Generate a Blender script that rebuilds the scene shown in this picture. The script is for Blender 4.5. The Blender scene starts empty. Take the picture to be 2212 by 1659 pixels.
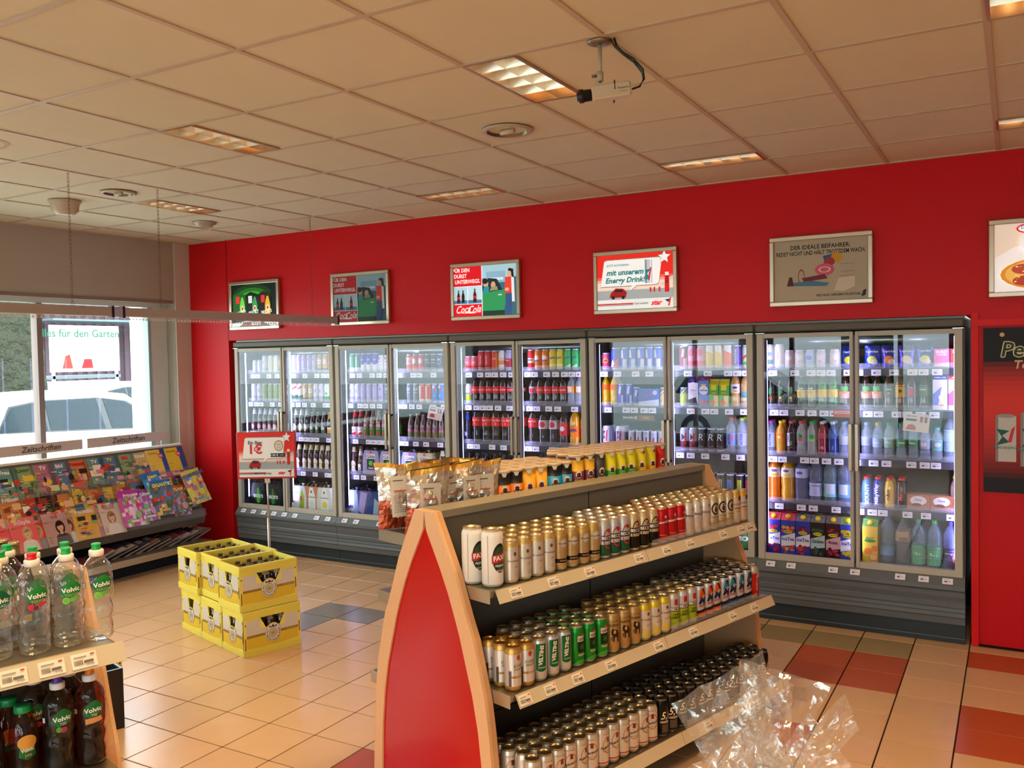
import bpy, bmesh, math, random
from mathutils import Matrix, Vector
from mathutils.geometry import tessellate_polygon
random.seed(7)
PI = math.pi
SC = bpy.context.scene
COL = SC.collection

# ------------------------------------------------------------------ camera
cam_d = bpy.data.cameras.new('camera'); cam = bpy.data.objects.new('camera', cam_d); COL.objects.link(cam)
cam_d.sensor_fit = 'HORIZONTAL'; cam_d.sensor_width = 36; cam_d.lens = 1891.43 / 2212 * 36
cam_d.clip_start = .05; cam_d.clip_end = 300
YAW, PIT, ROL = .5220, -.0327, -.0187
Fv = Vector((-math.sin(YAW) * math.cos(PIT), math.cos(YAW) * math.cos(PIT), math.sin(PIT)))
Rv = Vector((math.cos(YAW), math.sin(YAW), 0)); Uv = Rv.cross(Fv)
R2 = Rv * math.cos(ROL) + Uv * math.sin(ROL); U2 = -Rv * math.sin(ROL) + Uv * math.cos(ROL)
M = Matrix((R2, U2, -Fv)).transposed().to_4x4(); M.translation = (0, 0, 1.87)
cam.matrix_world = M
SC.camera = cam

# ------------------------------------------------------------------ world and colour management
SKY_STRENGTH, LAMP_POWER, EXPOSURE = 9.0, 8.0, 0.08
w = bpy.data.worlds.new('overcast_sky'); SC.world = w; w.use_nodes = True
nt = w.node_tree; nt.nodes.clear()
tc = nt.nodes.new('ShaderNodeTexCoord'); sep = nt.nodes.new('ShaderNodeSeparateXYZ')
ramp = nt.nodes.new('ShaderNodeValToRGB'); bg = nt.nodes.new('ShaderNodeBackground'); wo = nt.nodes.new('ShaderNodeOutputWorld')
ramp.color_ramp.elements[0].position = .0; ramp.color_ramp.elements[0].color = (.55, .6, .62, 1)
ramp.color_ramp.elements[1].position = .5; ramp.color_ramp.elements[1].color = (.80, .93, 1, 1)
nt.links.new(tc.outputs['Generated'], sep.inputs[0]); nt.links.new(sep.outputs['Z'], ramp.inputs[0])
nt.links.new(ramp.outputs[0], bg.inputs[0]); bg.inputs[1].default_value = SKY_STRENGTH
nt.links.new(bg.outputs[0], wo.inputs[0])
vs = SC.view_settings; vs.view_transform = 'Standard'; vs.look = 'None'; vs.gamma = 1; vs.use_curve_mapping = False
vs.exposure = EXPOSURE
cy = SC.cycles
cy.max_bounces = 9; cy.diffuse_bounces = 4; cy.glossy_bounces = 4; cy.transmission_bounces = 8; cy.transparent_max_bounces = 24
cy.caustics_reflective = False; cy.caustics_refractive = False; cy.sample_clamp_indirect = 4; cy.blur_glossy = .6

CZ = 3.057           # ceiling height
WY, WX = 6.14, -7.32  # red wall plane, window wall plane
NX, NY = -1.966, 2.431  # a node of the ceiling grid
T6 = .625

def area(name, loc, sx, sy, power, col, rot=(0, 0, 0), portal=False):
    l = bpy.data.lights.new(name, 'AREA'); l.shape = 'RECTANGLE'; l.size = sx; l.size_y = sy; l.energy = power; l.color = col
    l.cycles.is_portal = portal
    o = bpy.data.objects.new(name, l); COL.objects.link(o); o.location = loc; o.rotation_euler = rot
    return o
# daylight enters through the glazed front (behind the camera) and the window on the left
area('daylight_portal', (-1.5, -2.98, 1.4), 10.4, 2.1, 1, (1, 1, 1), (-PI / 2, 0, 0), True).rotation_euler = (PI / 2, 0, PI)
area('daylight_portal', (WX - .02, 3.2, 1.72), 1.46, 5.5, 1, (1, 1, 1), (0, -PI / 2, 0), True)

# ------------------------------------------------------------------ materials (all colours are carried by the mesh attribute 'Col')
MAT = {}
def mat(name, rough=.5, metal=0., coat=0., alpha=1., spec=.5, trans=0., ior=1.45, emis=0., bump=None, vary=None, wood=False, sub=0.):
    m = bpy.data.materials.new(name); m.use_nodes = True; t = m.node_tree; b = t.nodes['Principled BSDF']
    a = t.nodes.new('ShaderNodeAttribute'); a.attribute_name = 'Col'
    src = a.outputs['Color']
    if vary or wood:
        tcn = t.nodes.new('ShaderNodeTexCoord'); mp = t.nodes.new('ShaderNodeMapping'); nz = t.nodes.new('ShaderNodeTexNoise')
        mp.inputs['Scale'].default_value = (40, 40, 2.5) if wood else (vary[0],) * 3
        nz.inputs['Detail'].default_value = 4
        mr = t.nodes.new('ShaderNodeMapRange'); amt = .12 if wood else vary[1]
        mr.inputs['To Min'].default_value = 1 - amt; mr.inputs['To Max'].default_value = 1 + amt
        mx = t.nodes.new('ShaderNodeVectorMath'); mx.operation = 'SCALE'
        t.links.new(tcn.outputs['Object'], mp.inputs[0]); t.links.new(mp.outputs[0], nz.inputs['Vector'])
        t.links.new(nz.outputs['Fac'], mr.inputs['Value']); t.links.new(src, mx.inputs[0]); t.links.new(mr.outputs[0], mx.inputs['Scale'])
        src = mx.outputs[0]
    t.links.new(src, b.inputs['Base Color'])
    b.inputs['Roughness'].default_value = rough; b.inputs['Metallic'].default_value = metal
    b.inputs['Coat Weight'].default_value = coat; b.inputs['Coat Roughness'].default_value = .08
    b.inputs['Alpha'].default_value = alpha; b.inputs['Specular IOR Level'].default_value = spec
    b.inputs['Transmission Weight'].default_value = trans; b.inputs['IOR'].default_value = ior
    if emis:
        t.links.new(src, b.inputs['Emission Color']); b.inputs['Emission Strength'].default_value = emis
    if bump:
        nz = t.nodes.new('ShaderNodeTexNoise'); nz.inputs['Scale'].default_value = bump[0]; nz.inputs['Detail'].default_value = 5
        tcn = t.nodes.new('ShaderNodeTexCoord'); bp = t.nodes.new('ShaderNodeBump'); bp.inputs['Strength'].default_value = bump[1]
        bp.inputs['Distance'].default_value = bump[2]
        t.links.new(tcn.outputs['Object'], nz.inputs['Vector']); t.links.new(nz.outputs['Fac'], bp.inputs['Height'])
        t.links.new(bp.outputs[0], b.inputs['Normal'])
    MAT[name] = m
    return m
mat('paint', .5); mat('wallpaint', .42, spec=.22, bump=(300, .08, .001)); mat('matte', .8, spec=.2)
mat('plaster', .85, spec=.2, bump=(500, .15, .002), vary=(1.2, .03))
mat('gloss', .12, coat=.5); mat('plastic', .3); mat('metal', .3, metal=.9); mat('chrome', .12, metal=1.)
mat('can', .32, metal=.55); mat('print', .5, spec=.35); mat('foil', .22, metal=.7, bump=(30, .5, .01))
mat('glow', .5, emis=.5, spec=.3); mat('glowbright', .5, emis=7.); mat('led', .5, emis=16.)
mat('wood', .42, wood=True); mat('tile', .24, spec=.55, vary=(2.2, .05), bump=(8, .03, .002))
mat('pet', .06, alpha=.32, spec=.8); mat('film', .12, alpha=.12, spec=.7); mat('bottle', .06, spec=.8, coat=.3)
mat('bark', .95, spec=.1, bump=(6, 1., .25), vary=(7, .6)); mat('car', .25, coat=.6); mat('darkglass', .12, spec=.3)
def pane_material(name, mul, tint=(1, 1, 1, 1)):
    m = bpy.data.materials.new(name); m.use_nodes = True; t = m.node_tree; t.nodes.clear()
    o = t.nodes.new('ShaderNodeOutputMaterial'); mx = t.nodes.new('ShaderNodeMixShader'); tr = t.nodes.new('ShaderNodeBsdfTransparent')
    gl = t.nodes.new('ShaderNodeBsdfGlossy'); gl.inputs['Roughness'].default_value = 0; gl.inputs['Color'].default_value = (.9, .97, 1, 1)
    tr.inputs['Color'].default_value = tint
    fr = t.nodes.new('ShaderNodeLayerWeight'); fr.inputs['Blend'].default_value = .5
    pw = t.nodes.new('ShaderNodeMath'); pw.operation = 'POWER'; pw.inputs[1].default_value = 4.
    mu = t.nodes.new('ShaderNodeMath'); mu.operation = 'MULTIPLY_ADD'; mu.inputs[1].default_value = .9; mu.inputs[2].default_value = mul; mu.use_clamp = True
    t.links.new(fr.outputs['Facing'], pw.inputs[0]); t.links.new(pw.outputs[0], mu.inputs[0]); t.links.new(mu.outputs[0], mx.inputs[0]); t.links.new(tr.outputs[0], mx.inputs[1])
    t.links.new(gl.outputs[0], mx.inputs[2]); t.links.new(mx.outputs[0], o.inputs[0]); MAT[name] = m
pane_material('pane', .012, (.99, 1, .995, 1)); pane_material('doorpane', .03, (.985, 1, .995, 1))
def thin(name, base, gain, rough, bscale, bstr, bdist, tint=(1, 1, 1, 1), attr=False, white=0., gcol=(1, 1, 1, 1), power=4.):
    """thin clear plastic: straight-through light, wavy gloss, a little milky scatter"""
    m = bpy.data.materials.new(name); m.use_nodes = True; t = m.node_tree; t.nodes.clear()
    o = t.nodes.new('ShaderNodeOutputMaterial'); mx = t.nodes.new('ShaderNodeMixShader'); tr = t.nodes.new('ShaderNodeBsdfTransparent')
    gl = t.nodes.new('ShaderNodeBsdfGlossy'); gl.inputs['Roughness'].default_value = rough; gl.inputs['Color'].default_value = gcol
    tr.inputs['Color'].default_value = tint
    if attr:
        a = t.nodes.new('ShaderNodeAttribute'); a.attribute_name = 'Col'; t.links.new(a.outputs['Color'], tr.inputs['Color'])
    lw = t.nodes.new('ShaderNodeLayerWeight'); lw.inputs['Blend'].default_value = .5
    pw = t.nodes.new('ShaderNodeMath'); pw.operation = 'POWER'; pw.inputs[1].default_value = power
    ma = t.nodes.new('ShaderNodeMath'); ma.operation = 'MULTIPLY_ADD'; ma.inputs[1].default_value = gain; ma.inputs[2].default_value = base; ma.use_clamp = True
    tcn = t.nodes.new('ShaderNodeTexCoord'); nz = t.nodes.new('ShaderNodeTexNoise'); nz.inputs['Scale'].default_value = bscale; bp = t.nodes.new('ShaderNodeBump')
    bp.inputs['Strength'].default_value = bstr; bp.inputs['Distance'].default_value = bdist
    t.links.new(tcn.outputs['Object'], nz.inputs['Vector']); t.links.new(nz.outputs['Fac'], bp.inputs['Height'])
    t.links.new(bp.outputs[0], gl.inputs['Normal']); t.links.new(bp.outputs[0], lw.inputs['Normal'])
    t.links.new(lw.outputs['Facing'], pw.inputs[0]); t.links.new(pw.outputs[0], ma.inputs[0]); t.links.new(ma.outputs[0], mx.inputs[0])
    src = tr.outputs[0]
    if white:
        m2 = t.nodes.new('ShaderNodeMixShader'); df = t.nodes.new('ShaderNodeBsdfTranslucent'); d2 = t.nodes.new('ShaderNodeBsdfDiffuse'); m3 = t.nodes.new('ShaderNodeMixShader')
        t.links.new(df.outputs[0], m3.inputs[1]); t.links.new(d2.outputs[0], m3.inputs[2]); m2.inputs[0].default_value = white
        t.links.new(tr.outputs[0], m2.inputs[1]); t.links.new(m3.outputs[0], m2.inputs[2]); src = m2.outputs[0]
    t.links.new(src, mx.inputs[1]); t.links.new(gl.outputs[0], mx.inputs[2]); t.links.new(mx.outputs[0], o.inputs[0]); MAT[name] = m
thin('cellophane', .16, 1.2, .1, 24, .9, .01, white=.12, gcol=(1, .96, .9, 1))
thin('water', .03, 1.3, .03, 34, .9, .006, (.965, .975, .96, 1), attr=False, white=.03, power=2.2)
thin('liquid', .03, .8, .03, 30, .6, .004, attr=True, white=.02, power=3.)

# ------------------------------------------------------------------ mesh helpers
def lin(h):
    if isinstance(h, tuple): return h
    r = []
    for i in (0, 2, 4):
        x = int(h[i:i + 2], 16) / 255
        r.append(x / 12.92 if x <= .04045 else ((x + .055) / 1.055) ** 2.4)
    return tuple(r)
_T = {}
def text_mesh(s, bold=0., shear=0.):
    k = (s, bold, shear)
    if k in _T: return _T[k]
    cu = bpy.data.curves.new('lettering', 'FONT'); cu.body = s; cu.size = 1; cu.align_x = 'CENTER'; cu.align_y = 'CENTER'
    cu.resolution_u = 2; cu.offset = bold; cu.shear = shear
    o = bpy.data.objects.new('lettering', cu); COL.objects.link(o)
    dg = bpy.context.evaluated_depsgraph_get(); dg.update()
    me = bpy.data.meshes.new_from_object(o.evaluated_get(dg))
    V = [(v.co.x, v.co.y) for v in me.vertices]; Fa = [tuple(p.vertices) for p in me.polygons]
    bpy.data.objects.remove(o); bpy.data.curves.remove(cu); bpy.data.meshes.remove(me)
    _T[k] = (V, Fa); return _T[k]
def slice_mesh(V, Fa, step):
    xs = [v[0] for v in V]
    if max(xs) - min(xs) < step: return V, Fa
    bm = bmesh.new(); vv = [bm.verts.new((x, y, 0)) for x, y in V]
    for f in Fa:
        try: bm.faces.new([vv[i] for i in f])
        except ValueError: pass
    x = math.floor(min(xs) / step) * step + step
    while x < max(xs):
        bmesh.ops.bisect_plane(bm, geom=bm.verts[:] + bm.edges[:] + bm.faces[:], plane_co=(x, 0, 0), plane_no=(1, 0, 0)); x += step
    bm.verts.index_update()
    r = ([(v.co.x, v.co.y) for v in bm.verts], [tuple(v.index for v in f.verts) for f in bm.faces]); bm.free(); return r
def star_pts(cx, cy, r, n=5, k=.45, rot=PI / 2):
    return [(cx + (r if i % 2 == 0 else r * k) * math.cos(rot + i * PI / n), cy + (r if i % 2 == 0 else r * k) * math.sin(rot + i * PI / n)) for i in range(2 * n)]
def decal2d(d):
    k = d[0]
    if k == 'r':
        u0, u1, v0, v1 = d[1:5]; n = max(1, int((u1 - u0) / .009)); V = []; Fa = []
        n = min(n, 24)
        for i in range(n + 1): V += [(u0 + (u1 - u0) * i / n, v0), (u0 + (u1 - u0) * i / n, v1)]
        return V, [(2 * i, 2 * i + 2, 2 * i + 3, 2 * i + 1) for i in range(n)], d[5]
    if k in 'eo':
        u, v, a, b = d[1:5]; n = 22; k0 = 0. if k == 'e' else 1 - d[5]
        rings = max(1, min(4, int(max(a, b) * (1 - k0) / .006))); V = []; Fa = []
        for j in range(rings + 1):
            q = k0 + (1 - k0) * j / rings
            V += [(u + a * q * math.cos(2 * PI * i / n), v + b * q * math.sin(2 * PI * i / n)) for i in range(n)]
        for j in range(rings):
            for i in range(n):
                i2 = (i + 1) % n; Fa.append((j * n + i, (j + 1) * n + i, (j + 1) * n + i2, j * n + i2))
        return V, Fa, d[-1]
    if k == 'p':
        P = d[1]; tri = tessellate_polygon([[Vector((x, y, 0)) for x, y in P]]); V = list(P)
        Fa = []
        for t in tri:
            a, b, c = (Vector(P[i]) for i in t)
            Fa.append(tuple(t) if (b - a).cross(c - a) > 0 else tuple(reversed(t)))
        return V, Fa, d[2]
    if k == 't':
        s, u, v, size, col = d[1:6]; rot = d[6] if len(d) > 6 else 0; bold = d[7] if len(d) > 7 else .012; sh = d[8] if len(d) > 8 else 0; wx = d[9] if len(d) > 9 else 1
        V, Fa = text_mesh(s, bold, sh); c, sn = math.cos(math.radians(rot)), math.sin(math.radians(rot))
        return [(u + size * (x * wx * c - y * sn), v + size * (x * wx * sn + y * c)) for x, y in V], Fa, col
class MB:
    def __init__(s): s.v = []; s.f = []; s.c = []; s.m = []; s.s = []; s.M = Matrix()
    def add(s, V, Fa, col, mt='paint', smooth=False, cols=None):
        o = len(s.v); s.v += [tuple(s.M @ Vector(p)) for p in V]
        for i, f in enumerate(Fa):
            s.f.append(tuple(o + j for j in f)); s.c.append(lin(cols[i] if cols else col)); s.m.append(mt); s.s.append(smooth)
        return s
    def box(s, x0, x1, y0, y1, z0, z1, col, mt='paint', bev=0):
        if bev:
            P = [(x0 + bev, y0), (x1 - bev, y0), (x1, y0 + bev), (x1, y1 - bev), (x1 - bev, y1), (x0 + bev, y1), (x0, y1 - bev), (x0, y0 + bev)]
            cx, cy = (x0 + x1) / 2, (y0 + y1) / 2; sh = lambda p: (p[0] + math.copysign(bev, cx - p[0]) * .7, p[1] + math.copysign(bev, cy - p[1]) * .7)
            V = [(*sh(p), z0) for p in P] + [(*p, z0 + bev) for p in P] + [(*p, z1 - bev) for p in P] + [(*sh(p), z1) for p in P]
            Fa = [tuple(range(7, -1, -1)), tuple(range(24, 32))] + [(k * 8 + i, k * 8 + (i + 1) % 8, k * 8 + 8 + (i + 1) % 8, k * 8 + 8 + i) for k in range(3) for i in range(8)]
            return s.add(V, Fa, col, mt)
        V = [(x0, y0, z0), (x1, y0, z0), (x1, y1, z0), (x0, y1, z0), (x0, y0, z1), (x1, y0, z1), (x1, y1, z1), (x0, y1, z1)]
        return s.add(V, [(3, 2, 1, 0), (4, 5, 6, 7), (0, 1, 5, 4), (1, 2, 6, 5), (2, 3, 7, 6), (3, 0, 4, 7)], col, mt)
    def lathe(s, prof, col, mt='paint', seg=20, cols=None, cx=0, cy=0, close=True, smooth=True):
        V = []; Fa = []; cc = []
        for r, z in prof: V += [(cx + r * math.sin(2 * PI * i / seg), cy - r * math.cos(2 * PI * i / seg), z) for i in range(seg)]
        for j in range(len(prof) - 1):
            for i in range(seg):
                i2 = (i + 1) % seg; Fa.append((j * seg + i, j * seg + i2, (j + 1) * seg + i2, (j + 1) * seg + i)); cc.append(cols[j] if cols else col)
        if close:
            Fa.append(tuple(range(seg - 1, -1, -1))); cc.append(cc[0]); n = (len(prof) - 1) * seg; Fa.append(tuple(range(n, n + seg))); cc.append(cc[-2])
        return s.add(V, Fa, col, mt, smooth, cc)
    def prism(s, P, a, b, col, mt='paint', axis='y', smooth=False):
        n = len(P)
        f = {'y': lambda p, t: (p[0], t, p[1]), 'x': lambda p, t: (t, p[0], p[1]), 'z': lambda p, t: (p[0], p[1], t)}[axis]
        V = [f(p, a) for p in P] + [f(p, b) for p in P]
        tri = tessellate_polygon([[Vector((x, y, 0)) for x, y in P]])
        ar = sum(P[i][0] * P[(i + 1) % n][1] - P[(i + 1) % n][0] * P[i][1] for i in range(n))
        fl = (ar > 0) ^ (axis == 'y')
        side = [(i, (i + 1) % n, n + (i + 1) % n, n + i) for i in range(n)]
        Fa = [q if fl else tuple(reversed(q)) for q in side]
        for t in tri:
            A, B, Cc = (Vector(P[i]) for i in t); up = (B - A).cross(Cc - A) > 0
            t1 = tuple(t) if up else tuple(reversed(t)); dn = tuple(reversed(t1))
            if axis == 'y': Fa += [t1, tuple(n + i for i in dn)]
            else: Fa += [dn, tuple(n + i for i in t1)]
        return s.add(V, Fa, col, mt, smooth)
    def tube(s, pts, r, col, mt='paint', seg=8, smooth=True):
        pts = [Vector(p) for p in pts]; V = []; Fa = []; up = Vector((0, 0, 1))
        for i, p in enumerate(pts):
            d = (pts[min(i + 1, len(pts) - 1)] - pts[max(i - 1, 0)]).normalized()
            a = d.cross(up) if abs(d.z) < .95 else d.cross(Vector((1, 0, 0))); a.normalize(); b = d.cross(a)
            rr = r[i] if isinstance(r, (list, tuple)) else r
            V += [tuple(p + a * rr * math.cos(2 * PI * k / seg) + b * rr * math.sin(2 * PI * k / seg)) for k in range(seg)]
        for i in range(len(pts) - 1):
            for k in range(seg): Fa.append((i * seg + k, (i + 1) * seg + k, (i + 1) * seg + (k + 1) % seg, i * seg + (k + 1) % seg))
        Fa += [tuple(range(seg)), tuple(range((len(pts) - 1) * seg + seg - 1, (len(pts) - 1) * seg - 1, -1))]
        return s.add(V, Fa, col, mt, smooth)
    def decals(s, L, surf, mt='print', step=0, e0=.0004, de=.00025):
        for i, d in enumerate(L):
            V, Fa, col = decal2d(d)
            if step: V, Fa = slice_mesh(V, Fa, step)
            s.add([surf(u, v, e0 + i * de) for u, v in V], Fa, col, mt)
        return s
    def mesh(s, name):
        me = bpy.data.meshes.new(name); me.from_pydata(s.v, [], s.f)
        names = []
        for m in s.m:
            if m not in names: names.append(m)
        for m in names: me.materials.append(MAT[m])
        idx = {m: i for i, m in enumerate(names)}
        me.polygons.foreach_set('material_index', [idx[m] for m in s.m]); me.polygons.foreach_set('use_smooth', s.s)
        ca = me.color_attributes.new('Col', 'FLOAT_COLOR', 'CORNER'); buf = []
        for f, c in zip(s.f, s.c): buf += [c[0], c[1], c[2], 1.] * len(f)
        ca.data.foreach_set('color', buf); me.update(); return me
    def obj(s, name, parent=None, loc=None, rotz=0, label=None, cat=None, group=None, kind=None):
        return put(name, s.mesh(name), parent, loc, rotz, label, cat, group, kind)
def put(name, me, parent=None, loc=None, rotz=0, label=None, cat=None, group=None, kind=None):
    o = bpy.data.objects.new(name, me); COL.objects.link(o)
    if parent: o.parent = parent
    if loc is not None: o.location = loc
    if rotz: o.rotation_euler = (0, 0, rotz)
    if label: o['label'] = label
    if cat: o['category'] = cat
    if group: o['group'] = group
    if kind: o['kind'] = kind
    return o
def empty(name, loc=(0, 0, 0), rotz=0, **k): return put(name, None, None, loc, rotz, **k)
def cyl(r):  # wrap (u, v) round a body of radius r(z); front is -Y
    f = r if callable(r) else (lambda z: r)
    r0 = f(None) if callable(r) else r
    return lambda u, v, e: ((f(v) + e) * math.sin(u / r0), -(f(v) + e) * math.cos(u / r0), v)
def flat(d, ox=0): return lambda u, v, e: (ox + u, -d - e, v)
def radial(prof, ref):
    def f(z):
        if z is None: return ref
        for (r0, z0), (r1, z1) in zip(prof, prof[1:]):
            if min(z0, z1) <= z <= max(z0, z1) and z1 != z0: return r0 + (r1 - r0) * (z - z0) / (z1 - z0)
        return ref
    return f
ORD = 'first second third fourth fifth sixth seventh eighth ninth tenth eleventh twelfth thirteenth fourteenth fifteenth sixteenth seventeenth eighteenth nineteenth twentieth'.split()
def nth(i): return ORD[i] if i < 20 else (('twenty-' if i < 29 else 'thirty-') + ORD[i - 20] if i < 29 else 'thirtieth')
GA = math.radians(16.3); GG = Vector((math.sin(GA), math.cos(GA), 0)); GN = Vector((math.cos(GA), -math.sin(GA), 0))
def gp(g, n, z=0): return GG * g + GN * n + Vector((0, 0, z))
GROT = PI / 2 - GA    # turns a front that faces -Y towards +GN
# ================================================================== THE ROOM
X1, Y0 = 4.0, -3.0
def S(mb, name): return mb.obj(name, kind='structure')
# floor: one face per tile over a grout bed
mb = MB(); mb.box(WX - .3, X1 + .1, Y0 - .1, 7.1, -.08, -.004, '33180c', 'matte')
FX, FY, TP = -.247, 6.003, .309
rnd = random.Random(3)
red = {(-3, 1), (-2, 1), (-3, 2), (-2, 2), (-3, 5), (-8, 9), (-8, 10)} | {(i, j) for i in (0, 1) for j in (3, 4)} | {(i, 0) for i in (0, 1)} | {(i, j) for i in (4, 5) for j in (3, 4)} | {(-9, 16), (-8, 16), (4, 9), (5, 9), (1, 14), (2, 14)}
worn = {(-5, 0), (-4, 0), (-3, 0), (-2, 0)}; grey = {(-14, 3), (-14, 4), (-13, 3)}
for i in range(-23, 15):
    for j in range(-3, 30):
        x0, y1 = FX + i * .3085, FY - j * TP
        x0 += .003; x1 = x0 + .3025; y0 = y1 - TP + .003; y1 -= .003
        c = 'd2aa7e'
        q = rnd.uniform(.95, 1.04)
        if (i, j) in red: c = 'b4552f'
        elif (i, j) in worn: c = 'a08a5c'
        elif (i, j) in grey: c = '7c7264'
        L_ = tuple(v * q for v in lin(c)); e = .0015
        x1 = min(x1, X1); x0 = max(x0, WX - .2)
        if x1 <= x0: continue
        mb.add([(x0, y0, -.003), (x1, y0, -.003), (x1, y1, -.003), (x0, y1, -.003), (x0 + e, y0 + e, 0), (x1 - e, y0 + e, 0), (x1 - e, y1 - e, 0), (x0 + e, y1 - e, 0)],
               [(4, 5, 6, 7), (0, 1, 5, 4), (1, 2, 6, 5), (2, 3, 7, 6), (3, 0, 4, 7)], L_, 'tile')
S(mb, 'floor')

# ceiling tiles with openings for the luminaires
LUM = []   # (x0, x1, y0, y1)
for a in (-6, -3, 0, 3):
    x = NX + a * T6
    for b in (1, -2, -5):
        y = NY + b * T6
        if a == -6: y += 2 * T6
        LUM.append((x, x + .25, y, y + T6))
for a in (-3, 0, 3): LUM.append((NX + a * T6, NX + (a + 1) * T6, NY + 5 * T6 - .25, NY + 5 * T6))
mb = MB(); rnd = random.Random(5); TC = 'd9d0b6'
def cell(x0, x1, y0, y1):
    x0, x1, y0, y1 = max(x0, WX), min(x1, X1), max(y0, Y0), min(y1, WY)
    if x1 - x0 < .01 or y1 - y0 < .01: return
    q = rnd.uniform(.97, 1.02); cc = tuple(v * q for v in lin(TC))
    mb.add([(x0, y0, CZ + .006), (x0, y1, CZ + .006), (x1, y1, CZ + .006), (x1, y0, CZ + .006)], [(0, 1, 2, 3)], cc, 'plaster')
for i in range(-9, 10):
    for j in range(-9, 7):
        x0, y0 = NX + i * T6, NY + j * T6; x1, y1 = x0 + T6, y0 + T6
        L_ = [l for l in LUM if l[0] > x0 - .01 and l[1] < x1 + .01 and l[2] > y0 - .01 and l[3] < y1 + .01]
        if L_:
            l = L_[0]
            cell(l[1], x1, y0, y1); cell(x0, l[1], l[3], y1); cell(x0, l[1], y0, l[2])
        else: cell(x0, x1, y0, y1)
# an old brownish water mark on one tile
for k, (cx, cy, a, b, w_) in enumerate([(-5.1, 2.62, .36, .2, .16), (-4.86, 2.72, .2, .12, .2)]):
    V, Fa, _ = decal2d(('o', 0, 0, a, b, w_, 'ba9c7c'))
    mb.add([(cx + u, cy + v, CZ + .005 - k * .0005) for u, v in V], [tuple(reversed(f)) for f in Fa], 'cbb498', 'plaster')
mb.box(WX - .2, X1 + .1, Y0 - .1, 7.1, CZ + .16, CZ + .25, '555048', 'matte')
S(mb, 'ceiling')
mb = MB(); GB = 'c2ae94'
for i in range(-8, 10):
    x = NX + i * T6; mb.box(x - .012, x + .012, Y0, WY, CZ, CZ + .03, GB, 'paint')
for j in range(-8, 6):
    y = NY + j * T6; mb.box(WX, X1, y - .012, y + .012, CZ + .0005, CZ + .029, GB, 'paint')
mb.box(WX, X1, WY - .022, WY, CZ - .002, CZ + .02, GB, 'paint'); mb.box(WX, WX + .022, Y0, WY, CZ - .002, CZ + .02, GB, 'paint')
S(mb, 'trim_1')

# walls
RED = 'cc141a'
FX0, FX1, FT = -6.76, -.24, 2.068
mb = MB()
mb.box(WX, X1, WY, WY + .08, FT, CZ + .15, RED, 'wallpaint')
mb.box(WX, -6.765, WY, WY + .08, 0, FT, RED, 'wallpaint'); mb.box(-6.765, FX0, WY - .004, WY + .5, 0, FT, RED, 'wallpaint')
mb.box(FX1, X1, WY, WY + .08, 0, FT, RED, 'wallpaint'); mb.box(FX0, FX1, WY + .92, WY + 1., 0, CZ, '5a5652', 'matte')
mb.box(FX1 + .002, FX1 + .08, WY + .081, WY + .92, 0, FT, RED, 'wallpaint'); mb.box(WX - .2, WX, WY, WY + 1, 0, CZ, '6b655c', 'matte')
mb.box(FX0 - .55, FX0, WY + .08, WY + .9, FT, FT + .05, '444444', 'matte')
S(mb, 'wall_back')
mb = MB(); mb.box(-.236, -.198, WY - .022, WY, 0.004, FT + .01, 'dc1c1c', 'wallpaint'); mb.box(-.198, X1, WY - .022, WY, 1.998, 2.036, 'dc1c1c', 'wallpaint')
mb.box(-.198, X1, WY - .02, WY, .004, .012, '220806', 'matte')
S(mb, 'trim_2')
mb = MB(); mb.box(-6.768, -6.762, WY - .002, WY, FT, CZ, '5e0d10', 'wallpaint'); S(mb, 'trim_3')
BE = 'b2a899'
mb = MB()
mb.box(WX - .3, WX, Y0, WY + .1, 2.455, CZ + .1, BE, 'plaster'); mb.box(WX - .3, WX, Y0, .45, 0, 2.455, BE, 'plaster')
mb.box(WX - .3, WX, .45, WY + .1, 0, .99, BE, 'plaster'); mb.box(WX - .3, WX, 5.955, WY + .1, .99, 2.455, BE, 'plaster')
mb.box(WX, WX + .018, 5.96, WY, 0.002, CZ - .003, 'cfc3b8', 'paint'); mb.box(WX, WX + .012, Y0, 5.93, 2.45, 2.48, '8a7868', 'paint')
S(mb, 'wall_left')
mb = MB(); mb.box(X1, X1 + .1, Y0 - .1, WY, 0, CZ + .1, 'b8aa98', 'plaster'); S(mb, 'wall_right')
mb = MB(); mb.box(WX - .3, X1 + .1, Y0 - .15, Y0, 2.45, CZ + .1, BE, 'plaster'); mb.box(WX - .3, X1 + .1, Y0 - .15, Y0, 0, .35, BE, 'plaster')
mb.box(WX - .3, -6.7, Y0 - .15, Y0, .35, 2.45, BE, 'plaster'); mb.box(3.7, X1 + .1, Y0 - .15, Y0, .35, 2.45, BE, 'plaster')
S(mb, 'wall_front')
def window(name, horiz, a0, a1, z0, z1, posts, c, fr='cfd8cf'):
    f = MB(); g = MB()
    def B(m, u0, u1, d0, d1, q0, q1, col, mt):
        m.box(d0, d1, u0, u1, q0, q1, col, mt) if horiz else m.box(u0, u1, d0, d1, q0, q1, col, mt)
    wds = .045
    B(f, a0, a1, c - .05, c + .02, z1 - wds, z1, fr, 'paint'); B(f, a0, a1, c - .05, c + .02, z0, z0 + wds, fr, 'paint')
    for p, wp, cc in posts: B(f, p - wp / 2, p + wp / 2, c - .06, c + .03, z0 + wds, z1 - wds, cc, 'paint')
    B(g, a0, a1, c - .012, c - .004, z0 + wds, z1 - wds, 'ffffff', 'pane')
    o = S(f, name); gg = g.obj('window_pane', o); return o
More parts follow.
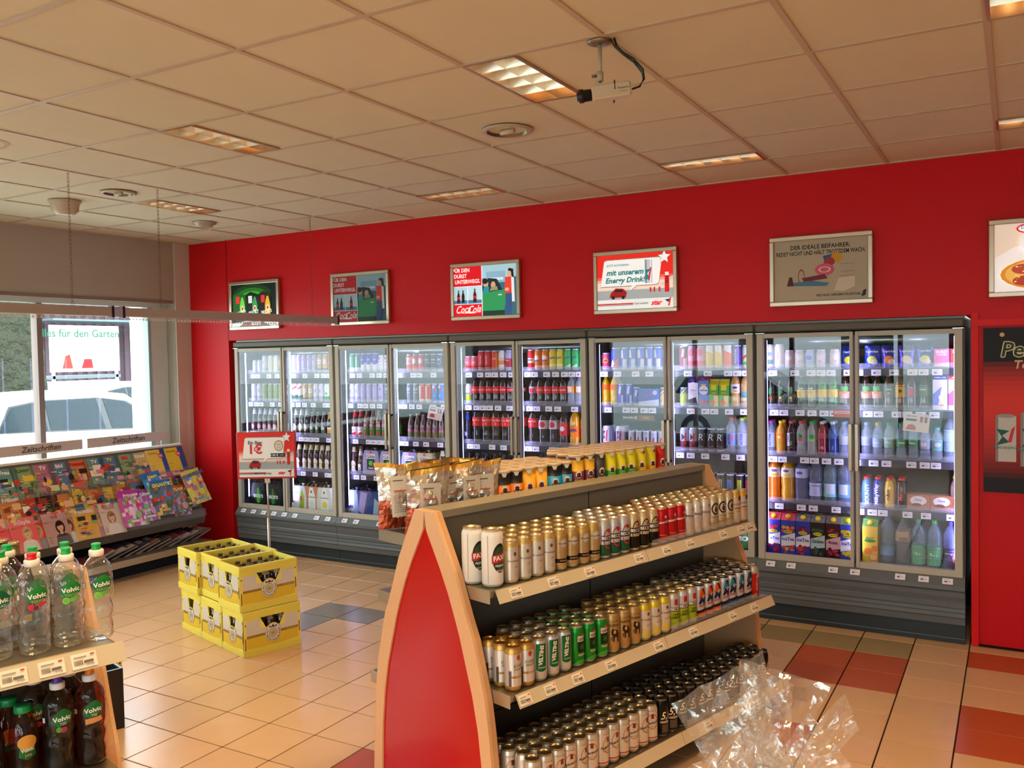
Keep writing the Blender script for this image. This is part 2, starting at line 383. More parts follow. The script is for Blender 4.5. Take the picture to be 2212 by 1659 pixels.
# left window, with an opening sash at the right end
w1 = window('window_1', True, .45, 5.955, .99, 2.455, [(.49, .07, 'cfd8cf'), (2.6, .06, '8d7b72'), (4.615, .05, '8d7b72'), (5.86, .18, 'cfd8cf'), (5.74, .03, '9fb0a8')], WX - .14)
w2 = window('window_2', False, -6.7, 3.7, .35, 2.45, [(x, .07, '7d7a74') for x in (-6.66, -5., -3.3, -1.6, .1, 1.8, 3.66)], Y0 - .08)
# sheets stuck on the front glazing (they only show as reflections in the fridge doors)
for k, (x, z, wd, hg, cc, c2) in enumerate([(-4.2, 1.9, .6, .8, 'c8e4ea', 'd8402c'), (-2.5, 1.75, .8, .9, '3f9a58', 'e8f0e0'), (-.9, 1.8, .55, .8, 'c03028', 'f0e8e0'), (.9, 1.5, .8, 1.1, 'dfe9ee', '333a44')]):
    m = MB(); m.box(x, x + wd, Y0 - .072, Y0 - .068, z - hg / 2, z + hg / 2, cc, 'print'); m.box(x + .1, x + wd - .1, Y0 - .067, Y0 - .066, z, z + .12, c2, 'print')
    m.obj('window_sheet', label='%s paper sheet stuck on the front shop window' % ['pale blue', 'green', 'red', 'white'][k], cat='sheet')
# white panel added outside, standing in for a blown-out white area
m = MB(); m.box(-9.33, -9.3, 6.93, 7.75, .05, 3.6, 'fafcff', 'print'); o = m.obj('white_panel', label='plain white upright banner outside at the right end of the window', cat='banner')
m = MB(); m.box(-9.4, -9.34, 7.3, 7.36, -.12, 3.7, 'c8ccd0', 'metal'); m.box(-9.6, -9.1, 7.1, 7.6, -.12, .04, '9a9ea0', 'matte'); m.obj('panel_pole', o)

# ================================================================== OUTSIDE THE LEFT WINDOW
mb = MB(); mb.box(-60, WX - .3, -40, 60, -.3, -.12, 'a8aaa4', 'matte'); mb.box(WX - .3, 40, -60, Y0 - .15, -.3, -.12, 'a8aaa4', 'matte'); S(mb, 'ground')
def make_car(white=True):
    W = 'f2f5f5' if white else '8d949c'
    t = empty('car')
    b = MB()
    prof = [(0, .35), (.02, .62), (.1, .86), (.5, .93), (1.05, .97), (3.95, .95), (4.05, .8), (4.1, .4), (3.95, .25), (.1, .25)]
    P = [(4.2 - x, z) for x, z in prof]  # length along local X
    b.prism(P, -.88, .88, W, 'car')
    # greenhouse: tapered cabin
    lo = [(.12, .9), (3.05, .96)]; cab = [(.12, .93), (.36, 1.47), (.8, 1.57), (1.7, 1.59), (2.25, 1.52), (3.1, .95)]
    n = len(cab); V = [(x, -.86 + .16 * (z - .93) / .55, z) for x, z in cab] + [(x, .86 - .16 * (z - .93) / .55, z) for x, z in cab]
    b.add(V, [(i, n + i, n + i + 1, i + 1) for i in range(n - 1)], W, 'car', False, [W, W, W, W, '1c2a30'])
    b.obj('body', t)
    tp = lambda x, z, s: (x, s * (.86 - .16 * (z - .93) / .55), z)
    for s in (-1, 1):
        m = MB(); V = [tp(x, z, s) for x, z in cab]; ix = list(range(n))
        tri = [(0, 5, 4), (0, 4, 3), (0, 3, 2), (0, 2, 1)]
        m.add(V, [t_ if s < 0 else tuple(reversed(t_)) for t_ in tri], W, 'car'); m.obj('side_frame', t)
        k = MB(); bp_ = [(.33, 1.10), (.54, 1.43), (.95, 1.49), (1.8, 1.49), (2.25, 1.42), (2.92, .985)]; V = [(x, y + s * .004, z) for x, y, z in (tp(x, z, s) for x, z in bp_)]; fs = [(0, 5, 4), (0, 4, 3), (0, 3, 2), (0, 2, 1)]
        k.add(V, [t_ if s < 0 else tuple(reversed(t_)) for t_ in fs], '0c1418', 'car'); k.obj('window_surround', t)
        for q in ([(.37, 1.115), (.57, 1.415), (.98, 1.475), (1.0, 1.09)], [(1.04, 1.09), (1.03, 1.477), (1.78, 1.477), (1.84, 1.055)], [(1.94, 1.05), (1.88, 1.475), (2.22, 1.41), (2.86, 1.0)]):
            g = MB(); V = [(x, y + s * .008, z) for x, y, z in (tp(x, z, s) for x, z in q)]
            g.add(V, [(0, 3, 2, 1) if s < 0 else (0, 1, 2, 3)], '1e2c32', 'darkglass'); g.obj('side_window', t)
        for x in (.8, 3.3):
            k = MB(); k.M = Matrix.Translation((x, s * .8, .32)) @ Matrix.Rotation(PI / 2, 4, 'X')
            k.lathe([(.32, -.1), (.33, -.08), (.33, .08), (.32, .1)], '16181a', 'matte', 20); k.lathe([(.2, -.105), (.2, .105)], 'a8adb0', 'metal', 12); k.obj('wheel', t)
        k = MB(); k.box(2.65, 2.85, s * .86 - .08, s * .86 + .1, .98, 1.1, W, 'car', .02); k.obj('door_mirror', t)
    return t
def dup(root, loc, rotz, **k):
    r = root.copy(); COL.objects.link(r); r.location = loc; r.rotation_euler = (0, 0, rotz)
    for kk, v in k.items(): r[kk] = v
    for ch in root.children:
        c = ch.copy(); COL.objects.link(c); c.parent = r
        for g_ in ch.children:
            d = g_.copy(); COL.objects.link(d); d.parent = c
    return r
car = make_car(); car.location = (-11.9, 5.95, -.1); car.rotation_euler = (0, 0, PI / 2)
car['label'] = 'white hatchback car parked close behind the window, windows showing above the magazines'; car['category'] = 'car'; car['group'] = 'parked cars'
dup(car, (-16.5, 10.6, -.12), PI / 2 + .1, label='small white car far behind, between the garden banner and the window frame', category='car', group='parked cars')
dup(car, (-6.8, -7.0, -.12), 0, label='white car reflected in the first fridge doors, parked outside the shop front', category='car', group='parked cars')
dup(car, (-1.3, -6.6, -.12), 0, label='car parked outside the shop front near the entrance', category='car', group='parked cars')
# tree trunk
m = MB(); seg = 28; V = []; Fa = []; rr = random.Random(2)
for j in range(24):
    z = -.3 + j * .26; r = .83 - .045 * z if z > .2 else .95
    for i in range(seg):
        a = 2 * PI * i / seg; q = r * (1 + .06 * math.sin(5 * a + j * .4) + rr.uniform(-.03, .03)); V.append((q * math.cos(a) - .07 * z, q * math.sin(a), z))
for j in range(23):
    for i in range(seg): Fa.append((j * seg + i, j * seg + (i + 1) % seg, (j + 1) * seg + (i + 1) % seg, (j + 1) * seg + i))
m.add(V, Fa, '3c3e32', 'bark', True); t = m.obj('tree_trunk', loc=(-15., 8.55, 0), label='thick tree trunk with furrowed bark seen through the window at far left', cat='tree')
# banner on its stand
t = empty('garden_banner', (-20, 13.62, 0), label='white banner with green lettering and red figures beyond the parked car', cat='banner')
m = MB(); m.box(0, .06, -.98, .86, 1.67, 2.8, 'fbffff', 'print'); m.obj('banner_sheet', t)
m = MB(); m.M = Matrix.Rotation(PI / 2, 4, 'Z')
m.decals([('t', 'Alles f\u00fcr den Garten', -.25, 2.6, .27, '06583c'), ('p', [(-.7, 1.75), (-.62, 2.05), (-.5, 2.1), (-.42, 1.75)], 'a02c1c'), ('p', [(-.2, 1.75), (-.12, 1.98), (.08, 1.98), (.12, 1.75)], 'a00c10'),
          ('e', -.55, 2.2, .09, .09, 'a88070'), ('e', .52, 2.25, .1, .08, '8c8880')], flat(.0), 'print', 0, -.07, -.002)
m.v = [(.066 + abs(v[0]) * 0, v[1], v[2]) for v in m.v]; m.obj('printed_design', t)
for y in (-.9, .8):
    m = MB(); m.box(-.02, .04, y - .03, y + .03, -.12, 1.67, 'dfe6e6', 'paint'); m.obj('post', t)
m = MB(); m.box(-.6, .02, -1., .86, 1.25, 1.45, 'e8eeee', 'paint'); m.box(-.62, .04, -1., .9, 1.5, 1.58, '5a6266', 'paint'); m.obj('trailer_bed', t)
# shed, container, fence, post
m = MB(); m.box(-34, -30, 8, 40, -.12, 6, '4a3a40', 'matte')
for i in range(80): m.box(-30, -29.96, 8 + i * .4, 8.2 + i * .4, -.12, 6, '584850', 'matte')
o = m.obj('corrugated_shed', label='brown corrugated metal shed wall far behind the garden banner', cat='building')
m = MB(); m.box(-29.9, -28.2, 18, 32, 3.35, 3.42, '5c6c70', 'paint'); m.obj('canopy_roof', o)
m = MB(); m.box(-25.4, -24.6, 18.95, 19.85, -.12, 2.45, '26323a', 'paint', .03); m.obj('grey_container', label='upright pale grey container beside the shed', cat='container')
m = MB(); m.box(-18.07, -17.93, 10.85, 10.99, -.12, 1.62, '3c5420', 'matte', .01); m.obj('green_post', label='green wooden post in front of the banner', cat='post')
t = empty('mesh_fence', (-13.5, 9.6, 0), label='green wire mesh fence behind the white hatchback', cat='fence')
m = MB()
for i in range(70): m.box(-.006, .006, -3 + i * .1 - .004, -3 + i * .1 + .004, 0, 1.2, '0e3c30', 'paint')
for i in range(7): m.box(-.008, .008, -3, 4, .1 + i * .18, .11 + i * .18, '0e3c30', 'paint')
m.obj('wire_panel', t)
for y in (-3, .4, 3.9):
    m = MB(); m.box(-.03, .03, y - .03, y + .03, -.12, 1.3, '0e3c30', 'paint'); m.obj('fence_post', t)

# ================================================================== CEILING FITTINGS
def luminaire(x0, x1, y0, y1, lab, seen=True):
    t = empty('ceiling_light', ((x0 + x1) / 2, (y0 + y1) / 2, CZ), label=lab, cat='ceiling light', group='recessed louvred ceiling lights')
    hx, hy = (x1 - x0) / 2, (y1 - y0) / 2
    m = MB(); D = .1; ix, iy = hx - .014, hy - .014
    for a in (-1, 1):
        m.box(min(a * hx, a * ix), max(a * hx, a * ix), -hy, hy, -.002, D, 'b9a082', 'metal'); m.box(-ix, ix, min(a * hy, a * iy), max(a * hy, a * iy), -.002, D, 'b9a082', 'metal')
    m.box(-ix, ix, -iy, iy, D - .01, D, 'd8cdb8', 'metal'); m.obj('housing', t)
    lx = hx > hy; n = 5; L = 2 * (ix if lx else iy)
    for k in range(1, n):
        p = -L / 2 + L * k / n; m = MB()
        if lx: m.prism([(p - .012, .045), (p + .012, .045), (p, .004)], -iy, iy, 'f0e6d0', 'metal', 'y')
        else: m.prism([(p - .012, .045), (p + .012, .045), (p, .004)], -ix, ix, 'f0e6d0', 'metal', 'x')
        m.obj('louvre_blade', t)
    m = MB()
    if lx: m.prism([(-.008, .05), (.008, .05), (0, .004)], -ix, ix, 'e8dcc6', 'metal', 'x')
    else: m.prism([(-.008, .05), (.008, .05), (0, .004)], -iy, iy, 'e8dcc6', 'metal', 'y')
    m.obj('centre_reflector', t)
    for s in (-1, 1):
        off = s * (iy if lx else ix) * .5
        e = L / 2 - .02
        m = MB(); m.tube([(-e, off, .07), (e, off, .07)] if lx else [(off, -e, .07), (off, e, .07)], .009, 'ffc98a', 'glowbright', 8); m.obj('tube_lamp', t)
    l = area('ceiling_lamp_light', ((x0 + x1) / 2, (y0 + y1) / 2, CZ - .004), (x1 - x0) * .9, (y1 - y0) * .9, LAMP_POWER * (.12 if lx else (2. if x0 > -2.5 else .8)), (1, .68, .36) if x0 > -2.5 else (1, .76, .48)); l.data.spread = 2.0
    return t
names = {(-3, 1): 'warm louvred ceiling light, second from the left, above the crates', (-6, 1): 'small louvred ceiling light nearest the window, behind a hanging chain',
         (0, 1): 'louvred ceiling light beside the black security camera lens', (3, 1): 'louvred ceiling light cut by the top right corner'}
for l in LUM:
    i = round((l[0] - NX) / T6); j = round((l[2] - NY) / T6); long_x = l[1] - l[0] > .3
    if long_x: lab = {-3: 'narrow ceiling light along the red wall above the cola lightboxes', 0: 'narrow ceiling light along the red wall, right of centre', 3: 'narrow ceiling light at the right end of the red wall'}[i]
    else:
        k = (i, 1 if (j == 1 or (i == -6 and j == 3)) else 0); lab = names.get(k) if k[1] else None
    luminaire(*l, lab or 'louvred ceiling light behind the viewer, tile column %s row %s' % (nth(i + 6), nth(j + 5)))
def downlight(x, y, r, lab):
    t = empty('recessed_downlight', (x, y, CZ), label=lab, cat='downlight', group='round ceiling downlights')
    m = MB(); m.lathe([(r, 0), (r * 1.02, -.006), (r * .93, -.012), (r * .82, -.01)], 'b7a78f', 'plastic', 32, close=False); m.obj('trim_ring', t)
    m = MB(); m.lathe([(r * .83, -.01), (r * .7, .03), (r * .35, .05), (.01, .052)], '7c6c58', 'metal', 28, close=False)
    m.add([(a_ * r, b_ * r, -.0005) for a_, b_ in ((-.8, -.8), (.8, -.8), (.8, .8), (-.8, .8))], [(0, 3, 2, 1)], '5a4c3c', 'matte') if 0 else None
    m.M = Matrix.Scale(-1, 4, (0, 0, 1)) @ Matrix.Scale(.2, 4, (0, 0, 1)); m.obj('reflector_bowl', t)
    m = MB(); m.tube([(-r * .3, 0, -.008), (r * .3, 0, -.008)], .014, 'c8b89c', 'plastic'); m.obj('lamp', t)
downlight(-2.323, 4.04, .135, 'round recessed ceiling downlight between the two central louvred lights')
downlight(-5.433, 3.98, .118, 'round ceiling downlight near the window, beside the hanging chains')
t = empty('motion_detector', (-6.03, 3.97, CZ), label='white bucket-shaped detector on the ceiling above the window', cat='detector')
m = MB(); m.lathe([(.105, 0), (.1, -.02), (.09, -.07), (.06, -.1), (0.005, -.102)], 'c0ad94', 'plastic', 24, close=False); m.lathe([(.112, .002), (.112, -.008), (.1, -.008)], 'b5a289', 'plastic', 24, close=False); m.obj('housing', t)
t = empty('smoke_detector', (-6.04, 5.25, CZ), label='flat white smoke detector on the ceiling near the far corner', cat='detector')
m = MB(); m.lathe([(.1, .002), (.1, -.01), (.075, -.012), (.07, -.035), (.03, -.04), (.004, -.04)], 'b8a892', 'plastic', 24, close=False); m.obj('housing', t)
# security camera
t = empty('security_camera', (-1.371, 3.1, CZ), label='white box security camera with black lens hanging from a ceiling bracket', cat='camera')
m = MB(); m.lathe([(.046, 0), (.048, -.006), (.03, -.012), (.012, -.014)], '8f8676', 'metal', 20); m.obj('ceiling_plate', t)
m = MB(); m.tube([(0, 0, -.01), (0, 0, -.125)], .008, 'b5a890', 'plastic', 10); m.tube([(0, 0, -.115), (0, 0, -.15)], .012, 'b5a890', 'plastic', 10); m.tube([(0, 0, -.15), (.002, 0, -.165)], .005, '8a7a60', 'metal', 8); m.obj('bracket_rod', t)
m = MB(); m.tube([(-.012, 0, -.128), (-.032, -.004, -.128)], .006, '6b6456', 'plastic', 8); m.obj('thumb_screw', t)
ang = math.radians(28); R_ = Matrix.Translation((.035, .02, -.188)) @ Matrix.Rotation(ang, 4, 'Z') @ Matrix.Rotation(math.radians(-7), 4, 'Y')
m = MB(); m.M = R_; m.box(-.075, .075, -.028, .028, -.03, .024, 'cfc0a4', 'plastic', .006); m.box(-.06, .0, -.014, .014, .024, .032, 'cfc0a4', 'plastic')
m.decals([('t', 'Panasonic', .045, .0, .011, '4a443c'), ('r', .03, .06, -.014, -.012, '8a7f70')], flat(.0285)); m.obj('camera_body', t)
m = MB(); m.M = R_ @ Matrix.Translation((-.075, 0, -.003)) @ Matrix.Rotation(-PI / 2, 4, 'Y'); m.lathe([(.022, 0), (.023, .03), (.026, .031), (.026, .048), (.019, .05), (.017, .056)], '141312', 'plastic', 20); m.obj('lens', t)
m = MB(); m.M = R_; m.tube([(.012 + .006 * math.sin(a), -.033 * math.cos(a) * 1.0, -.004 + .042 * math.sin(a)) for a in [PI * 2 * i / 24 for i in range(21)]], .002, '141312', 'plastic', 6); m.obj('strap', t)
m = MB(); m.tube([(.06, .0, 0), (.068, .004, -.03), (.09, .012, -.055), (.125, .03, -.08), (.155, .045, -.12), (.158, .05, -.155), (.14, .05, -.18), (.11, .05, -.185)], .0045, '15170f', 'plastic', 8)
m.tube([(.045, 0, 0), (.06, .004, -.03), (.09, .014, -.062), (.125, .034, -.092), (.15, .05, -.13), (.153, .055, -.155), (.14, .055, -.176)], .0035, '24401c', 'plastic', 6); m.obj('cable', t)

# hanging rails on chains
def rail(y0, y1, chains, lab):
    t = empty('hanging_rail', (-5.1, 0, 0), label=lab, cat='rail', group='suspended promotion rails')
    m = MB(); m.box(-.018, .018, y0, y1, 2.172, 2.232, 'b5a596', 'plastic', .004); m.obj('rail_profile', t)
    for y in (y0, y1):
        m = MB(); m.box(-.022, .022, y - .008, y + .008, 2.162, 2.24, '1d1a18', 'plastic'); m.obj('end_cap', t)
    m = MB(); m.box(-.001, .001, y0 + .02, y1 - .02, 2.146, 2.172, 'e6e6e6', 'film')
    y = y0 + .03
    while y < y1 - .03:
        m.add([(.0018, y + .0065 * math.cos(a), 2.157 + .0065 * math.sin(a)) for a in [2 * PI * i / 8 for i in range(8)]], [tuple(range(8))], 'f4f4f0', 'print'); y += .026
    m.obj('punched_strip', t)
    for cyy in chains:
        m = MB(); z = 2.23; k = 0
        while z < CZ:
            dx, dy = (.006, 0) if k % 2 else (0, .006); z2 = min(z + .028, CZ)
            m.tube([(dx, cyy + dy, z + .003), (0, cyy, z - .003), (-dx, cyy - dy, z + .003), (-dx, cyy - dy, z2 - .003), (0, cyy, z2 + .002), (dx, cyy + dy, z2 - .003), (dx, cyy + dy, z + .003)], .0012, '6f5c4c', 'metal', 4); z += .024; k += 1
        m.obj('chain', t)
    return t
rail(1.2, 3.655, (1.6, 3.386), 'left suspended brown rail crossing the top of the window')
r = rail(3.735, 5.842, (4.04, 5.537), 'right suspended brown rail ending in front of the unlit lightbox')
m = MB(); m.box(-.02, .02, 3.66, 3.73, 2.168, 2.236, 'bfd0cc', 'metal', .004); m.obj('joint_connector', r)
# ================================================================== LIGHTBOXES ABOVE THE FRIDGES
def lightbox(xc, lab, art, lit, zc=2.402, w=.66, h=.468):
    t = empty('lightbox', (xc, WY, zc), label=lab, cat='lightbox', group='framed lightboxes above the fridges')
    m = MB(); b = .03; hw, hh = w / 2, h / 2
    for x0, x1, z0, z1 in ((-hw, hw, hh - b, hh), (-hw, hw, -hh, -hh + b), (-hw, -hw + b, -hh + b, hh - b), (hw - b, hw, -hh + b, hh - b)):
        m.box(x0, x1, -.04, 0, z0, z1, 'cbbda6', 'metal', .004)
    m.obj('frame', t)
    m = MB(); m.box(-hw + b, hw - b, -.028, -.005, -hh + b, hh - b, '202020', 'matte')
    W, H = hw - b, hh - b
    mt = 'glow' if lit else 'print'
    A_ = art(W, H)
    if not lit: kf = .85 if art is art_cartoon else .55; A_ = [tuple(d[:-1]) + (tuple(kf * q for q in lin(d[-1])),) if d[0] != 't' else tuple(d[:5]) + (tuple(kf * q for q in lin(d[5])),) + tuple(d[6:]) for d in A_]  # unlit boxes: print colours scaled down, their dimness is put into the colour
    m.decals(A_, flat(.029), mt); m.obj('poster', t)
def clipr(x0, x1, z0, z1, c): return ('r', x0, x1, z0, z1, c)
def bottle2(x, z, s, c, lc='d01818'):
    return [('p', [(x - .011 * s, z), (x + .011 * s, z), (x + .011 * s, z + .045 * s), (x + .004 * s, z + .065 * s), (x + .004 * s, z + .08 * s), (x - .004 * s, z + .08 * s), (x - .004 * s, z + .065 * s), (x - .011 * s, z + .045 * s)], c),
            ('r', x - .011 * s, x + .011 * s, z + .022 * s, z + .038 * s, lc)]
def art_green(W, H):
    L = [clipr(-W, W, -H, H, '0a120c')]
    for k, c in enumerate(['0f3a10', '1d6a14', '34a01c', '5fd030']): L.append(('e', -.02, .1 - .012 * k, .26 - .055 * k, .1 - .02 * k, c))
    for x, c, g in ((-.19, '1c5c18', '6fd040'), (-.02, '10180f', '3c9a50'), (.15, '1a1608', 'e0b020')):
        L += [('p', [(x - .09, -.13), (x + .07, -.13), (x + .08, .1), (x - .02, .13), (x - .09, .1)], c), ('p', [(x, -.13), (x + .07, -.13), (x + .07, 0), (x + .045, .08), (x + .025, .08), (x, 0)], g),
              ('r', x - .05, x, .02, .09, 'd83028' if x != -.02 else 'dfe6e0'), ('t', "BECK'S", x + .02, -.07, .045, 'f4f4f0', 8, .02), ('e', x + .035, -.03, .022, .028, 'e8e0d0'), ('e', x + .035, -.03, .012, .016, 'c03028')]
    L += [('p', [(-W, -H), (W, -H), (W, -.15), (.1, -.17), (-.1, -.15), (-W, -.17)], 'dfe8ea'), ('p', [(-.2, -H), (.22, -H), (.1, -.16), (-.12, -.16)], '8a7a74'), ('t', "BECK'S", .03, -.178, .04, 'ffffff', 0, .03), ('e', -.08, -.178, .018, .018, 'd04040')]
    return L
def art_cola(W, H):
    R = 'e01020'
    L = [clipr(-W, W, -H, H, 'eef6fa'), clipr(-W, -.03, .045, H, R), clipr(-W, -.03, -H, -.105, R), clipr(-W, -.17, -.1, .04, 'b8dcf0'), clipr(-.163, -.03, -.1, .04, 'c4e2f4'),
         clipr(-W, -.17, -.1, -.07, '5080a8'), clipr(-.163, -.03, -.1, -.07, '5080a8')]
    for i, s in enumerate(('F\u00dcR DEN', 'DURST', 'UNTERWEGS.')): L.append(('t', s, [-.225, -.235, -.165][i], .175 - .047 * i, .044, 'ffffff', 0, .025, 0, .92))
    L += bottle2(-.255, -.09, 1.3, '3a1c12') + bottle2(-.21, -.09, 1.3, '241410', '202020') + bottle2(-.095, -.09, 1.4, '3a1c12')
    L += [('t', 'Coca', -.215, -.148, .085, 'ffffff', 3, .01, .45, .8), ('t', 'Cola', -.105, -.15, .085, 'ffffff', 3, .01, .45, .8), ('p', [(-.25, -.175), (-.12, -.17), (-.08, -.178), (-.13, -.18)], 'ffffff')]
    L += [clipr(-.02, W, -H, H, '3c6c80'), clipr(-.02, W, .1, H, 'a8d4e8'), clipr(.02, .2, .06, .15, '8cb8d4'), clipr(.04, .18, .08, .1, 'e0f0f8'), ('p', [(-.02, -.17), (.18, -.17), (.2, -.1), (.2, .0), (-.02, -.02)], '2f9a5c'),
          clipr(-.02, .19, -H, -.165, '1c3c30'), ('p', [(-.02, -.02), (.17, .0), (.12, .09), (.04, .1), (-.02, .04)], '1c3038'), ('e', .085, .04, .022, .03, 'd8a888'), ('p', [(.05, -.005), (.13, 0), (.12, .03), (.07, .03)], '9c9a70'),
          ('e', .015, .055, .024, .034, 'd8a888'), ('e', .008, .075, .028, .022, '2a2018'), ('p', [(-.02, -.02), (.045, -.02), (.045, .03), (0, .035)], '2c98a8'), clipr(.13, .165, -.045, -.035, 'c8e0dc'),
          ('p', [(.2, -.2), (.25, -.2), (.262, -.02), (.2, -.02)], '34588c'), ('p', [(.19, -.03), (.265, -.03), (.275, .1), (.2, .1)], 'e84030'), ('p', [(.26, -.1), (.285, -.1), (.28, .1), (.255, .12)], 'f0f0f4'),
          ('e', .24, .13, .022, .03, 'e0b496'), ('p', [(.235, .17), (.275, .16), (.28, .09), (.258, .1), (.255, .14), (.225, .15)], '201810'), ('e', .215, .0, .02, .014, 'e0b496'), ('r', -.024, -.018, -H, H, 'f4f8fa')]
    return L
def energy_art(W, H, ein=False):
    L = [clipr(-W, W, -H, H, 'fbe0d0'), clipr(-W, W, .04, H, 'f02c20'), clipr(-W, W, .02, .04, 'f4684c'), clipr(-W, W, -.0, .02, 'f8a890'), clipr(-W, W, -.13, -.06, 'a8b0b4'), clipr(-W, W, -H, -.13, 'eef4f2')]
    L += [('p', [(.2, -.03), (W, .03), (W, .005), (.22, -.045)], 'c8d0d4'), clipr(.235, .27, -.09, .06, 'd82018'), clipr(.238, .267, .03, .055, 'f0f0f0')]
    for k in range(4): L.append(clipr(.243, .262, .018 - .014 * k, .024 - .014 * k, '501010'))
    for x in (.12, .15, .19): L.append(clipr(x, x + .012, -.085, -.05, 'd02818'))
    L += [('p', [(-.2, -.115), (-.07, -.115), (-.06, -.08), (-.09, -.05), (-.15, -.045), (-.19, -.08)], 'a81818'), ('p', [(-.15, -.055), (-.1, -.055), (-.09, -.075), (-.165, -.075)], '2c2c30'), ('e', -.17, -.115, .013, .013, '202020'), ('e', -.09, -.115, .013, .013, '202020')]
    B = [(-.27, -.03), (-.24, .155), (-.22, .165), (.2, .165), (.215, .15), (.19, -.02), (.17, -.03), (.02, -.03), (-.035, -.07), (-.02, -.03)]
    L += [('p', [(x * 1.01, z + (.006 if z > 0 else -.006)) for x, z in B], '8a7c78'), ('p', B, 'fbfdfd'), ('p', star_pts(.235, .165, .055), '8a7c78'), ('p', star_pts(.235, .165, .048), 'ffffff')]
    L += [clipr(-W, -.01, -.168, -.158, 'd03028'), clipr(-W, -.01, -.175, -.171, '304050')]
    L += [('t', 'star', .17, -.165, .05, 'e82020', 0, .04, .25), ('p', [(.235, -.19), (.285, -.19), (.262, -.165), (.28, -.14), (.235, -.145), (.262, -.165)], '28383c'), ('p', [(.26, -.192), (.272, -.192), (.285, -.13), (.275, -.13)], 'e02020')]
    return L
def art_energy(W, H):
    L = energy_art(W, H)
    L += [('t', 'JETZT AUFTANKEN:', -.13, .125, .02, '208088', 0, .02, .3), ('t', 'mit unserem', -.075, .07, .058, '1c7c80', 0, .03, .25), ('t', 'Energy Drink!', -.075, .012, .056, '1c7c80', 0, .03, .25), ('t', 'Tank einfach', .052, -.165, .022, '283438', 0, .01)]
    L += [clipr(.085, .145, -.02, .155, 'c8ccd4'), clipr(.085, .1, -.02, .155, '8c94a4'), clipr(.125, .135, -.02, .155, 'f0f2f6'), ('p', [(.09, .0), (.13, .02), (.1, .05), (.135, .085), (.09, .08)], '208890'), ('p', [(.11, .0), (.122, .0), (.138, .095), (.126, .095)], 'e02828')]
    return L
def art_cartoon(W, H):
    L = [clipr(-W, W, -H, H, 'bfb39a'), ('t', 'DER IDEALE BEIFAHRER:', 0, .155, .04, '26221e', 0, .02, 0, .9), ('t', 'REDET NICHT UND H\u00c4LT TROTZDEM WACH.', 0, .115, .038, '26221e', 0, .02, 0, .72)]
    L += [('e', .1, .075, .045, .035, 'd8a030'), ('p', [(.02, .09), (.08, .1), (.06, .06), (.03, .05)], '2c5c98'), ('e', .06, .05, .035, .03, 'b03840'), ('e', .03, .0, .062, .04, 'e0607c'), ('o', .03, .0, .04, .02, .3, 'f4c8d0'),
          ('p', [(-.12, -.05), (.03, -.03), (.05, -.06), (-.1, -.075)], '7c2c34'), ('o', -.12, -.04, .022, .05, .2, '8c4428'), ('p', [(-.2, -.08), (-.05, -.07), (.06, -.09), (.04, -.11), (-.19, -.1)], '4c84a0'), ('p', [(-.2, -.04), (-.18, -.04), (-.17, -.1), (-.215, -.1)], '5c2424'),
          ('p', [(.09, -.14), (.12, -.06), (.22, -.05), (.22, -.12), (.15, -.15)], 'ddd2bc'), ('t', 'RED BULL VERLEIHT FL\u00dc\u00dc\u00dcGEL.', .12, -.17, .02, '28342c', 0, .02), ('p', [(.26, -.19), (.285, -.18), (.29, -.14), (.27, -.15)], '2c2c34')]
    for z in (.03, -.02, -.05): L.append(clipr(.13, .22, z, z + .002, '6c645a'))
    return L
def art_pizza(W, H):
    L = [clipr(-W, W, -H, H, 'e8d4c0'), ('p', [(-W, -H), (W, -H), (W, .1), (-.1, .08), (-.2, .06), (-W, .0)], 'f2ecea')]
    L += [('e', -.02, -.1, .265, .102, 'fbf6f0'), ('e', -.02, -.1, .25, .098, 'd89030'), ('e', -.02, -.1, .225, .088, 'e8b458'), ('e', -.15, -.07, .06, .03, 'b84838'), ('e', -.14, -.14, .065, .03, 'b04034'), ('e', 0, -.05, .06, .03, 'b84838'), ('e', .05, -.13, .07, .03, 'b04034')]
    rr = random.Random(4)
    for _ in range(60):
        a, q = rr.uniform(0, 2 * PI), rr.uniform(.4, .95); L.append(('e', -.02 + .22 * q * math.cos(a), -.1 + .085 * q * math.sin(a), .007, .004, rr.choice(['f8e0a0', 'c87828', 'f4d488', '8c9c40'])))
    L += [('e', -.1, .17, .085, .032, 'd02030'), ('e', -.1, .17, .075, .025, 'fbfbfb'), ('t', 'Dr.Oetker', -.1, .176, .028, '283c90', 0, .01), ('e', -.1, .153, .014, .01, 'd02030'), ('r', -.16, .2, .05, .125, 'f6f6fa'), ('t', 'Ristorante', .0, .088, .06, '1c2c70', 0, .01, .4)]
    return L
lightbox(-6.372, 'lit lightbox of green beer bottles, farthest left on the red wall', art_green, True)
lightbox(-5.065, 'unlit dull lightbox of the woman and green car, second from the left', art_cola, False)
lightbox(-3.755, 'brightly lit lightbox with white cola script and green car, third from the left', art_cola, True)
lightbox(-2.45, 'lit red and white lightbox with silver can and speech bubble', art_energy, True)
lightbox(-1.13, 'unlit beige lightbox with a cartoon figure under two lines of black German text', art_cartoon, False)
lightbox(.19, 'lit pizza lightbox cut by the right edge', art_pizza, True)
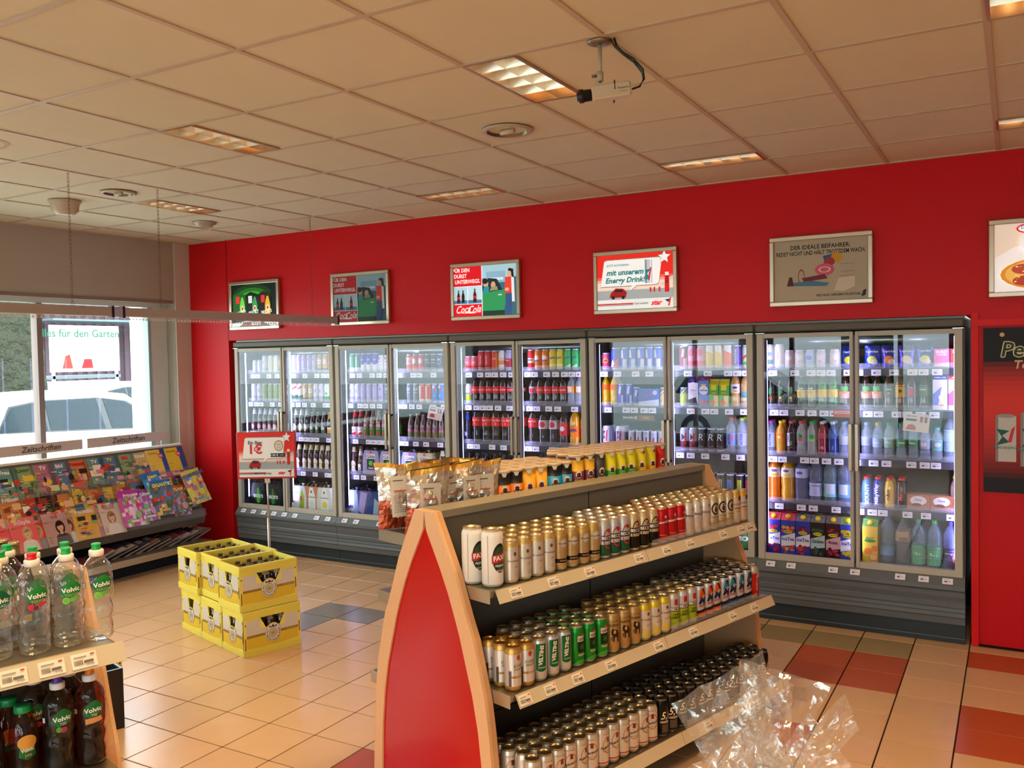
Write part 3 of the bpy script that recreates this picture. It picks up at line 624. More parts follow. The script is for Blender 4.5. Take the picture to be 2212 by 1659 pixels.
# big poster on the right
t = empty('wall_poster', (.43, WY - .012, 1.475), label='tall black and red energy drink poster at the right edge beside the fridges', cat='poster')
m = MB(); m.box(-.6, .6, -.006, .006, -.502, .508, '0c0a0a', 'print'); m.obj('poster_board', t)
L = []
for k in range(26):
    f = k / 25; z = -.44 + .74 * f; q = math.sin(min(1, max(0, f * 1.5 if f < .66 else (1 - f) * 3)) * PI / 2)
    L.append(clipr(-.6, .6, z, z + .0297, tuple(a * (1 - q) + b * q for a, b in zip(lin('140808'), lin('e03426')))))
L += [('t', 'Perfect', -.33 + .006 * math.cos(a), .37 + .006 * math.sin(a), .125, 'e0d0a8', 0, .012, .18) for a in [PI * k / 4 for k in range(8)]]
L += [('t', 'Perfect', -.33, .37, .125, '1c3c20', 0, .012, .18), ('t', 'Top Quality', -.27, .28, .07, 'e0b090', 0, .025, .18), ('e', -.5, .465, .013, .013, 'e0b878')]
for x, z, s in ((-.48, -.31, 1), (-.34, -.335, 1.15), (-.17, -.2, 1.3)):
    L += [clipr(x - .055 * s, x + .055 * s, z, z + .28 * s, 'c8c4bc'), clipr(x - .055 * s, x - .04 * s, z, z + .28 * s, '8c8884'), ('e', x, z + .28 * s, .05 * s, .012 * s, '9c9890'), ('p', [(x - .05 * s, z + .1 * s), (x + .02 * s, z + .12 * s), (x - .02 * s, z + .16 * s), (x + .02 * s, z + .19 * s), (x - .05 * s, z + .2 * s), (x - .02 * s, z + .15 * s)], '1c5c50'),
          ('p', [(x + .01 * s, z + .12 * s), (x + .03 * s, z + .12 * s), (x + .05 * s, z + .22 * s), (x + .03 * s, z + .2 * s)], 'd03040'), ('t', 'PURE ENERGY', x, z + .085 * s, .022 * s, '28806c', 0, .01)]
m = MB(); m.decals(L, flat(.0062), 'print'); m.obj('poster_print', t)

# ================================================================== REFRIGERATED CABINETS
MODX = [-6.66, -5.376, -4.112, -2.84, -1.566, -.27]
SH = [1.745, 1.468, 1.14, .81]      # shelf tops; deck at .44
DECK = .44
DK, SIL = '59595a', 'b9b5a4'
mat('satin', .42, spec=.35)
tag_me = MB().box(-.03, .03, -.001, .001, -.02, .02, 'f2f0fa', 'print')
tag_me.decals([('r', -.018, -.002, -.008, .002, '58586a'), ('r', .002, .02, -.004, 0, 'a0a0b0'), ('r', -.02, .012, .008, .011, 'b0b0c0')], flat(.001)); TAG = tag_me.mesh('price_tag')
rt = random.Random(11)
for mi in range(5):
    a, b = MODX[mi], MODX[mi + 1]; w = b - a; L0 = 0
    t = empty('refrigerated_cabinet', ((a + b) / 2, WY, 0), label='glass door drinks refrigerator, %s unit from the left, with two doors' % nth(mi), cat='refrigerator', group='row of drinks refrigerators')
    h = w / 2 - .0015
    m = MB(); m.box(-h, h, .78, .84, .3, 2.06, '40464c', 'satin'); m.box(-h, h, .0, .84, 2.0, 2.064, '555550', 'metal'); m.obj('insulated_back', t)
    for s in (-1, 1):
        m = MB(); x0, x1 = (-h, -h + .022) if s < 0 else (h - .022, h)
        m.box(x0, x1, .005, .779, .3, 1.999, '565c62', 'satin'); m.obj('side_wall', t)
    m = MB(); m.box(-h, h, -.052, .06, 1.992, 2.05, '5e594c', 'satin', .012); m.box(-h, h, -.055, -.05, 1.99, 1.996, '23211e', 'matte'); m.obj('header_rail', t)
    # ribbed base
    m = MB(); P = [(.1, .43), (-.03, .43), (-.075, .375), (-.078, .35), (-.06, .335), (-.06, .305), (-.05, .27), (-.056, .262), (-.056, .235), (-.044, .228), (-.05, .205), (-.044, .198), (-.052, .175), (-.044, .165), (-.04, .125), (-.02, .12), (.1, .12)]
    m.prism([(y, z) for y, z in P], -h, h, '62686a', 'satin', 'x'); m.box(-h, h, -.0301, .0, .376, .41, '34302c', 'matte'); m.obj('base_panel', t)
    m = MB(); m.box(-h, h, -.02, .1, .002, .12, '2e373b', 'satin'); m.box(-h, h, -.026, .0, .03, .036, '5c686e', 'satin'); m.obj('kick_plate', t)
    m = MB(); m.box(-h + .024, h - .024, .06, .775, DECK - .05, DECK, '3c4044', 'metal'); m.obj('deck', t)
    for j in range(9):
        if rt.random() < .25: continue
        x = -h + .1 + j * (w - .2) / 8; o = put('price_tag', TAG, t, (x, -.0605, .4)); o.rotation_euler = (-.69, 0, 0)
    for z in SH:
        m = MB(); m.box(-h + .026, h - .026, .13, .74, z - .022, z - .001, '4a4e55', 'metal'); sh = m.obj('shelf', t)
        m = MB(); m.box(-h + .026, h - .026, .098, .106, z - .056, z - .012, '3a3844', 'plastic'); m.box(-h + .026, h - .026, .106, .131, z - .03, z - .022, '3a3844', 'plastic'); pr_ = m.obj('price_rail', sh)
        m = MB(); m.box(-h + .026, h - .026, .102, .104, z - .01, z + .028, 'e8ecff', 'film'); m.obj('clear_guard', sh)
        x = -h + .07 + rt.uniform(0, .06)
        while x < h - .06:
            put('price_tag', TAG, sh, (x, .0965, z - .034)); x += rt.choice([.065, .08, .11, .15])
    for x in (-h + .045, 0, h - .045):
        m = MB(); m.prism([(x - .018, .045), (x + .018, .045), (x + .004, .07), (x - .004, .07)], .5, 1.96, '70747c', 'metal', 'z'); ls = m.obj('light_strip', t)
        for s in (-1, 1):
            if (x < -.1 and s < 0) or (x > .1 and s > 0): continue
            m = MB(); P = [(x + s * .019, .047), (x + s * .0055, .0712), (x + s * .0045, .0702), (x + s * .018, .046)]; P = P if s < 0 else P[::-1]
            m.prism(P, .52, 1.94, 'c4c0ff', 'led', 'z'); m.obj('led_strip', ls)
    m = MB(); m.tube([(-h + .05, .3, 1.93), (h - .05, .3, 1.93)], .045, 'b4b8b4', 'metal', 14); m.obj('canopy_roll', t)
    for d in (0, 1):
        x0, x1 = (-h + .012, -.006) if d == 0 else (.006, h - .012)
        z0, z1 = .425, 1.985; m = MB(); y0, y1 = -.042, -.004
        oi = .045; ii = .022
        L_, R_ = (oi, ii) if d == 0 else (ii, oi)
        m.box(x0, x0 + L_, y0, y1, z0, z1, SIL, 'satin', .003); m.box(x1 - R_, x1, y0, y1, z0, z1, SIL, 'satin', .003)
        m.box(x0 + L_, x1 - R_, y0 + .004, y1, z1 - .03, z1, SIL, 'satin'); m.box(x0 + L_, x1 - R_, y0 + .004, y1, z0, z0 + .04, SIL, 'satin')
        dr = m.obj('door', t)
        m = MB(); m.box(x0 + L_, x1 - R_, -.03, -.024, z0 + .04, z1 - .03, 'ffffff', 'doorpane'); m.obj('glass_pane', dr)
        hx = (x1 - .014) if d == 0 else (x0 + .014)
        m = MB(); m.box(hx - .012, hx + .012, -.09, -.072, 1.07, 1.38, 'a99c86', 'metal', .003); m.box(hx - .011, hx + .011, -.08, -.042, 1.36, 1.378, '6a6154', 'metal'); m.box(hx - .011, hx + .011, -.08, -.042, 1.072, 1.09, '6a6154', 'metal'); m.obj('handle', dr)
        m = MB(); px = x0 + .025 if d == 0 else x1 - .025; m.box(px - .03, px + .03, -.05, -.01, 1.986, 1.9915, 'c8c8c0', 'chrome'); m.obj('hinge', dr)
# ================================================================== PRODUCTS
KIND = {}   # code -> (name, category, description, [(part name or None, mesh)])
def K(code, name, cat, desc, *parts): KIND[code] = (name, cat, desc, parts)
def stock(code, loc, rotz, label, group, lids=True, wobble=0.):
    name, cat, desc, parts = KIND[code]
    o = put(name, parts[0][1], None, loc, rotz, label, cat, group)
    for pn, me in parts[1:]:
        if lids or pn not in ('lid',): put(pn, me, o)
    return o
def can_profile(r, h, bands, body, top='d8d8d6'):
    z1, z2 = .013, h - .026
    cuts = sorted({z1, z2} | {z for b in bands for z in b[:2] if z1 < z < z2})
    P = [(r * .70, .003), (r * .78, 0), (r * .86, .002), (r, z1)]; C_ = [top, top, top]
    for a, b in zip(cuts, cuts[1:]):
        c = body; mid = (a + b) / 2
        for q in bands:
            if q[0] <= mid <= q[1]: c = q[2]
        P.append((r, b)); C_.append(c)
    c = C_[-1]
    for q in bands:
        if q[0] <= h - .02 <= q[1]: c = q[2]
    P += [(r * .97, h - .02), (r * .85, h - .008), (r * .82, h - .004), (r * .86, h)]; C_ += [c, c, top, top]
    return P, C_
def can_meshes(code, body, decs=(), bands=(), top='d8d8d6', r=.033, h=.168, seg=20, mt='can', rim=None):
    P, C_ = can_profile(r, h, bands, body, rim or top)
    m = MB(); m.lathe(P, body, mt, seg, C_, close=False)
    m.decals(decs, cyl(r), mt, .008); 
    k = MB(); R = r * .86
    k.lathe([(R, h - .001), (R * 1.01, h + .0005), (R * .95, h), (R * .93, h - .005), (R * .35, h - .0055)], top, 'metal', seg, close=False)
    k.add([(R * .35 * math.sin(2 * PI * i / seg), -R * .35 * math.cos(2 * PI * i / seg), h - .0055) for i in range(seg)], [tuple(range(seg))], top, 'metal')
    k.box(-.006, .006, -.012, .008, h - .0052, h - .0038, top, 'metal'); k.add([(.009 * math.cos(2 * PI * i / 10), -.015 + .006 * math.sin(2 * PI * i / 10), h - .0051) for i in range(10)], [tuple(range(10))], '6c6a64', 'metal')
    return m, k
def CAN(code, desc, body, decs=(), bands=(), top='d8d8d6', r=.033, h=.168, name='beer_can', cat='beer can', near=False, rim=None, mt='can'):
    m, k = can_meshes(code, body, decs, bands, top, r, h, 24 if near else 14, mt, rim)
    if near: K(code, name, cat, desc, (None, m.mesh(name)), ('lid', k.mesh('lid')))
    else:
        o = len(m.v); m.v += k.v; m.f += [tuple(o + i for i in f) for f in k.f]; m.c += k.c; m.m += k.m; m.s += k.s
        K(code, name, cat, desc, (None, m.mesh(name)))
T, E_, O_, R_c, PG = 't', 'e', 'o', 'r', 'p'
GO = 'c8a860'
# --- cans on the island display
CAN('fax', 'large white one-litre beer can with black and red round badge', 'e8e6dc', [(E_, 0, .115, .034, .058, '1c1a1a'), (E_, 0, .115, .026, .046, '2c4a30'), (PG, [(-.036, .095), (.036, .103), (.036, .135), (-.036, .127)], 'b02020'), (T, 'FAXE', 0, .115, .026, 'f0e0d0', 4, .04), (T, 'PREMIUM', 0, .085, .011, 'e8e0d8', 0, .02), (T, 'QUALITY', 0, .066, .009, 'e8e0d8', 0, .02), ('r', -.052, -.0505, .02, .205, '8a8478')], r=.043, h=.225, top='c8b898', near=True, mt='paint')
CAN('kro', 'silver-white lager can with gold sides and black lettering', 'd9cfb0', [('r', -.024, .024, .014, .145, 'ddd9cc'), (T, 'Krombacher', .006, .09, .0125, '2c2822', 0, .01), (E_, .004, .118, .006, .008, '6a5a3c'), (T, 'Pils', .008, .066, .013, '8c8476', 10, 0, .4), (O_, .01, .035, .008, .007, .2, 'a09680')], [(.13, .17, 'd4b468')], top='d8c498', near=True)
CAN('war', 'gold lager can with white round badge and black band', 'c0a670', [(E_, .004, .115, .02, .02, 'e8e4d8'), (O_, .004, .115, .018, .018, .1, 'a08c58'), (T, 'Warsteiner', .004, .113, .0115, '33302c', 0, .02), ('r', -.03, .03, .078, .0785, '8a7440'), (T, 'PILSENER', 0, .041, .008, 'e0d0a0', 0, .02)], [(.032, .05, '1c1814'), (.13, .17, 'c8a65c')], top='d4c090', near=True)
CAN('bec', 'silver and green beer can with red oval ring and black band', 'c4c6c4', [(O_, .004, .088, .026, .045, .16, 'c83a38'), (PG, [(-.03, .078), (.034, .078), (.034, .102), (-.03, .102)], '1c1c1c'), (T, "BECK'S", .002, .09, .02, 'f0f0ec', 0, .035), (E_, .006, .122, .008, .008, 'c83a38')], [(.013, .062, '1f5c42')], top='d8d0c0', near=True)
CAN('beg', 'gold and black beer can with dark oval ring and white lettering', 'cdb88c', [(O_, .004, .088, .026, .05, .12, '1a1815'), (PG, [(-.03, .08), (.034, .08), (.034, .106), (-.03, .106)], '1c1a18'), (T, "BECK'S", .002, .093, .02, 'f0ece0', 0, .035), (PG, [(.004, .112), (.012, .135), (.018, .112)], 'b04030')], [(.013, .066, '1c1a18')], top='d8c498', near=True)
CAN('has', 'bright red beer can with white gothic lettering', 'c01c20', [(T, 'hasser\u00f6der', 0, .1, .0175, 'f0e8e0', 6, .025, .1), (PG, star_pts(.01, .125, .01, 5, .5), 'e8e0dc'), ('r', -.034, .034, .05, .0505, '8c1014'), (T, 'PREMIUM PILS', 0, .038, .007, 'e8b0a0', 0, .01)], top='d8c4a0', near=True)
CAN('bit', 'plain white beer can with brown gothic lettering', 'dedad0', [(T, 'Bitburger', .004, .1, .0165, '5c4630', 0, .02), (E_, .016, .13, .005, .007, '9c4c38'), (O_, .006, .07, .022, .022, .05, 'b4a88c'), ('r', -.034, .034, .035, .0355, 'b8ac94'), (T, 'PREMIUM', .008, .022, .006, 'a08c60', 0, .01)], top='d8c8a4', near=True)
CAN('fra', 'cream wheat beer can with black ring badge around a brown figure', 'cfc29c', [(E_, .002, .105, .024, .03, '23211f'), (E_, .002, .105, .017, .022, 'dcd4bc'), (E_, .004, .1, .009, .013, '5c2e20'), (E_, .003, .118, .006, .006, 'a06c50'), (T, 'WEISSBIER', .0, .062, .0095, '8c6c3c', 0, .02), (T, 'naturtr\u00fcb', .0, .048, .008, '8c6c3c', 0, .01)], [(.013, .04, 'c4a468')], top='d8c8a4', near=True)
CAN('pau', 'white and gold wheat beer can with dark red round seal', 'd9d2bf', [(T, 'PAULANER', .0, .1, .0115, '4c3c2c', 0, .02), (E_, .012, .13, .011, .013, '6c3028'), (PG, [(-.02, .075), (.03, .075), (.03, .083), (-.02, .083)], 'a8803c'), (T, 'WEISSBIER', .003, .062, .008, '9c7c4c', 0, .01), (O_, .004, .03, .012, .01, .1, 'b8a888')], [(.135, .17, 'd8a848')], top='d8c498', near=True)
CAN('koe', 'white beer can with gold rims, red seal and script', 'd6d4cc', [(E_, .006, .13, .008, .011, 'b8432c'), (T, 'K\u00f6nig', .004, .1, .018, '4c4a46', 8, 0, .4), (T, 'Pilsener', .006, .086, .013, '5c5a54', 8, 0, .4), ('r', -.03, .034, .052, .06, 'a8844c'), (T, 'PREMIUM', .01, .056, .007, 'e8d8b0', 0, .01), ('r', -.034, -.024, .02, .08, '54504c')], [(.013, .02, 'b08c4c'), (.143, .17, 'c49c4c')], top='b08848', near=True)
CAN('vel', 'silver beer can with tall green panel and upright white lettering', 'c2c4c4', [('r', -.022, .022, .052, .15, '0f6a38'), (E_, 0, .052, .022, .012, '0f6a38'), (T, 'VELTINS', .0, .105, .0215, 'f2f2f0', 84, .045), (T, 'PILSENER', .002, .056, .0075, 'c8d8cc', 0, .02)], top='a89c84', near=True)
CAN('gil', 'shiny green beer can with white name panel over black panel', '1f8c30', [('r', -.012, .03, .105, .128, 'e8e6e0'), (T, 'Gilde', .009, .115, .017, '2c2a28', 4, .025), (E_, .012, .132, .007, .006, 'd84030'), ('r', -.012, .03, .06, .105, '1c2a1c'), (PG, star_pts(.01, .083, .014, 6, .6), '1f7c2c'), (T, 'PILSENER', .009, .05, .009, 'e8f0e4', 0, .03), (PG, [(-.03, .014), (.03, .014), (.02, .035), (-.01, .03)], '3cb03c')], top='b0a88c', near=True)
CAN('ele', 'gold strong beer can with black elephant drawing', 'b4935a', [(T, 'ELEPHANT', .004, .12, .0135, '2c2418', 0, .03), (T, 'Carlsberg', .004, .138, .009, '4c3c28', 6, .01, .3), (PG, [(-.012, .05), (-.006, .05), (-.004, .07), (.006, .07), (.008, .048), (.016, .048), (.018, .085), (.01, .1), (-.004, .102), (-.014, .108), (-.02, .095), (-.018, .075), (-.02, .055), (-.016, .055), (-.014, .078), (-.012, .07)], '33281a'), (E_, -.004, .092, .006, .008, 'c8a868'), (PG, [(-.022, .07), (-.014, .076), (-.016, .08)], 'efe2c0')], top='c0a878', near=True)
CAN('krr', 'silver-white shandy can with yellow shoulder and black lettering', 'd6d6ce', [(T, 'Krombacher', .004, .095, .013, '2c2a26', 0, .01), (PG, [(-.03, .014), (.034, .014), (.034, .06), (.01, .04), (-.02, .06)], 'dcd070'), (E_, .004, .12, .006, .008, '5c5040'), (T, 'Radler', .008, .07, .012, 'b0a048', 8, .01, .3)], [(.135, .17, 'dcc430')], top='c8b88c', near=True)
CAN('bel', 'silver and lime can with red key crest and black band', 'c6c6c4', [(PG, [(-.03, .085), (.034, .085), (.034, .104), (-.03, .104)], '1c1c1c'), (T, "BECK'S", .002, .0945, .019, 'f0f0ec', 0, .035), ('r', -.006, .012, .115, .142, 'c03038'), (T, 'GREEN', .004, .07, .0125, '3c4c14', 0, .02), (T, 'LEMON', .002, .056, .0165, '3c4c14', 0, .02)], [(.013, .085, 'a4c02c')], top='c8b88c', near=True)
def mixc(code, desc, c1, c2, txt): CAN(code, desc, 'c0c2c4', [(PG, [(-.01, .15), (.012, .15), (.026, .11), (.008, .12), (-.02, .1)], c1), (PG, [(-.004, .15), (.004, .15), (.02, .118), (.012, .118)], '16161c'), (T, 'M', -.004, .09, .044, '1c2450', 0, .05, .3), (T, 'MIXERY', .002, .068, .013, 'c83030', 8, .02, .2), (T, txt, .002, .05, .013, 'e8e8f0', 6, .03, .2), (PG, [(-.034, .04), (.034, .06), (.034, .044), (-.034, .028)], '1c1c34')], [(.013, .04, c2)], top='a8a498', rim='1c1c1c', near=True)
mixc('mio', 'silver mixed beer can with orange rays and orange foot', 'd85a2c', 'd86a20', 'COLA'); mixc('mib', 'silver mixed beer can with blue rays and blue foot', '2c8cb4', '1c6ca4', 'ENERGY')
mixc('mid', 'silver and dark blue mixed beer can', '3a5c78', '28486c', 'ICE BLUE')
CAN('rdc', 'red can with silver shoulder at the display corner', 'b8201c', [(T, 'FASSBRAUSE', 0, .08, .014, 'f0e0d8', 90, .02), (E_, .012, .12, .014, .012, 'd8c0b0')], [(.13, .17, 'b8b4ac')], top='c8b898', near=True)
CAN('pad', 'silver-white beer can with red ring and black script', 'd2cdc0', [(O_, .006, .095, .026, .034, .08, 'b04038'), (T, 'Paderborner', .006, .09, .0145, '1c1a18', 10, .02, .4), ('r', 0, .013, .108, .128, '7c3428'), (T, 'PREMIUM PILSENER', .006, .072, .006, '8c7c6c', 0, .01), (T, 'PADER PREMIUM', 0, .142, .006, '8c8478', 0, .01)], [(.022, .027, 'b03a30'), (.013, .018, 'b8b0a4')], top='9c8c6c', near=True)
CAN('fuf', 'black beer can with large white figures', '161412', [(T, '5,0', .002, .095, .046, 'f0f0ea', 0, .012, .3), (T, 'ORIGINAL', .002, .068, .0125, 'f0f0ea', 0, .03), ('r', -.018, .022, .022, .058, '57544e')], top='6c675c', near=True)

# --- simple cans in the fridges
SC_ = dict(name='drink_can', cat='drink can')
def cz(code, desc, body, decs=(), bands=(), top='dcdcea', **k):
    kk = dict(SC_); kk.update(k); CAN(code, desc, body, decs, bands, top, mt='paint', **kk)
W_ = 'f0eefa'
cz('wh', 'white can', 'dcdcf2', [(E_, 0, .1, .012, .02, 'b0b0d0')], [(.02, .05, 'b8b8d8')])
cz('ws', 'short white can', 'c8d4e8', [('r', -.02, .02, .03, .07, 'e8ecf4')], r=.031, h=.125)
cz('wl', 'pale lilac can', 'b6aee0', [(O_, 0, .09, .018, .03, .15, 'd6d2f2')])
cz('wr', 'lilac can with a small red mark', 'c2bcec', [(E_, 0, .12, .007, .01, 'd03858'), (T, 'PREMIUM', 0, .05, .012, '8c84b8')])
cz('go', 'gold and white can', 'c8b070', [(E_, 0, .1, .022, .024, 'ece8f4'), (T, 'Pilsener', 0, .1, .012, '6c6450')], [(.02, .035, '3c3430')])
cz('cr', 'cream and gold can', 'e8e8d8', [('r', -.012, .0, .02, .15, 'c8b888')])
cz('rd', 'red can', 'e03038', [(T, 'COLA', 0, .09, .02, 'fbe8ea', 0, .02)])
cz('gn', 'green can with upright white lettering', '1f9a60', [(T, 'HEINEKEN', 0, .09, .022, 'e8fff4', 90, .02)], [(.013, .04, 'e4f4ec')])
cz('bw', 'blue and white can with scalloped edge', 'eaf0fc', [(E_, 0, .085, .03, .02, '3c38c8'), (T, '5,0', 0, .11, .02, 'ffffff')], [(.085, .17, '4038c8')])
cz('wd', 'white can with a red disc', 'eeeaf8', [(E_, -.006, .12, .01, .012, 'c03050'), (T, 'JIM', 0, .09, .014, '7c7898'), (T, 'COLA', 0, .06, .012, 'a09cb8')], [(.145, .17, 'e07890')], h=.15, r=.031)
cz('rw', 'red and white can', 'f0c8c0', [(T, 'Havana', 0, .09, .016, 'd03020')], [(.013, .06, 'e84828'), (.13, .17, 'e04850')], h=.15, r=.031)
cz('rk', 'red can with white swirl', 'd82828', [(E_, .0, .09, .022, .024, 'f4e8e8')], [(.013, .04, 'f05030')], h=.15, r=.031)
cz('bk', 'black can with white lettering', '15141c', [(T, "JACK", 0, .1, .018, 'ecebf4', 0, .01), (T, '& COLA', 0, .075, .013, 'c8c8d8'), ('r', -.018, .018, .03, .032, 'c8c8d8')], h=.15, r=.031)
cz('nv', 'navy can with white lettering', '1c2448', [(T, 'GIN', 0, .1, .02, 'dfe4f8'), (O_, 0, .08, .02, .02, .1, 'c0c8e8')], h=.15, r=.031)
cz('kr', 'dark can with a red rim', '26242c', [(T, 'RUM', 0, .09, .018, 'd8d4e0')], [(.13, .17, 'd03848')], h=.15, r=.031)
cz('cc', 'red cola can', 'd8303c', [(T, 'Coca-Cola', 0, .09, .016, 'fbf0f2', 90, .01, .3), ('r', -.033, .033, .02, .03, 'e86a30')], [(.013, .045, 'b01c20')])
cz('cs', 'short red cola can', 'e87078', [(T, 'Cola', 0, .07, .02, 'fff4f4', 0, .01, .3)], [(.013, .045, 'd82c20')], h=.125)
cz('co', 'orange-red cola can', 'e84830', [(T, 'Cola', 0, .1, .02, 'fff4ee', 0, .01, .3), ('r', .012, .033, .02, .15, 'f08a30')])
cz('cw', 'white and orange cola can', 'eee6ea', [(T, 'Cola', 0, .1, .018, 'e87830', 0, .01, .3)], [(.05, .085, 'f0963c')])
cz('ci', 'silver cola can with red swoosh', 'b4b2cc', [(T, 'Cola', 0, .085, .02, 'f8f4fa', 0, .01, .3)], [(.03, .1, 'c02c3c')])
cz('ck', 'dark cherry cola can', '8c1c3c', [(T, 'Cherry', 0, .09, .018, 'f8e0ec', 0, .01, .3)], [(.13, .17, '30202c'), (.02, .06, 'c83c68')])
cz('fr', 'red soda can with blue lettering', 'd01c28', [(T, 'fanta', 0, .085, .022, '3c3cb0', 0, .03)], [(.06, .1, 'ecd490')])
cz('fo', 'orange soda can with blue lettering', 'ee8418', [(E_, 0, .1, .024, .022, 'fbe8cc'), (T, 'fanta', 0, .08, .026, '3850c0', 8, .03)], [(.013, .04, 'f0c8a0')])
cz('fy', 'yellow soda can with blue lettering', 'f0dc30', [(T, 'fanta', 0, .1, .026, '2c50b8', 10, .03)], [(.013, .05, 'f4f0a8')])
cz('sg', 'green soda can with blue lettering', '44c468', [(T, 'Sprite', 0, .1, .022, '2c48b0', 12, .03), (PG, [(-.03, .02), (.03, .05), (.03, .02)], 'd8f4dc')])
cz('ps', 'short pink iced tea can', 'ee5c7c', [(E_, 0, .07, .022, .018, 'f4d860'), (E_, 0, .07, .015, .011, 'e03048')], h=.13)
cz('bb', 'large blue can with red and white zigzag', '2430b4', [(PG, [(-.03, .02), (.04, .02), (.04, .1), (0, .05), (-.02, .07)], 'd8283c'), (PG, [(-.034, .02), (-.01, .08), (.005, .05), (-.01, .02)], 'f4f4fc')], r=.042, h=.168)
cz('bs', 'blue and silver energy can', '4468d8', [(PG, [(-.03, .15), (-.004, .15), (.004, .09), (-.03, .09)], 'dfe8f8'), (PG, [(.0, .08), (.03, .08), (.03, .015), (.0, .015)], 'd8e4f8'), ('r', -.02, .02, .082, .09, 'c84860')], top='e8f0ff')
cz('bt', 'tall slim blue and silver energy can', '2834c8', [(PG, [(-.006, .15), (.012, .15), (.004, .09), (-.014, .09)], 'd8dcf0'), (PG, [(.01, .08), (.024, .08), (.024, .015), (.01, .015)], 'c8cce8'), (T, 'Red Bull', 0, .085, .014, 'd82838', 0, .02)], r=.03, h=.165)
cz('bu', 'small blue and silver energy can', '2834c8', [(PG, [(-.004, .12), (.012, .12), (.006, .075), (-.01, .075)], 'd8dcf0'), (T, 'Red Bull', 0, .07, .013, 'e04848', 0, .02)], [(.013, .05, '2028a8')], r=.0285, h=.14)
cz('rb', 'dark red and silver energy can', '8c2444', [(PG, [(-.006, .15), (.012, .15), (.004, .09), (-.014, .09)], 'e0d0dc'), (PG, [(.0, .08), (.03, .08), (.03, .015), (.0, .015)], 'e8b8c4')])
cz('ek', 'pink and white energy can', 'f0a0bc', [(E_, 0, .12, .022, .026, 'e84870')], [(.013, .06, 'e85878')])
cz('ey', 'yellow energy can with white top', 'ecca14', [(PG, [(-.03, .17), (.03, .17), (.03, .11), (-.03, .135)], 'f6f2ea')])
cz('eo', 'orange-red energy can with white top', 'f25c30', [(PG, [(-.03, .17), (.03, .17), (.03, .11), (-.03, .135)], 'f6f0ea')])
cz('ep', 'purple energy can with upright lettering', '5c2c98', [(T, 'ROCKSTAR', 0, .09, .02, 'e0c8f4', 90, .02)])
cz('eg', 'white and green energy can with red slash', 'b8d8b4', [(PG, [(-.03, .06), (.03, .1), (.03, .12), (-.03, .08)], 'd83048'), (PG, [(-.03, .02), (.03, .03), (.03, .07), (-.02, .04)], '54c02c')])
cz('gy', 'grey beer can with white figures', '7c8890', [(T, '5,0', 0, .12, .034, 'f0f4f8', 0, .01, .3), (T, 'ORIGINAL', 0, .09, .01, 'd8dce4')], name='beer_can', cat='beer can')
cz('gb', 'green and gold beer can', '98a870', [(T, 'Pils', 0, .09, .014, '5c6040')], name='beer_can', cat='beer can')
cz('rg', 'white and green beer can with red flash', 'ece6e8', [(PG, [(-.03, .1), (.03, .13), (.03, .15), (-.03, .12)], 'd83848'), (E_, 0, .07, .016, .018, 'f8f8f4')], [(.013, .06, '1f5c48')], name='beer_can', cat='beer can')
cz('wg', 'white can with green foot and large 9', 'e4f0e8', [(T, '96', 0, .075, .03, '2c4c3c', 0, .02)], [(.013, .05, '2cac58')])
cz('ob', 'orange and white can', 'ee7848', [(PG, [(-.033, .15), (-.008, .15), (-.014, .02), (-.033, .02)], 'f4ece4'), (PG, [(0, .04), (.02, .04), (.02, .14), (.006, .14)], 'e03838')], [(.013, .035, 'f0d8cc')])
cz('bl', 'light blue can with white swirl', '3c86cc', [(E_, -.004, .14, .014, .016, 'eef4fa'), (PG, [(.004, .1), (.02, .1), (.014, .15), (.002, .14)], 'e03848'), (T, 'V', 0, .06, .03, 'c8e0f4')])
cz('mx', 'brown and white mixed drink can', 'a88468', [(PG, [(-.012, .16), (.012, .16), (.004, .11)], 'f4f0ea'), (T, 'V', 0, .06, .034, 'e8d8c4')], [(.013, .03, 'f0a47c')])
cz('lm', 'lime and white can with CHECK lettering', 'd8dce0', [(T, 'CHECK', 0, .085, .017, '3c4844', 0, .03)], [(.013, .075, 'c4dc1c')])
cz('be', 'brown and yellow slanted latte can', '9c6c54', [(PG, [(-.033, .013), (.033, .013), (.033, .12), (-.033, .06)], 'd8c488'), (PG, [(-.033, .07), (.033, .13), (.033, .14), (-.033, .08)], 'f0ece8')], r=.03, h=.14)
cz('bg', 'green and grey slanted drink can', '6c7c6c', [(PG, [(-.033, .013), (.033, .013), (.033, .12), (-.033, .05)], 'b8cc3c'), (PG, [(-.033, .06), (.033, .13), (.033, .14), (-.033, .07)], 'e8ece8')], r=.03, h=.14)
cz('sx', 'large silver can with a red and black star mark', 'c0c0d4', [(PG, [(.0, .05), (.014, .05), (.02, .14), (.008, .13)], 'c83048'), (PG, [(-.024, .06), (.0, .08), (-.014, .1), (.004, .13), (-.024, .13), (-.01, .1)], '50505c')], r=.041, h=.168)
cz('ss', 'small silver can with a red mark', 'c4ccd8', [(PG, [(-.004, .04), (.006, .04), (.01, .09), (.0, .085)], 'd83c44')], r=.028, h=.135)
cz('sr', 'silver and red can with dark foot', 'b8b8c4', [(PG, [(-.02, .07), (.01, .1), (-.02, .13)], '30303c'), (PG, [(.004, .05), (.014, .05), (.02, .13), (.008, .13)], 'd03040')], [(.013, .07, '6c1c2c')])
cz('rr', 'black can with a large silver R', '17151a', [(T, 'R', 0, .1, .07, 'ccd0dc', 0, .0, .2), (T, 'RELENTLESS', 0, .035, .009, 'a8a8b4')])
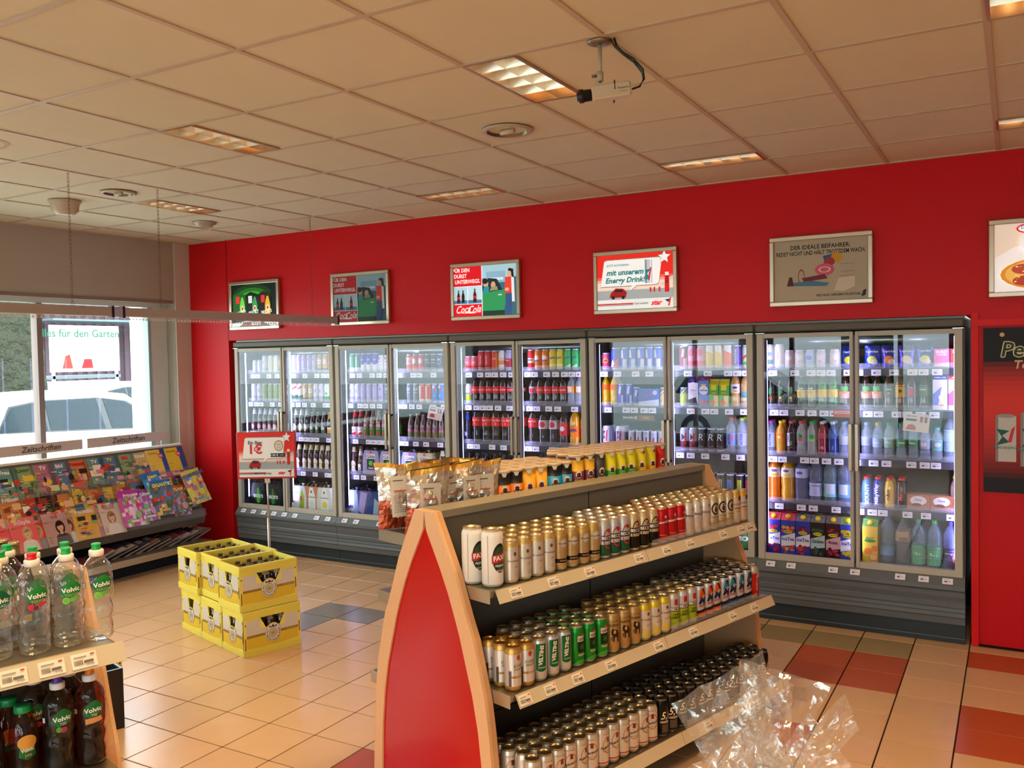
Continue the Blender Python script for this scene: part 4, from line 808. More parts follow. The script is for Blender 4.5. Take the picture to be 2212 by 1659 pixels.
for c, cc_, d in (('m1', 'd8b45c', 'gold'), ('m2', '5c8cd8', 'blue'), ('m3', 'd8e020', 'yellow-green'), ('m4', 'c82848', 'red'), ('m5', 'dcdce8', 'white')):
    cz(c, 'black can with %s claw marks' % d, '1a1a1c', [(PG, [(x, .13), (x + .006, .13), (x + .004, .05 + q), (x + .001, .045 + q)], cc_) for x, q in ((-.014, .01), (-.004, 0), (.007, .015))] + [(T, 'ENERGY', 0, .035, .01, cc_, 0, .02)])

# --- bottles
def BOT(code, desc, prof, body, mt, cap, capz, label=None, decs=(), name='drink_bottle', cat='bottle', seg=16, caph=.018, liquid=None):
    m = MB(); m.lathe(prof, body, mt, seg)
    if liquid:
        lv = [(max(.001, r - .003), z + .003) for r, z in prof if z < liquid[1]]
        if len(lv) > 1: m.lathe(lv + [(lv[-1][0], liquid[1])], liquid[0], 'gloss', seg)
    f = radial(prof, max(p[0] for p in prof))
    if label:
        z0, z1, c = label; n = [z0 + (z1 - z0) * i / 4 for i in range(5)]
        m.lathe([(f(z) + .0006, z) for z in n], c, 'print', seg, close=False)
    m.decals(decs, lambda u, v, e: cyl(f)(u, v, e + .0006), 'print', .009)
    k = MB(); rc, z0, z1, cc_ = cap; k.lathe([(rc * .96, z0), (rc, z0 + .002), (rc, z1 - .002), (rc * .9, z1)], cc_, capz, 14)
    K(code, name, cat, desc, (None, m.mesh(name)), ('cap', k.mesh('cap')))
def pet(r, h): return [(r * .86, 0), (r, .012), (r, h * .22), (r * .93, h * .30), (r, h * .40), (r, h * .64), (r * .88, h * .75), (r * .5, h * .86), (.013, h * .90), (.0125, h * .93)]
def petb(code, desc, body, mt, capc, lab=None, decs=(), r=.033, h=.235, liquid=None): BOT(code, desc, pet(r, h), body, mt, (.0148, h * .92, h, capc), 'plastic', lab, decs, liquid=liquid)
petb('c5', 'cola bottle with red label', '24110c', 'bottle', '2a1c18', (.09, .145, 'd82024'), [(T, 'Coca-Cola', 0, .118, .017, 'fbf0f0', 0, .01, .3)])
petb('cz', 'dark cola bottle with grey and red label', '1a100e', 'bottle', '1c1618', (.09, .145, 'a8a0a8'), [('r', -.02, .02, .095, .13, 'cc2428')])
petb('ca', 'cola bottle with narrow red label', '1e120e', 'bottle', 'c08850', (.1, .135, 'cc2428'), [(T, 'Coca-Cola', 0, .118, .015, 'fbf0f0', 0, .01, .3)])
petb('c1', 'large cola bottle with red label', '1c100c', 'bottle', 'b02020', (.14, .215, 'dc2020'), [(T, 'Coca-Cola', 0, .19, .02, 'fbf0f0', 0, .01, .3), ('r', -.006, .006, .15, .175, 'e88060')], r=.045, h=.325)
petb('cy', 'large dark bottle with white and red label', '241a20', 'bottle', '302828', (.13, .2, 'd8ccd0'), [('e', 0, .165, .026, .024, 'cc3040')], r=.043, h=.3)
petb('cp', 'bottle with bright red label and white blossom', '3c2426', 'bottle', '302828', (.08, .18, 'dc3038'), [(E_, 0, .135, .02, .02, 'f4ecec')], r=.041, h=.29)
petb('f1', 'large orange soda bottle with fanta label', 'd89a18', 'bottle', '4c2c8c', (.07, .16, 'f07818'), [(T, 'fanta', 0, .128, .036, '2c2480', 4, .03), (E_, 0, .09, .016, .014, 'f8b030'), (E_, -.01, .155, .014, .008, '6cb030')], r=.043, h=.3)
petb('wo', 'clear water bottle with orange and white label', 'd8e4f0', 'pet', 'e8902c', (.095, .15, 'f09a30'), [('r', -.02, .02, .1, .145, 'f4ece0')])
petb('sb', 'clear soda bottle with green and blue label', 'b8ccdc', 'pet', '3c48c0', (.09, .14, '4c9c90'), [(T, 'Sprite', 0, .118, .016, 'e8f4f8', 0, .02)])
petb('yb', 'yellow soda bottle with orange label', 'd8b018', 'bottle', 'e8d040', (.12, .16, 'ee7020'), (), r=.034, h=.235)
petb('pb', 'peach juice bottle with blue cap and white label', 'cf9a50', 'bottle', '2838b8', (.1, .165, 'eee8e8'), [(E_, 0, .14, .018, .009, '3c5080'), (E_, .004, .115, .016, .009, 'f0a850')], r=.034, h=.25)
petb('ph', 'apricot iced tea bottle with light blue label', 'd09a58', 'bottle', '4c9450', (.04, .11, '58b0dc'), [(T, 'arizona', 0, .08, .016, 'd82838', 0, .03), (E_, 0, .055, .024, .01, 'e8c878')], r=.034, h=.25)
petb('pt', 'dark iced tea bottle with yellow round label', '6c3018', 'bottle', 'e86848', None, [(E_, 0, .15, .02, .028, 'f0c840'), (E_, 0, .155, .012, .01, 'd83848')], r=.034, h=.25)
petb('dg', 'dark bottle with green oval label and green cap', '2c2018', 'bottle', '2c9448', None, [(E_, 0, .115, .009, .026, '38a050'), (E_, 0, .07, .009, .009, 'ecd028')])
petb('dr', 'dark bottle with green label and red fruit', '2c2018', 'bottle', '2c9448', None, [(E_, 0, .115, .009, .026, '38a050'), (E_, 0, .07, .009, .009, 'd84030')])
petb('ly', 'yellow-label juice bottle with yellow cap', '34501c', 'bottle', 'dcb428', (.07, .125, 'ecd470'), [(T, 'lemon', 0, .135, .015, 'e8f4d8', 0, .02), (E_, 0, .11, .016, .01, 'e8b030')], r=.034)
petb('lg', 'green and yellow juice bottle with yellow cap', '2c6c28', 'bottle', 'e0c838', (.075, .13, 'ecc848'), [('r', -.022, .022, .13, .155, '5cb040')], r=.034)
petb('lp', 'peach and green juice bottle with orange cap', '3c2418', 'bottle', 'e8704c', (.07, .115, 'eaa890'), [('r', -.022, .022, .12, .15, '54b04c'), (E_, 0, .11, .02, .009, 'e88430')], r=.034)
petb('vo', 'tea bottle with orange cap and green label', '5c4a38', 'bottle', 'eaa050', (.09, .15, '4c6c4c'), [(T, 'Volvic', 0, .13, .015, 'f0f4ee', 0, .02), (E_, 0, .105, .01, .008, 'e88050')])
petb('vy', 'amber bottle with bright green cap and yellow label', '7c6840', 'bottle', '40c060', (.08, .16, 'e0a83c'), [(PG, star_pts(0, .12, .014, 5, .7), '2c7c38')])
petb('vp', 'dark pink bottle with pink cap', '5c4448', 'bottle', 'e05c80', (.08, .14, '8c6468'), [(E_, 0, .115, .014, .02, 'd84868')])
petb('vb', 'brown water bottle with green label', '4c3c24', 'bottle', '34402c', (.09, .16, '607848'), [(T, 'Volvic', 0, .13, .016, 'f0f4ee', 0, .02)])
petb('ac', 'clear sports drink bottle with upright blue lettering', 'ccd4f0', 'pet', 'c040b8', (.05, .15, 'b8c4f8'), [(T, 'ACTIVE', 0, .1, .026, '3438b8', 90, .03)])
petb('ar', 'clear sports drink bottle with red cap', 'd4dcf0', 'pet', 'd82438', (.05, .14, '8498e8'), [(T, 'ACTIVE', -.006, .095, .024, '20206c', 90, .03), (E_, .016, .11, .008, .026, 'e85878')], r=.036, h=.25)
petb('al', 'clear sports drink bottle with lime cap', 'd4dcf0', 'pet', 'b8dc24', (.05, .14, 'b4b8ec'), [(T, 'ACTIVE', 0, .095, .024, '4438b8', 90, .03)], r=.036, h=.25)
petb('ao', 'orange sports drink bottle with yellow cap', 'e09818', 'bottle', 'ecd028', (.05, .15, 'e08c28'), [(E_, 0, .07, .012, .016, '94b83c'), (E_, 0, .12, .016, .008, 'f0c878')])
petb('ad', 'dark sports drink bottle with upright white lettering', '301818', 'bottle', 'd03850', (.05, .15, '3c2c2c'), [('r', -.014, .004, .06, .15, 'd8d0f0'), (T, 'ACTIVE', -.005, .105, .018, '282888', 90, .02), (E_, .014, .08, .007, .016, '58a838')])
petb('tr', 'clear flavoured water bottle with red and white cap', 'dfe4e4', 'pet', 'd82c30', None, [(PG, star_pts(0, .13, .02, 6, .75), '2c8c3c'), (E_, 0, .105, .016, .008, 'e03048')])
petb('tg', 'clear flavoured water bottle with green and white cap', 'dfe8e4', 'pet', '28b048', None, [(PG, star_pts(0, .13, .02, 6, .75), '2c9c3c'), (E_, 0, .105, .018, .008, '8cd040')])
petb('pr', 'dark red isotonic bottle with white cap', '8c1c2c', 'bottle', 'd4d8dc', (.12, .155, 'a84450'), ())
petb('pu', 'blue isotonic bottle with white cap', '1c3c84', 'bottle', 'd4d8dc', (.12, .155, '3c6098'), ())
petb('w1', 'clear bottle with pale label', 'b0bcd8', 'pet', '8c9cc8', (.08, .14, 'a8b0cc'), ())
petb('wa', 'clear water bottle with amber cap and grey label', 'b0c4d4', 'pet', 'c89c30', (.07, .13, 'a8bcdc'), [(T, 'VIO', 0, .1, .02, 'f0f4ff')])
petb('wv', 'clear water bottle with green cap and pale green label', 'b8d0cc', 'pet', '28884c', (.07, .14, 'a0c0a8'), [(T, 'VIO', 0, .105, .02, 'f0fff4')])
petb('vv', 'clear water bottle with green cap and green mountain label', 'a8c4c8', 'pet', '2c9c54', (.08, .13, '488c5c'), [(T, 'Volvic', 0, .105, .016, 'f0f8f4', 0, .02)])
petb('wc', 'round clear water bottle with white cap', 'b8c8e8', 'pet', 'd4dce8', (.07, .13, 'b0b4cc'), [(E_, 0, .1, .02, .014, 'e0d8e0')], r=.034, h=.21)
petb('wt', 'round clear water bottle with turquoise cap', 'b8d8e8', 'pet', '44b8b8', (.06, .13, '84bcc8'), [(E_, 0, .1, .02, .014, 'e0e0e8')], r=.034, h=.21)
petb('wb', 'round clear water bottle with blue cap', 'a8c0f0', 'pet', '2c68d0', (.06, .13, '7c98d8'), [(E_, 0, .1, .02, .014, 'e8e8f4')], r=.034, h=.21)
petb('wR', 'tall clear water bottle with red cap and blue label', 'b8cce8', 'pet', 'd8303c', (.06, .2, 'a8c4e8'), (), r=.042, h=.3)
petb('o1', 'large orange soda bottle with blue cap and white label', 'e87818', 'bottle', '2438d0', (.17, .235, 'f0e4dc'), [(E_, 0, .215, .022, .01, '6c6478'), (E_, .005, .185, .03, .01, 'f0b040')], r=.045, h=.32)
petb('y1', 'large yellow soda bottle with orange cap and white label', 'dca018', 'bottle', 'ea7028', (.17, .235, 'f0e8dc'), [(E_, 0, .215, .022, .01, '6c6478'), (E_, .005, .185, .03, .01, 'ecd040')], r=.045, h=.32)
petb('b1', 'large clear soda bottle with dark blue cap', '8c9cc4', 'pet', '2430c8', (.17, .235, 'b8c0e0'), [(E_, 0, .205, .022, .01, '5c6488')], r=.045, h=.32)
petb('g1', 'large clear water bottle with grey cap and shield label', '8898ac', 'pet', '8c9cb0', (.05, .14, 'b0b8d8'), [(T, 'CHRISTINEN', 0, .12, .012, '4c5470'), (E_, 0, .09, .009, .009, 'd8a0b0')], r=.045, h=.32)
petb('t1', 'large clear water bottle with turquoise cap and label', '88a4ac', 'pet', '4cb8b8', (.05, .14, '7cc4cc'), [('r', -.03, .03, .07, .14, 'c8d0e0'), (T, 'CHRISTINEN', 0, .12, .012, '3c6470')], r=.045, h=.32)
petb('u1', 'large clear water bottle with blue cap and blue label', '8898b4', 'pet', '3c70d0', (.05, .14, '6c98d8'), [('r', -.03, .03, .07, .14, 'c0c8e0'), (T, 'CHRISTINEN', 0, .12, .012, '3c4c80')], r=.045, h=.32)
petb('r1', 'dark cola bottle with red and white label', '40404c', 'bottle', 'c83038', (.1, .18, 'c02c38'), [(T, 'Coca-Cola', 0, .14, .02, 'f4f0f4', 90, .01, .3)], r=.036, h=.25)
petb('q1', 'tall faceted clear water bottle with blue label', '90a8c0', 'pet', '3c48d0', (.06, .12, '78a4cc'), (), r=.045, h=.33)
petb('q2', 'large clear bottle with a pale brown label', '8c9094', 'pet', '3c7c3c', (.16, .225, 'b09878'), [('r', -.03, .03, .16, .19, '8c6c58')], r=.045, h=.31)
petb('q3', 'green-label pointed water bottle with green cap', '7c9cb4', 'pet', '1fb450', (.02, .14, '48a068'), [(T, 'VILSA', 0, .09, .024, 'd8e8dc', 0, .03)], r=.044, h=.31)
petb('q4', 'purple-label pointed water bottle', '8898e0', 'pet', '5c50d8', (.02, .14, '3c2c68'), [(T, 'VILSA', -.008, .1, .022, 'd8d8e8', 0, .03), (E_, .024, .08, .008, .03, 'e06c60')], r=.044, h=.31)
petb('mb', 'brown milk drink bottle with yellow cap', 'a07c74', 'bottle', 'e8e030', (.03, .1, 'c87c5c'), [(E_, 0, .06, .018, .02, 'a04830')], r=.032, h=.23)
petb('mw', 'white milk drink bottle with yellow cap', 'd8d8c8', 'bottle', 'e8e030', (.03, .1, 'd4d8b0'), [(E_, 0, .05, .018, .012, '74b030')], r=.032, h=.23)
def barb(code, desc, c, txt, tc_): 
    P = [(.028, 0), (.032, .012), (.033, .12), (.027, .165), (.019, .185)]; BOT(code, desc, P, c, 'gloss', (.02, .184, .2, 'd83030'), 'plastic', None, [(T, txt, 0, .085, .034, tc_, 90, .03)], cat='bottle')
barb('s1', 'blue and white milk shake bottle with red cap', '5c98c8', 'BOUNTY', 'f4f8fc'); barb('s2', 'blue milk shake bottle with white lettering', '2c3c9c', 'MilkyWay', 'f0f0fa')
barb('s3', 'yellow milk shake bottle with brown lettering', 'e8b820', 'm&m', '4c2c14'); barb('s4', 'dark brown milk shake bottle with red lettering', '2c1c1c', 'Mars', 'd84c3c')
LN = [(.029, 0), (.0305, .006), (.0305, .125), (.027, .15), (.016, .185), (.0135, .215), (.0145, .219)]
LT = [(.031, 0), (.0335, .006), (.0335, .15), (.029, .18), (.0165, .215), (.014, .245), (.015, .249)]
def beer(code, desc, body, cap, lab=None, decs=(), neck=None, P=LT, mt='bottle'):
    m = MB(); m.lathe(P, body, mt, 16); f = radial(P, P[2][0]); h = P[-1][1]
    if lab: z0, z1, c = lab; m.lathe([(f(z) + .0006, z) for z in (z0, z1)], c, 'print', 16, close=False)
    if neck: m.lathe([(f(z) + .0007, z) for z in (h - .055, h - .04, h - .01)], neck, 'print', 16, close=False)
    m.decals(decs, lambda u, v, e: cyl(f)(u, v, e + .0006), 'print', .009)
    k = MB(); k.lathe([(.0145, h - .004), (.0155, h - .002), (.0135, h + .004), (.012, h + .005)], cap, 'metal', 14)
    K(code, 'beer_bottle', 'beer bottle', desc, (None, m.mesh('beer_bottle')), ('crown_cap', k.mesh('crown_cap')))
beer('pi', 'brown beer bottle with pink and white oval label and silver neck', '3a2a28', 'd8d4dc', None, [(E_, 0, .075, .024, .034, 'd06a90'), (E_, 0, .075, .017, .02, 'eceaf4'), (T, 'Pils', 0, .075, .014, '3c3c80')], 'd6d6e6')
beer('bo', 'dark beer bottle with white round label', '241a14', 'e0dcd8', None, [(E_, 0, .08, .024, .036, 'dcdee4'), (E_, 0, .06, .016, .01, 'e0cc50')], 'c8ccd0')
beer('bn', 'dark beer bottle with small green label', '2a1e16', 'c8a860', None, [('r', -.018, .018, .03, .085, 'e0d4e0'), ('r', -.018, .018, .03, .06, '2c7c38'), (E_, 0, .09, .01, .01, 'e0c4e0')], None, LN)
beer('by', 'dark beer bottle with small amber label', '2a1e16', 'c8a860', None, [('r', -.018, .018, .03, .085, 'e8dcd8'), ('r', -.018, .018, .03, .065, 'e0a428')], 'c89848', LN)
beer('br', 'red and white spirit-beer bottle', '50281c', 'd8d0d0', (.02, .1, 'ece8f0'), [(PG, [(-.03, .02), (.03, .02), (.03, .055), (-.03, .035)], 'd02c28'), (T, 'Desperados', 0, .07, .012, 'c83030', 10, .02, .2)], 'cc2c34')
beer('bx', 'brown bottle with pink and green label', '6a3c20', 'c8b0a0', (.03, .12, '487830'), [('r', -.02, .02, .1, .13, 'dc90b0'), (E_, 0, .05, .014, .014, 'c83c30'), (T, 'FUNNY', 0, .085, .011, 'f0f0e8')], None)
beer('bc', 'brown slim bottle with pink and olive label', '5c4030', 'b8a898', (.02, .085, '6c6c40'), [('r', -.02, .02, .07, .095, 'b86c8c')], None, LN)
beer('bz', 'dark bottle with blue and silver label', '1a1c30', 'c8ccd8', None, [(PG, star_pts(0, .07, .024, 7, .6), 'b8c0e8')], '3050c0')
beer('bd', 'brown lager bottle with gold neck and cream label', '3c2414', '403020', None, [(E_, 0, .08, .024, .036, 'd8d4c0'), ('r', -.02, .02, .065, .072, 'a8843c'), ('r', -.022, .022, .02, .05, 'c8c0a4')], 'd8d0a8')
beer('bk2', 'green-label bottle beside the rooster packs', '3c2a1c', 'c8c8c0', None, [('r', -.016, .016, .03, .085, 'e4e6ea'), (PG, star_pts(0, .045, .014, 6, .6), '3cb438')], 'e0e4e8', LN)
beer('cr8', 'brown lager bottle standing in a yellow crate', '3c2a14', '6a5a44', None, [(E_, 0, .08, .024, .036, 'd8d4c0')], '8c886c')
# --- cartons, packs, pouches
def BOXP(code, name, cat, desc, w, d, h, c, decs, side=None, top=None, gable=False, cap=None, mt='print'):
    m = MB(); hh = h - (.045 if gable else 0); m.box(-w / 2, w / 2, -d / 2, d / 2, 0, hh, c, mt)
    if side: m.box(-w / 2 - .0004, w / 2 + .0004, -d / 2 + .0006, d / 2, .001, hh - .001, side, mt)
    if gable:
        t_ = top or c
        m.prism([(-d / 2, hh), (d / 2, hh), (.004, h - .012), (.004, h), (-.004, h), (-.004, h - .012)], -w / 2, w / 2, t_, mt, 'x')
    m.decals(decs, flat(d / 2), mt)
    parts = [(None, m.mesh(name))]
    if cap:
        k = MB(); k.M = Matrix.Translation((0, -d / 4 - .002, hh + .02)) @ Matrix.Rotation(math.radians(50), 4, 'X'); k.lathe([(.017, -.004), (.017, .012), (.015, .014)], cap, 'plastic', 14); parts.append(('screw_cap', k.mesh('screw_cap')))
    K(code, name, cat, desc, *parts)
def fruit(cs, seed, z0=.02, z1=.07, w=.04):
    r_ = random.Random(seed); return [(E_, r_.uniform(-w, w) * .8, r_.uniform(z0, z1), r_.uniform(.009, .016), r_.uniform(.008, .013), r_.choice(cs)) for _ in range(9)]
def tea(code, desc, c, c2, txt, tcol, cs, seed, top='d84858', big=.031):
    BOXP(code, 'juice_carton', 'carton', desc, .095, .09, .29, c, [(PG, [(-.047, .06), (.047, .075), (.047, .16), (-.047, .13)], c2)] + fruit(cs, seed) + fruit(cs, seed + 9, .17, .2) + [(E_, 0, .165, .03, .012, 'e4d428'), (T, 'pfanner', 0, .166, .015, '285020', 4, .02), (T, txt, 0, .115, big, tcol, 0, .02)], None, top, True, 'e8d010')
tea('ta', 'iced tea carton with blue berries and red gable top', '2c3cb0', 'f0eef8', 'IceTea', '24309c', ['d83048', 'b01c30', '40409c'], 1)
tea('tb', 'iced tea carton with peach slices and red gable top', '3048b0', 'f0eef4', 'IceTea', '24309c', ['e87848', 'e8b04c', 'd84838'], 2)
tea('tc', 'iced tea carton with forest fruits and dark gable top', '2c3cb0', 'eeeef8', 'IceTea', '24309c', ['502c50', '90203c', 'd03c40'], 3, '6c7084')
tea('td', 'black green-tea carton with pale lettering', '1c2420', 'b8d4d8', 'Gr\u00fcne', '3c4c44', ['28443c', '3c6450'], 4, '747878', .03)
tea('te', 'dark red-tea carton with pale lettering', '301418', 'd8a8b0', 'Rote', '7c2c38', ['b83044', '5c1c24'], 5, '807070', .03)
tea('tf', 'iced tea carton with yellow lemon beside the door edge', '2c48b8', 'f0f0f8', 'IceTea', '24309c', ['ecd838', 'e8c020'], 6, '7ca060')
BOXP('oj', 'juice_carton', 'carton', 'yellow orange juice carton with green lettering', .095, .09, .29, 'e8c430', [(E_, 0, .165, .04, .012, 'e4d428'), (T, 'pfanner', 0, .17, .018, '285020', 4, .02), (E_, 0, .15, .036, .012, '2c8c38'), (E_, .02, .04, .03, .026, 'f09020'), (E_, .02, .04, .022, .019, 'f8c870'), (E_, -.01, .08, .026, .022, 'ee8418'), (E_, .03, .1, .02, .02, 'ee7818')], None, '6ca04c', True, 'e8d010')
BOXP('k1', 'juice_carton', 'carton', 'small white and dark carton with purple cap', .075, .07, .22, 'e0dce8', [(E_, 0, .15, .03, .03, 'f4f0f4'), (PG, [(-.036, .01), (.036, .01), (.02, .07), (-.036, .05)], '2c2430'), (T, 'Gr\u00fcn', 0, .12, .016, '6c6478')], None, '4c3c80', True, '5c3cb0')
BOXP('k2', 'juice_carton', 'carton', 'small light blue iced tea carton', .075, .07, .235, '5c88d0', [(E_, 0, .16, .02, .008, 'e8c038'), (E_, 0, .12, .034, .034, 'eef0f8'), (T, 'IceTea', 0, .12, .022, '24309c', 0, .02), (E_, .01, .03, .02, .014, 'd83838'), (E_, -.015, .04, .014, .014, 'e06048')], None, 'c84858', True, '5c3cb0')
BOXP('k3', 'juice_carton', 'carton', 'small green and yellow juice carton', .07, .07, .2, '54b048', [('r', -.02, .02, .12, .16, 'e8d820'), (T, 'ACE', 0, .1, .018, 'e8e040'), ('r', -.033, .033, .082, .087, 'ee8428'), ('r', .0, .034, .0, .08, 'f0d880'), (E_, -.01, .03, .018, .02, 'e87030')], None, 'e8d820', True)
BOXP('mk', 'milk_carton', 'carton', 'white and blue long-life milk carton', .085, .08, .235, 'ece4e8', [('r', -.042, .042, .195, .225, '28409c'), (T, 'H-Milch 3,5%', 0, .208, .0125, 'f4f4f8', 0, .02), (PG, [(-.042, .03), (-.01, .03), (.01, .15), (-.042, .1)], '7884d4'), (E_, .016, .08, .024, .02, 'fbf8fa'), (E_, .01, .03, .014, .006, 'e0b040')], None)
BOXP('m2x', 'milk_carton', 'carton', 'white and pink long-life milk carton', .085, .08, .235, 'f0e0e8', [('r', -.042, .042, .195, .225, 'c83c50'), (T, 'H-Milch', 0, .208, .0125, 'f4f4f8', 0, .02), (PG, [(-.042, .03), (-.01, .03), (.01, .15), (-.042, .1)], 'cc5cb8')], None)
BOXP('du', 'drink_box', 'carton', 'bright pink cardboard drink pack with DURST lettering', .09, .07, .115, 'ea58a4', [(T, 'DURST', 0, .095, .022, 'fff0f8', 0, .05), (T, 'L\u00d6SCHER', 0, .077, .014, 'fff0f8', 0, .04), (PG, [(-.045, .002), (.045, .002), (.045, .03), (-.045, .015)], 'ecd0c0')], None)
BOXP('dv', 'drink_box', 'carton', 'bright red cardboard drink pack', .06, .07, .115, 'f06058', [(T, 'DU', 0, .095, .022, 'fff0f0', 0, .05)], None)
BOXP('rp', 'can_multipack', 'multipack', 'cardboard four-pack of blue energy cans', .16, .06, .13, '4c68c0', [(PG, [(-.08, .0), (.08, .0), (.08, .05), (-.08, .03)], 'd8dcf0'), (T, 'Red Bull', 0, .08, .026, 'c84860', 8, .02), (E_, .05, .1, .018, .018, 'c0c8e8')], None)
BOXP('ch', 'dessert_pack', 'chocolate pudding pack', 'flat chocolate dessert pack with white oval', .135, .1, .1, 'b06c4c', [(E_, 0, .06, .05, .03, 'ece4e4'), (E_, -.01, .03, .03, .014, '7c3c28'), (T, 'Dany', 0, .065, .02, '7c5c80', 0, .02)], None)
def carrier(code, desc, c, w=.19, h=.235, decs=(), shoulder=None, wide=True):
    m = MB(); d = .13
    P = [(-w / 2, 0), (w / 2, 0), (w / 2, h * .45), (w * .46, h * .72), (w * .38, h * .92), (-w * .38, h * .92), (-w * .46, h * .72), (-w / 2, h * .45)]
    m.prism(P, -d / 2, d / 2, c, 'print', 'y'); m.prism([(x, z) for x, z in [(-w * .1, h * .9), (w * .1, h * .9), (w * .07, h), (-w * .07, h)]], -.004, .004, c, 'print', 'y')
    m.decals(decs, flat(d / 2), 'print'); parts = [(None, m.mesh('six_pack'))]
    k = MB(); k.lathe([(.016, -.03), (.0135, .0), (.0155, .004), (.0155, .009), (.013, .012)], '3a3430', 'metal', 10); me = k.mesh('bottle_neck')
    KIND[code] = ('six_pack', 'six-pack', desc, parts, [(x, y, h * .92 + .003) for x in (-.055, 0, .055) for y in (-.035, .035)], me)
def becks(x, g, t="BECK'S"): return [(E_, 0, .09, .05, .075, g), (PG, [(-.018, .02), (.018, .02), (.018, .1), (.008, .14), (.008, .17), (-.008, .17), (-.008, .14), (-.018, .1)], x), (T, t, 0, .085, .042, 'f4f4f4', 0, .04)]
carrier('p1', 'black six-pack of beer with green glow', '14181a', decs=becks('5cc034', '1c6420')); carrier('p2', 'dark six-pack of beer with green highlights and red key', '161c1a', decs=becks('2c8c44', '184c24') + [(E_, 0, .13, .01, .012, 'c03030')])
carrier('p3', 'black six-pack of beer with yellow glow', '16160f', decs=becks('d8b020', '6c5410')); carrier('p4', 'pale green six-pack with lime bottle picture', 'd4ddd4', decs=[(PG, [(.0, .0), (.06, .0), (.07, .1), (.04, .2), (.02, .15)], '9cb428'), (T, "BECK'S", -.045, .15, .024, '3c443c', 0, .03), ('r', .015, .04, .08, .12, 'c83038'), (E_, -.05, .07, .03, .03, 'e8c8b8')])
KP = lambda c: [(PG, [(-.04, 0), (.05, 0), (.05, .12), (.02, .21), (-.02, .21), (-.04, .12)], 'eeeee8'), (T, 'Krombacher', .004, .12, .019, '2c2c34', 0, .02), (E_, .0, .17, .01, .012, '6c5c3c'), (E_, .005, .055, .03, .03, c)]
carrier('p5', 'white and orange six-pack with black lettering', 'c88858', decs=KP('dfe0e4')); carrier('p6', 'narrow blue landscape six-pack', '6cb0d4', w=.12, decs=[(PG, [(-.06, .08), (.06, .06), (.06, .12), (-.06, .11)], '3c7c58'), ('r', -.03, .02, .15, .18, 'd85060')])
carrier('p7', 'white six-pack with yellow lemon picture', 'dcdcd4', decs=KP('ecd438')); carrier('p8', 'bright blue and white six-pack at the left door edge', 'a8c4f0', w=.14, decs=[('r', -.06, .02, .02, .2, 'eef2fc'), ('r', -.05, .01, .05, .08, '5070d0')])
carrier('p9', 'violet and silver six-pack', '5c5488', decs=[(PG, [(-.08, .03), (-.02, .0), (.03, .2), (-.05, .21)], 'b0a8dc'), (PG, [(.02, .02), (.08, .02), (.07, .16), (.03, .12)], '2c4c90')]); carrier('pa', 'blue six-pack with silver figure', '28447c', w=.13, decs=[(PG, [(-.04, .01), (.02, .01), (.03, .12), (-.02, .16)], '9cb0c8')])
carrier('pb6', 'cream six-pack with pale oval label and black band', 'c8c8a4', w=.2, decs=[(PG, [(-.03, .0), (.08, .0), (.08, .2), (-.03, .2)], 'dcdcc0'), (E_, .025, .14, .04, .055, 'b8d4c8'), (T, 'Warsteiner', .025, .145, .02, '3c4c40', 0, .02), ('r', -.03, .08, .03, .055, '1c1c18'), (T, 'PILSENER', .025, .042, .014, 'e0e0c8')])
GI = lambda c, c2: [('r', -.05, .05, .14, .185, 'eceaf0'), (T, 'Gilde', 0, .16, .044, '24242c', 0, .02), (E_, 0, .2, .014, .014, 'dc6070'), ('r', -.045, .045, .04, .14, c), (PG, star_pts(0, .1, .03, 7, .6), c2), (T, 'PILSENER', 0, .055, .014, 'f0f0f0', 0, .04)]
carrier('pg', 'grey six-pack with white name panel and green rooster', '9a98b8', decs=GI('1c2c24', '48c83c')); carrier('ph6', 'yellow and grey six-pack with gold rooster', 'd8cc98', decs=GI('9c6c2c', 'e4d088'))
def pouch(code, desc, c, fc, seed):
    m = MB(); n, q = 8, 9; V = []; Fa = []; r_ = random.Random(seed); w, h = .1, .145
    for s in (1, -1):
        for j in range(q):
            for i in range(n):
                u = i / (n - 1); v = j / (q - 1); b = (math.sin(PI * u) ** .6) * (1 - v ** 3) * .03 * (1 if v > 0 else .9)
                V.append(((u - .5) * w * (1 - .08 * v), -s * (b + r_.uniform(0, .002)), v * h))
    for s in (0, 1):
        for j in range(q - 1):
            for i in range(n - 1):
                a = s * n * q + j * n + i; f = (a, a + 1, a + n + 1, a + n); Fa.append(f if s == 0 else tuple(reversed(f)))
    m.add(V, Fa, c, 'foil', True); m.decals([(E_, 0, .05, .03, .026, fc), (E_, .016, .036, .02, .018, 'f0e0c8'), (T, 'Capri-Sun', 0, .105, .019, 'f4f4ff', 0, .03)], lambda u, v, e: (u, -.0325 * (math.sin(PI * (u / w + .5)) ** .6 if abs(u) < w / 2 else 0) * (1 - (v / h) ** 3) - .002 - e, v), 'print', .01)
    K(code, 'drink_pouch', 'drink pouch', desc, (None, m.mesh('drink_pouch')))
pouch('v1', 'blue foil drink pouch with yellow lemon', '3448c4', 'e8e038', 1); pouch('v2', 'blue foil drink pouch with green fruit', '4c5cc8', 'c8d860', 2); pouch('v3', 'violet-blue foil drink pouch with orange', '5c50c8', 'f09040', 3)
pouch('v4', 'purple foil drink pouch with mixed fruit', '6c58d0', 'ecd8a8', 4)
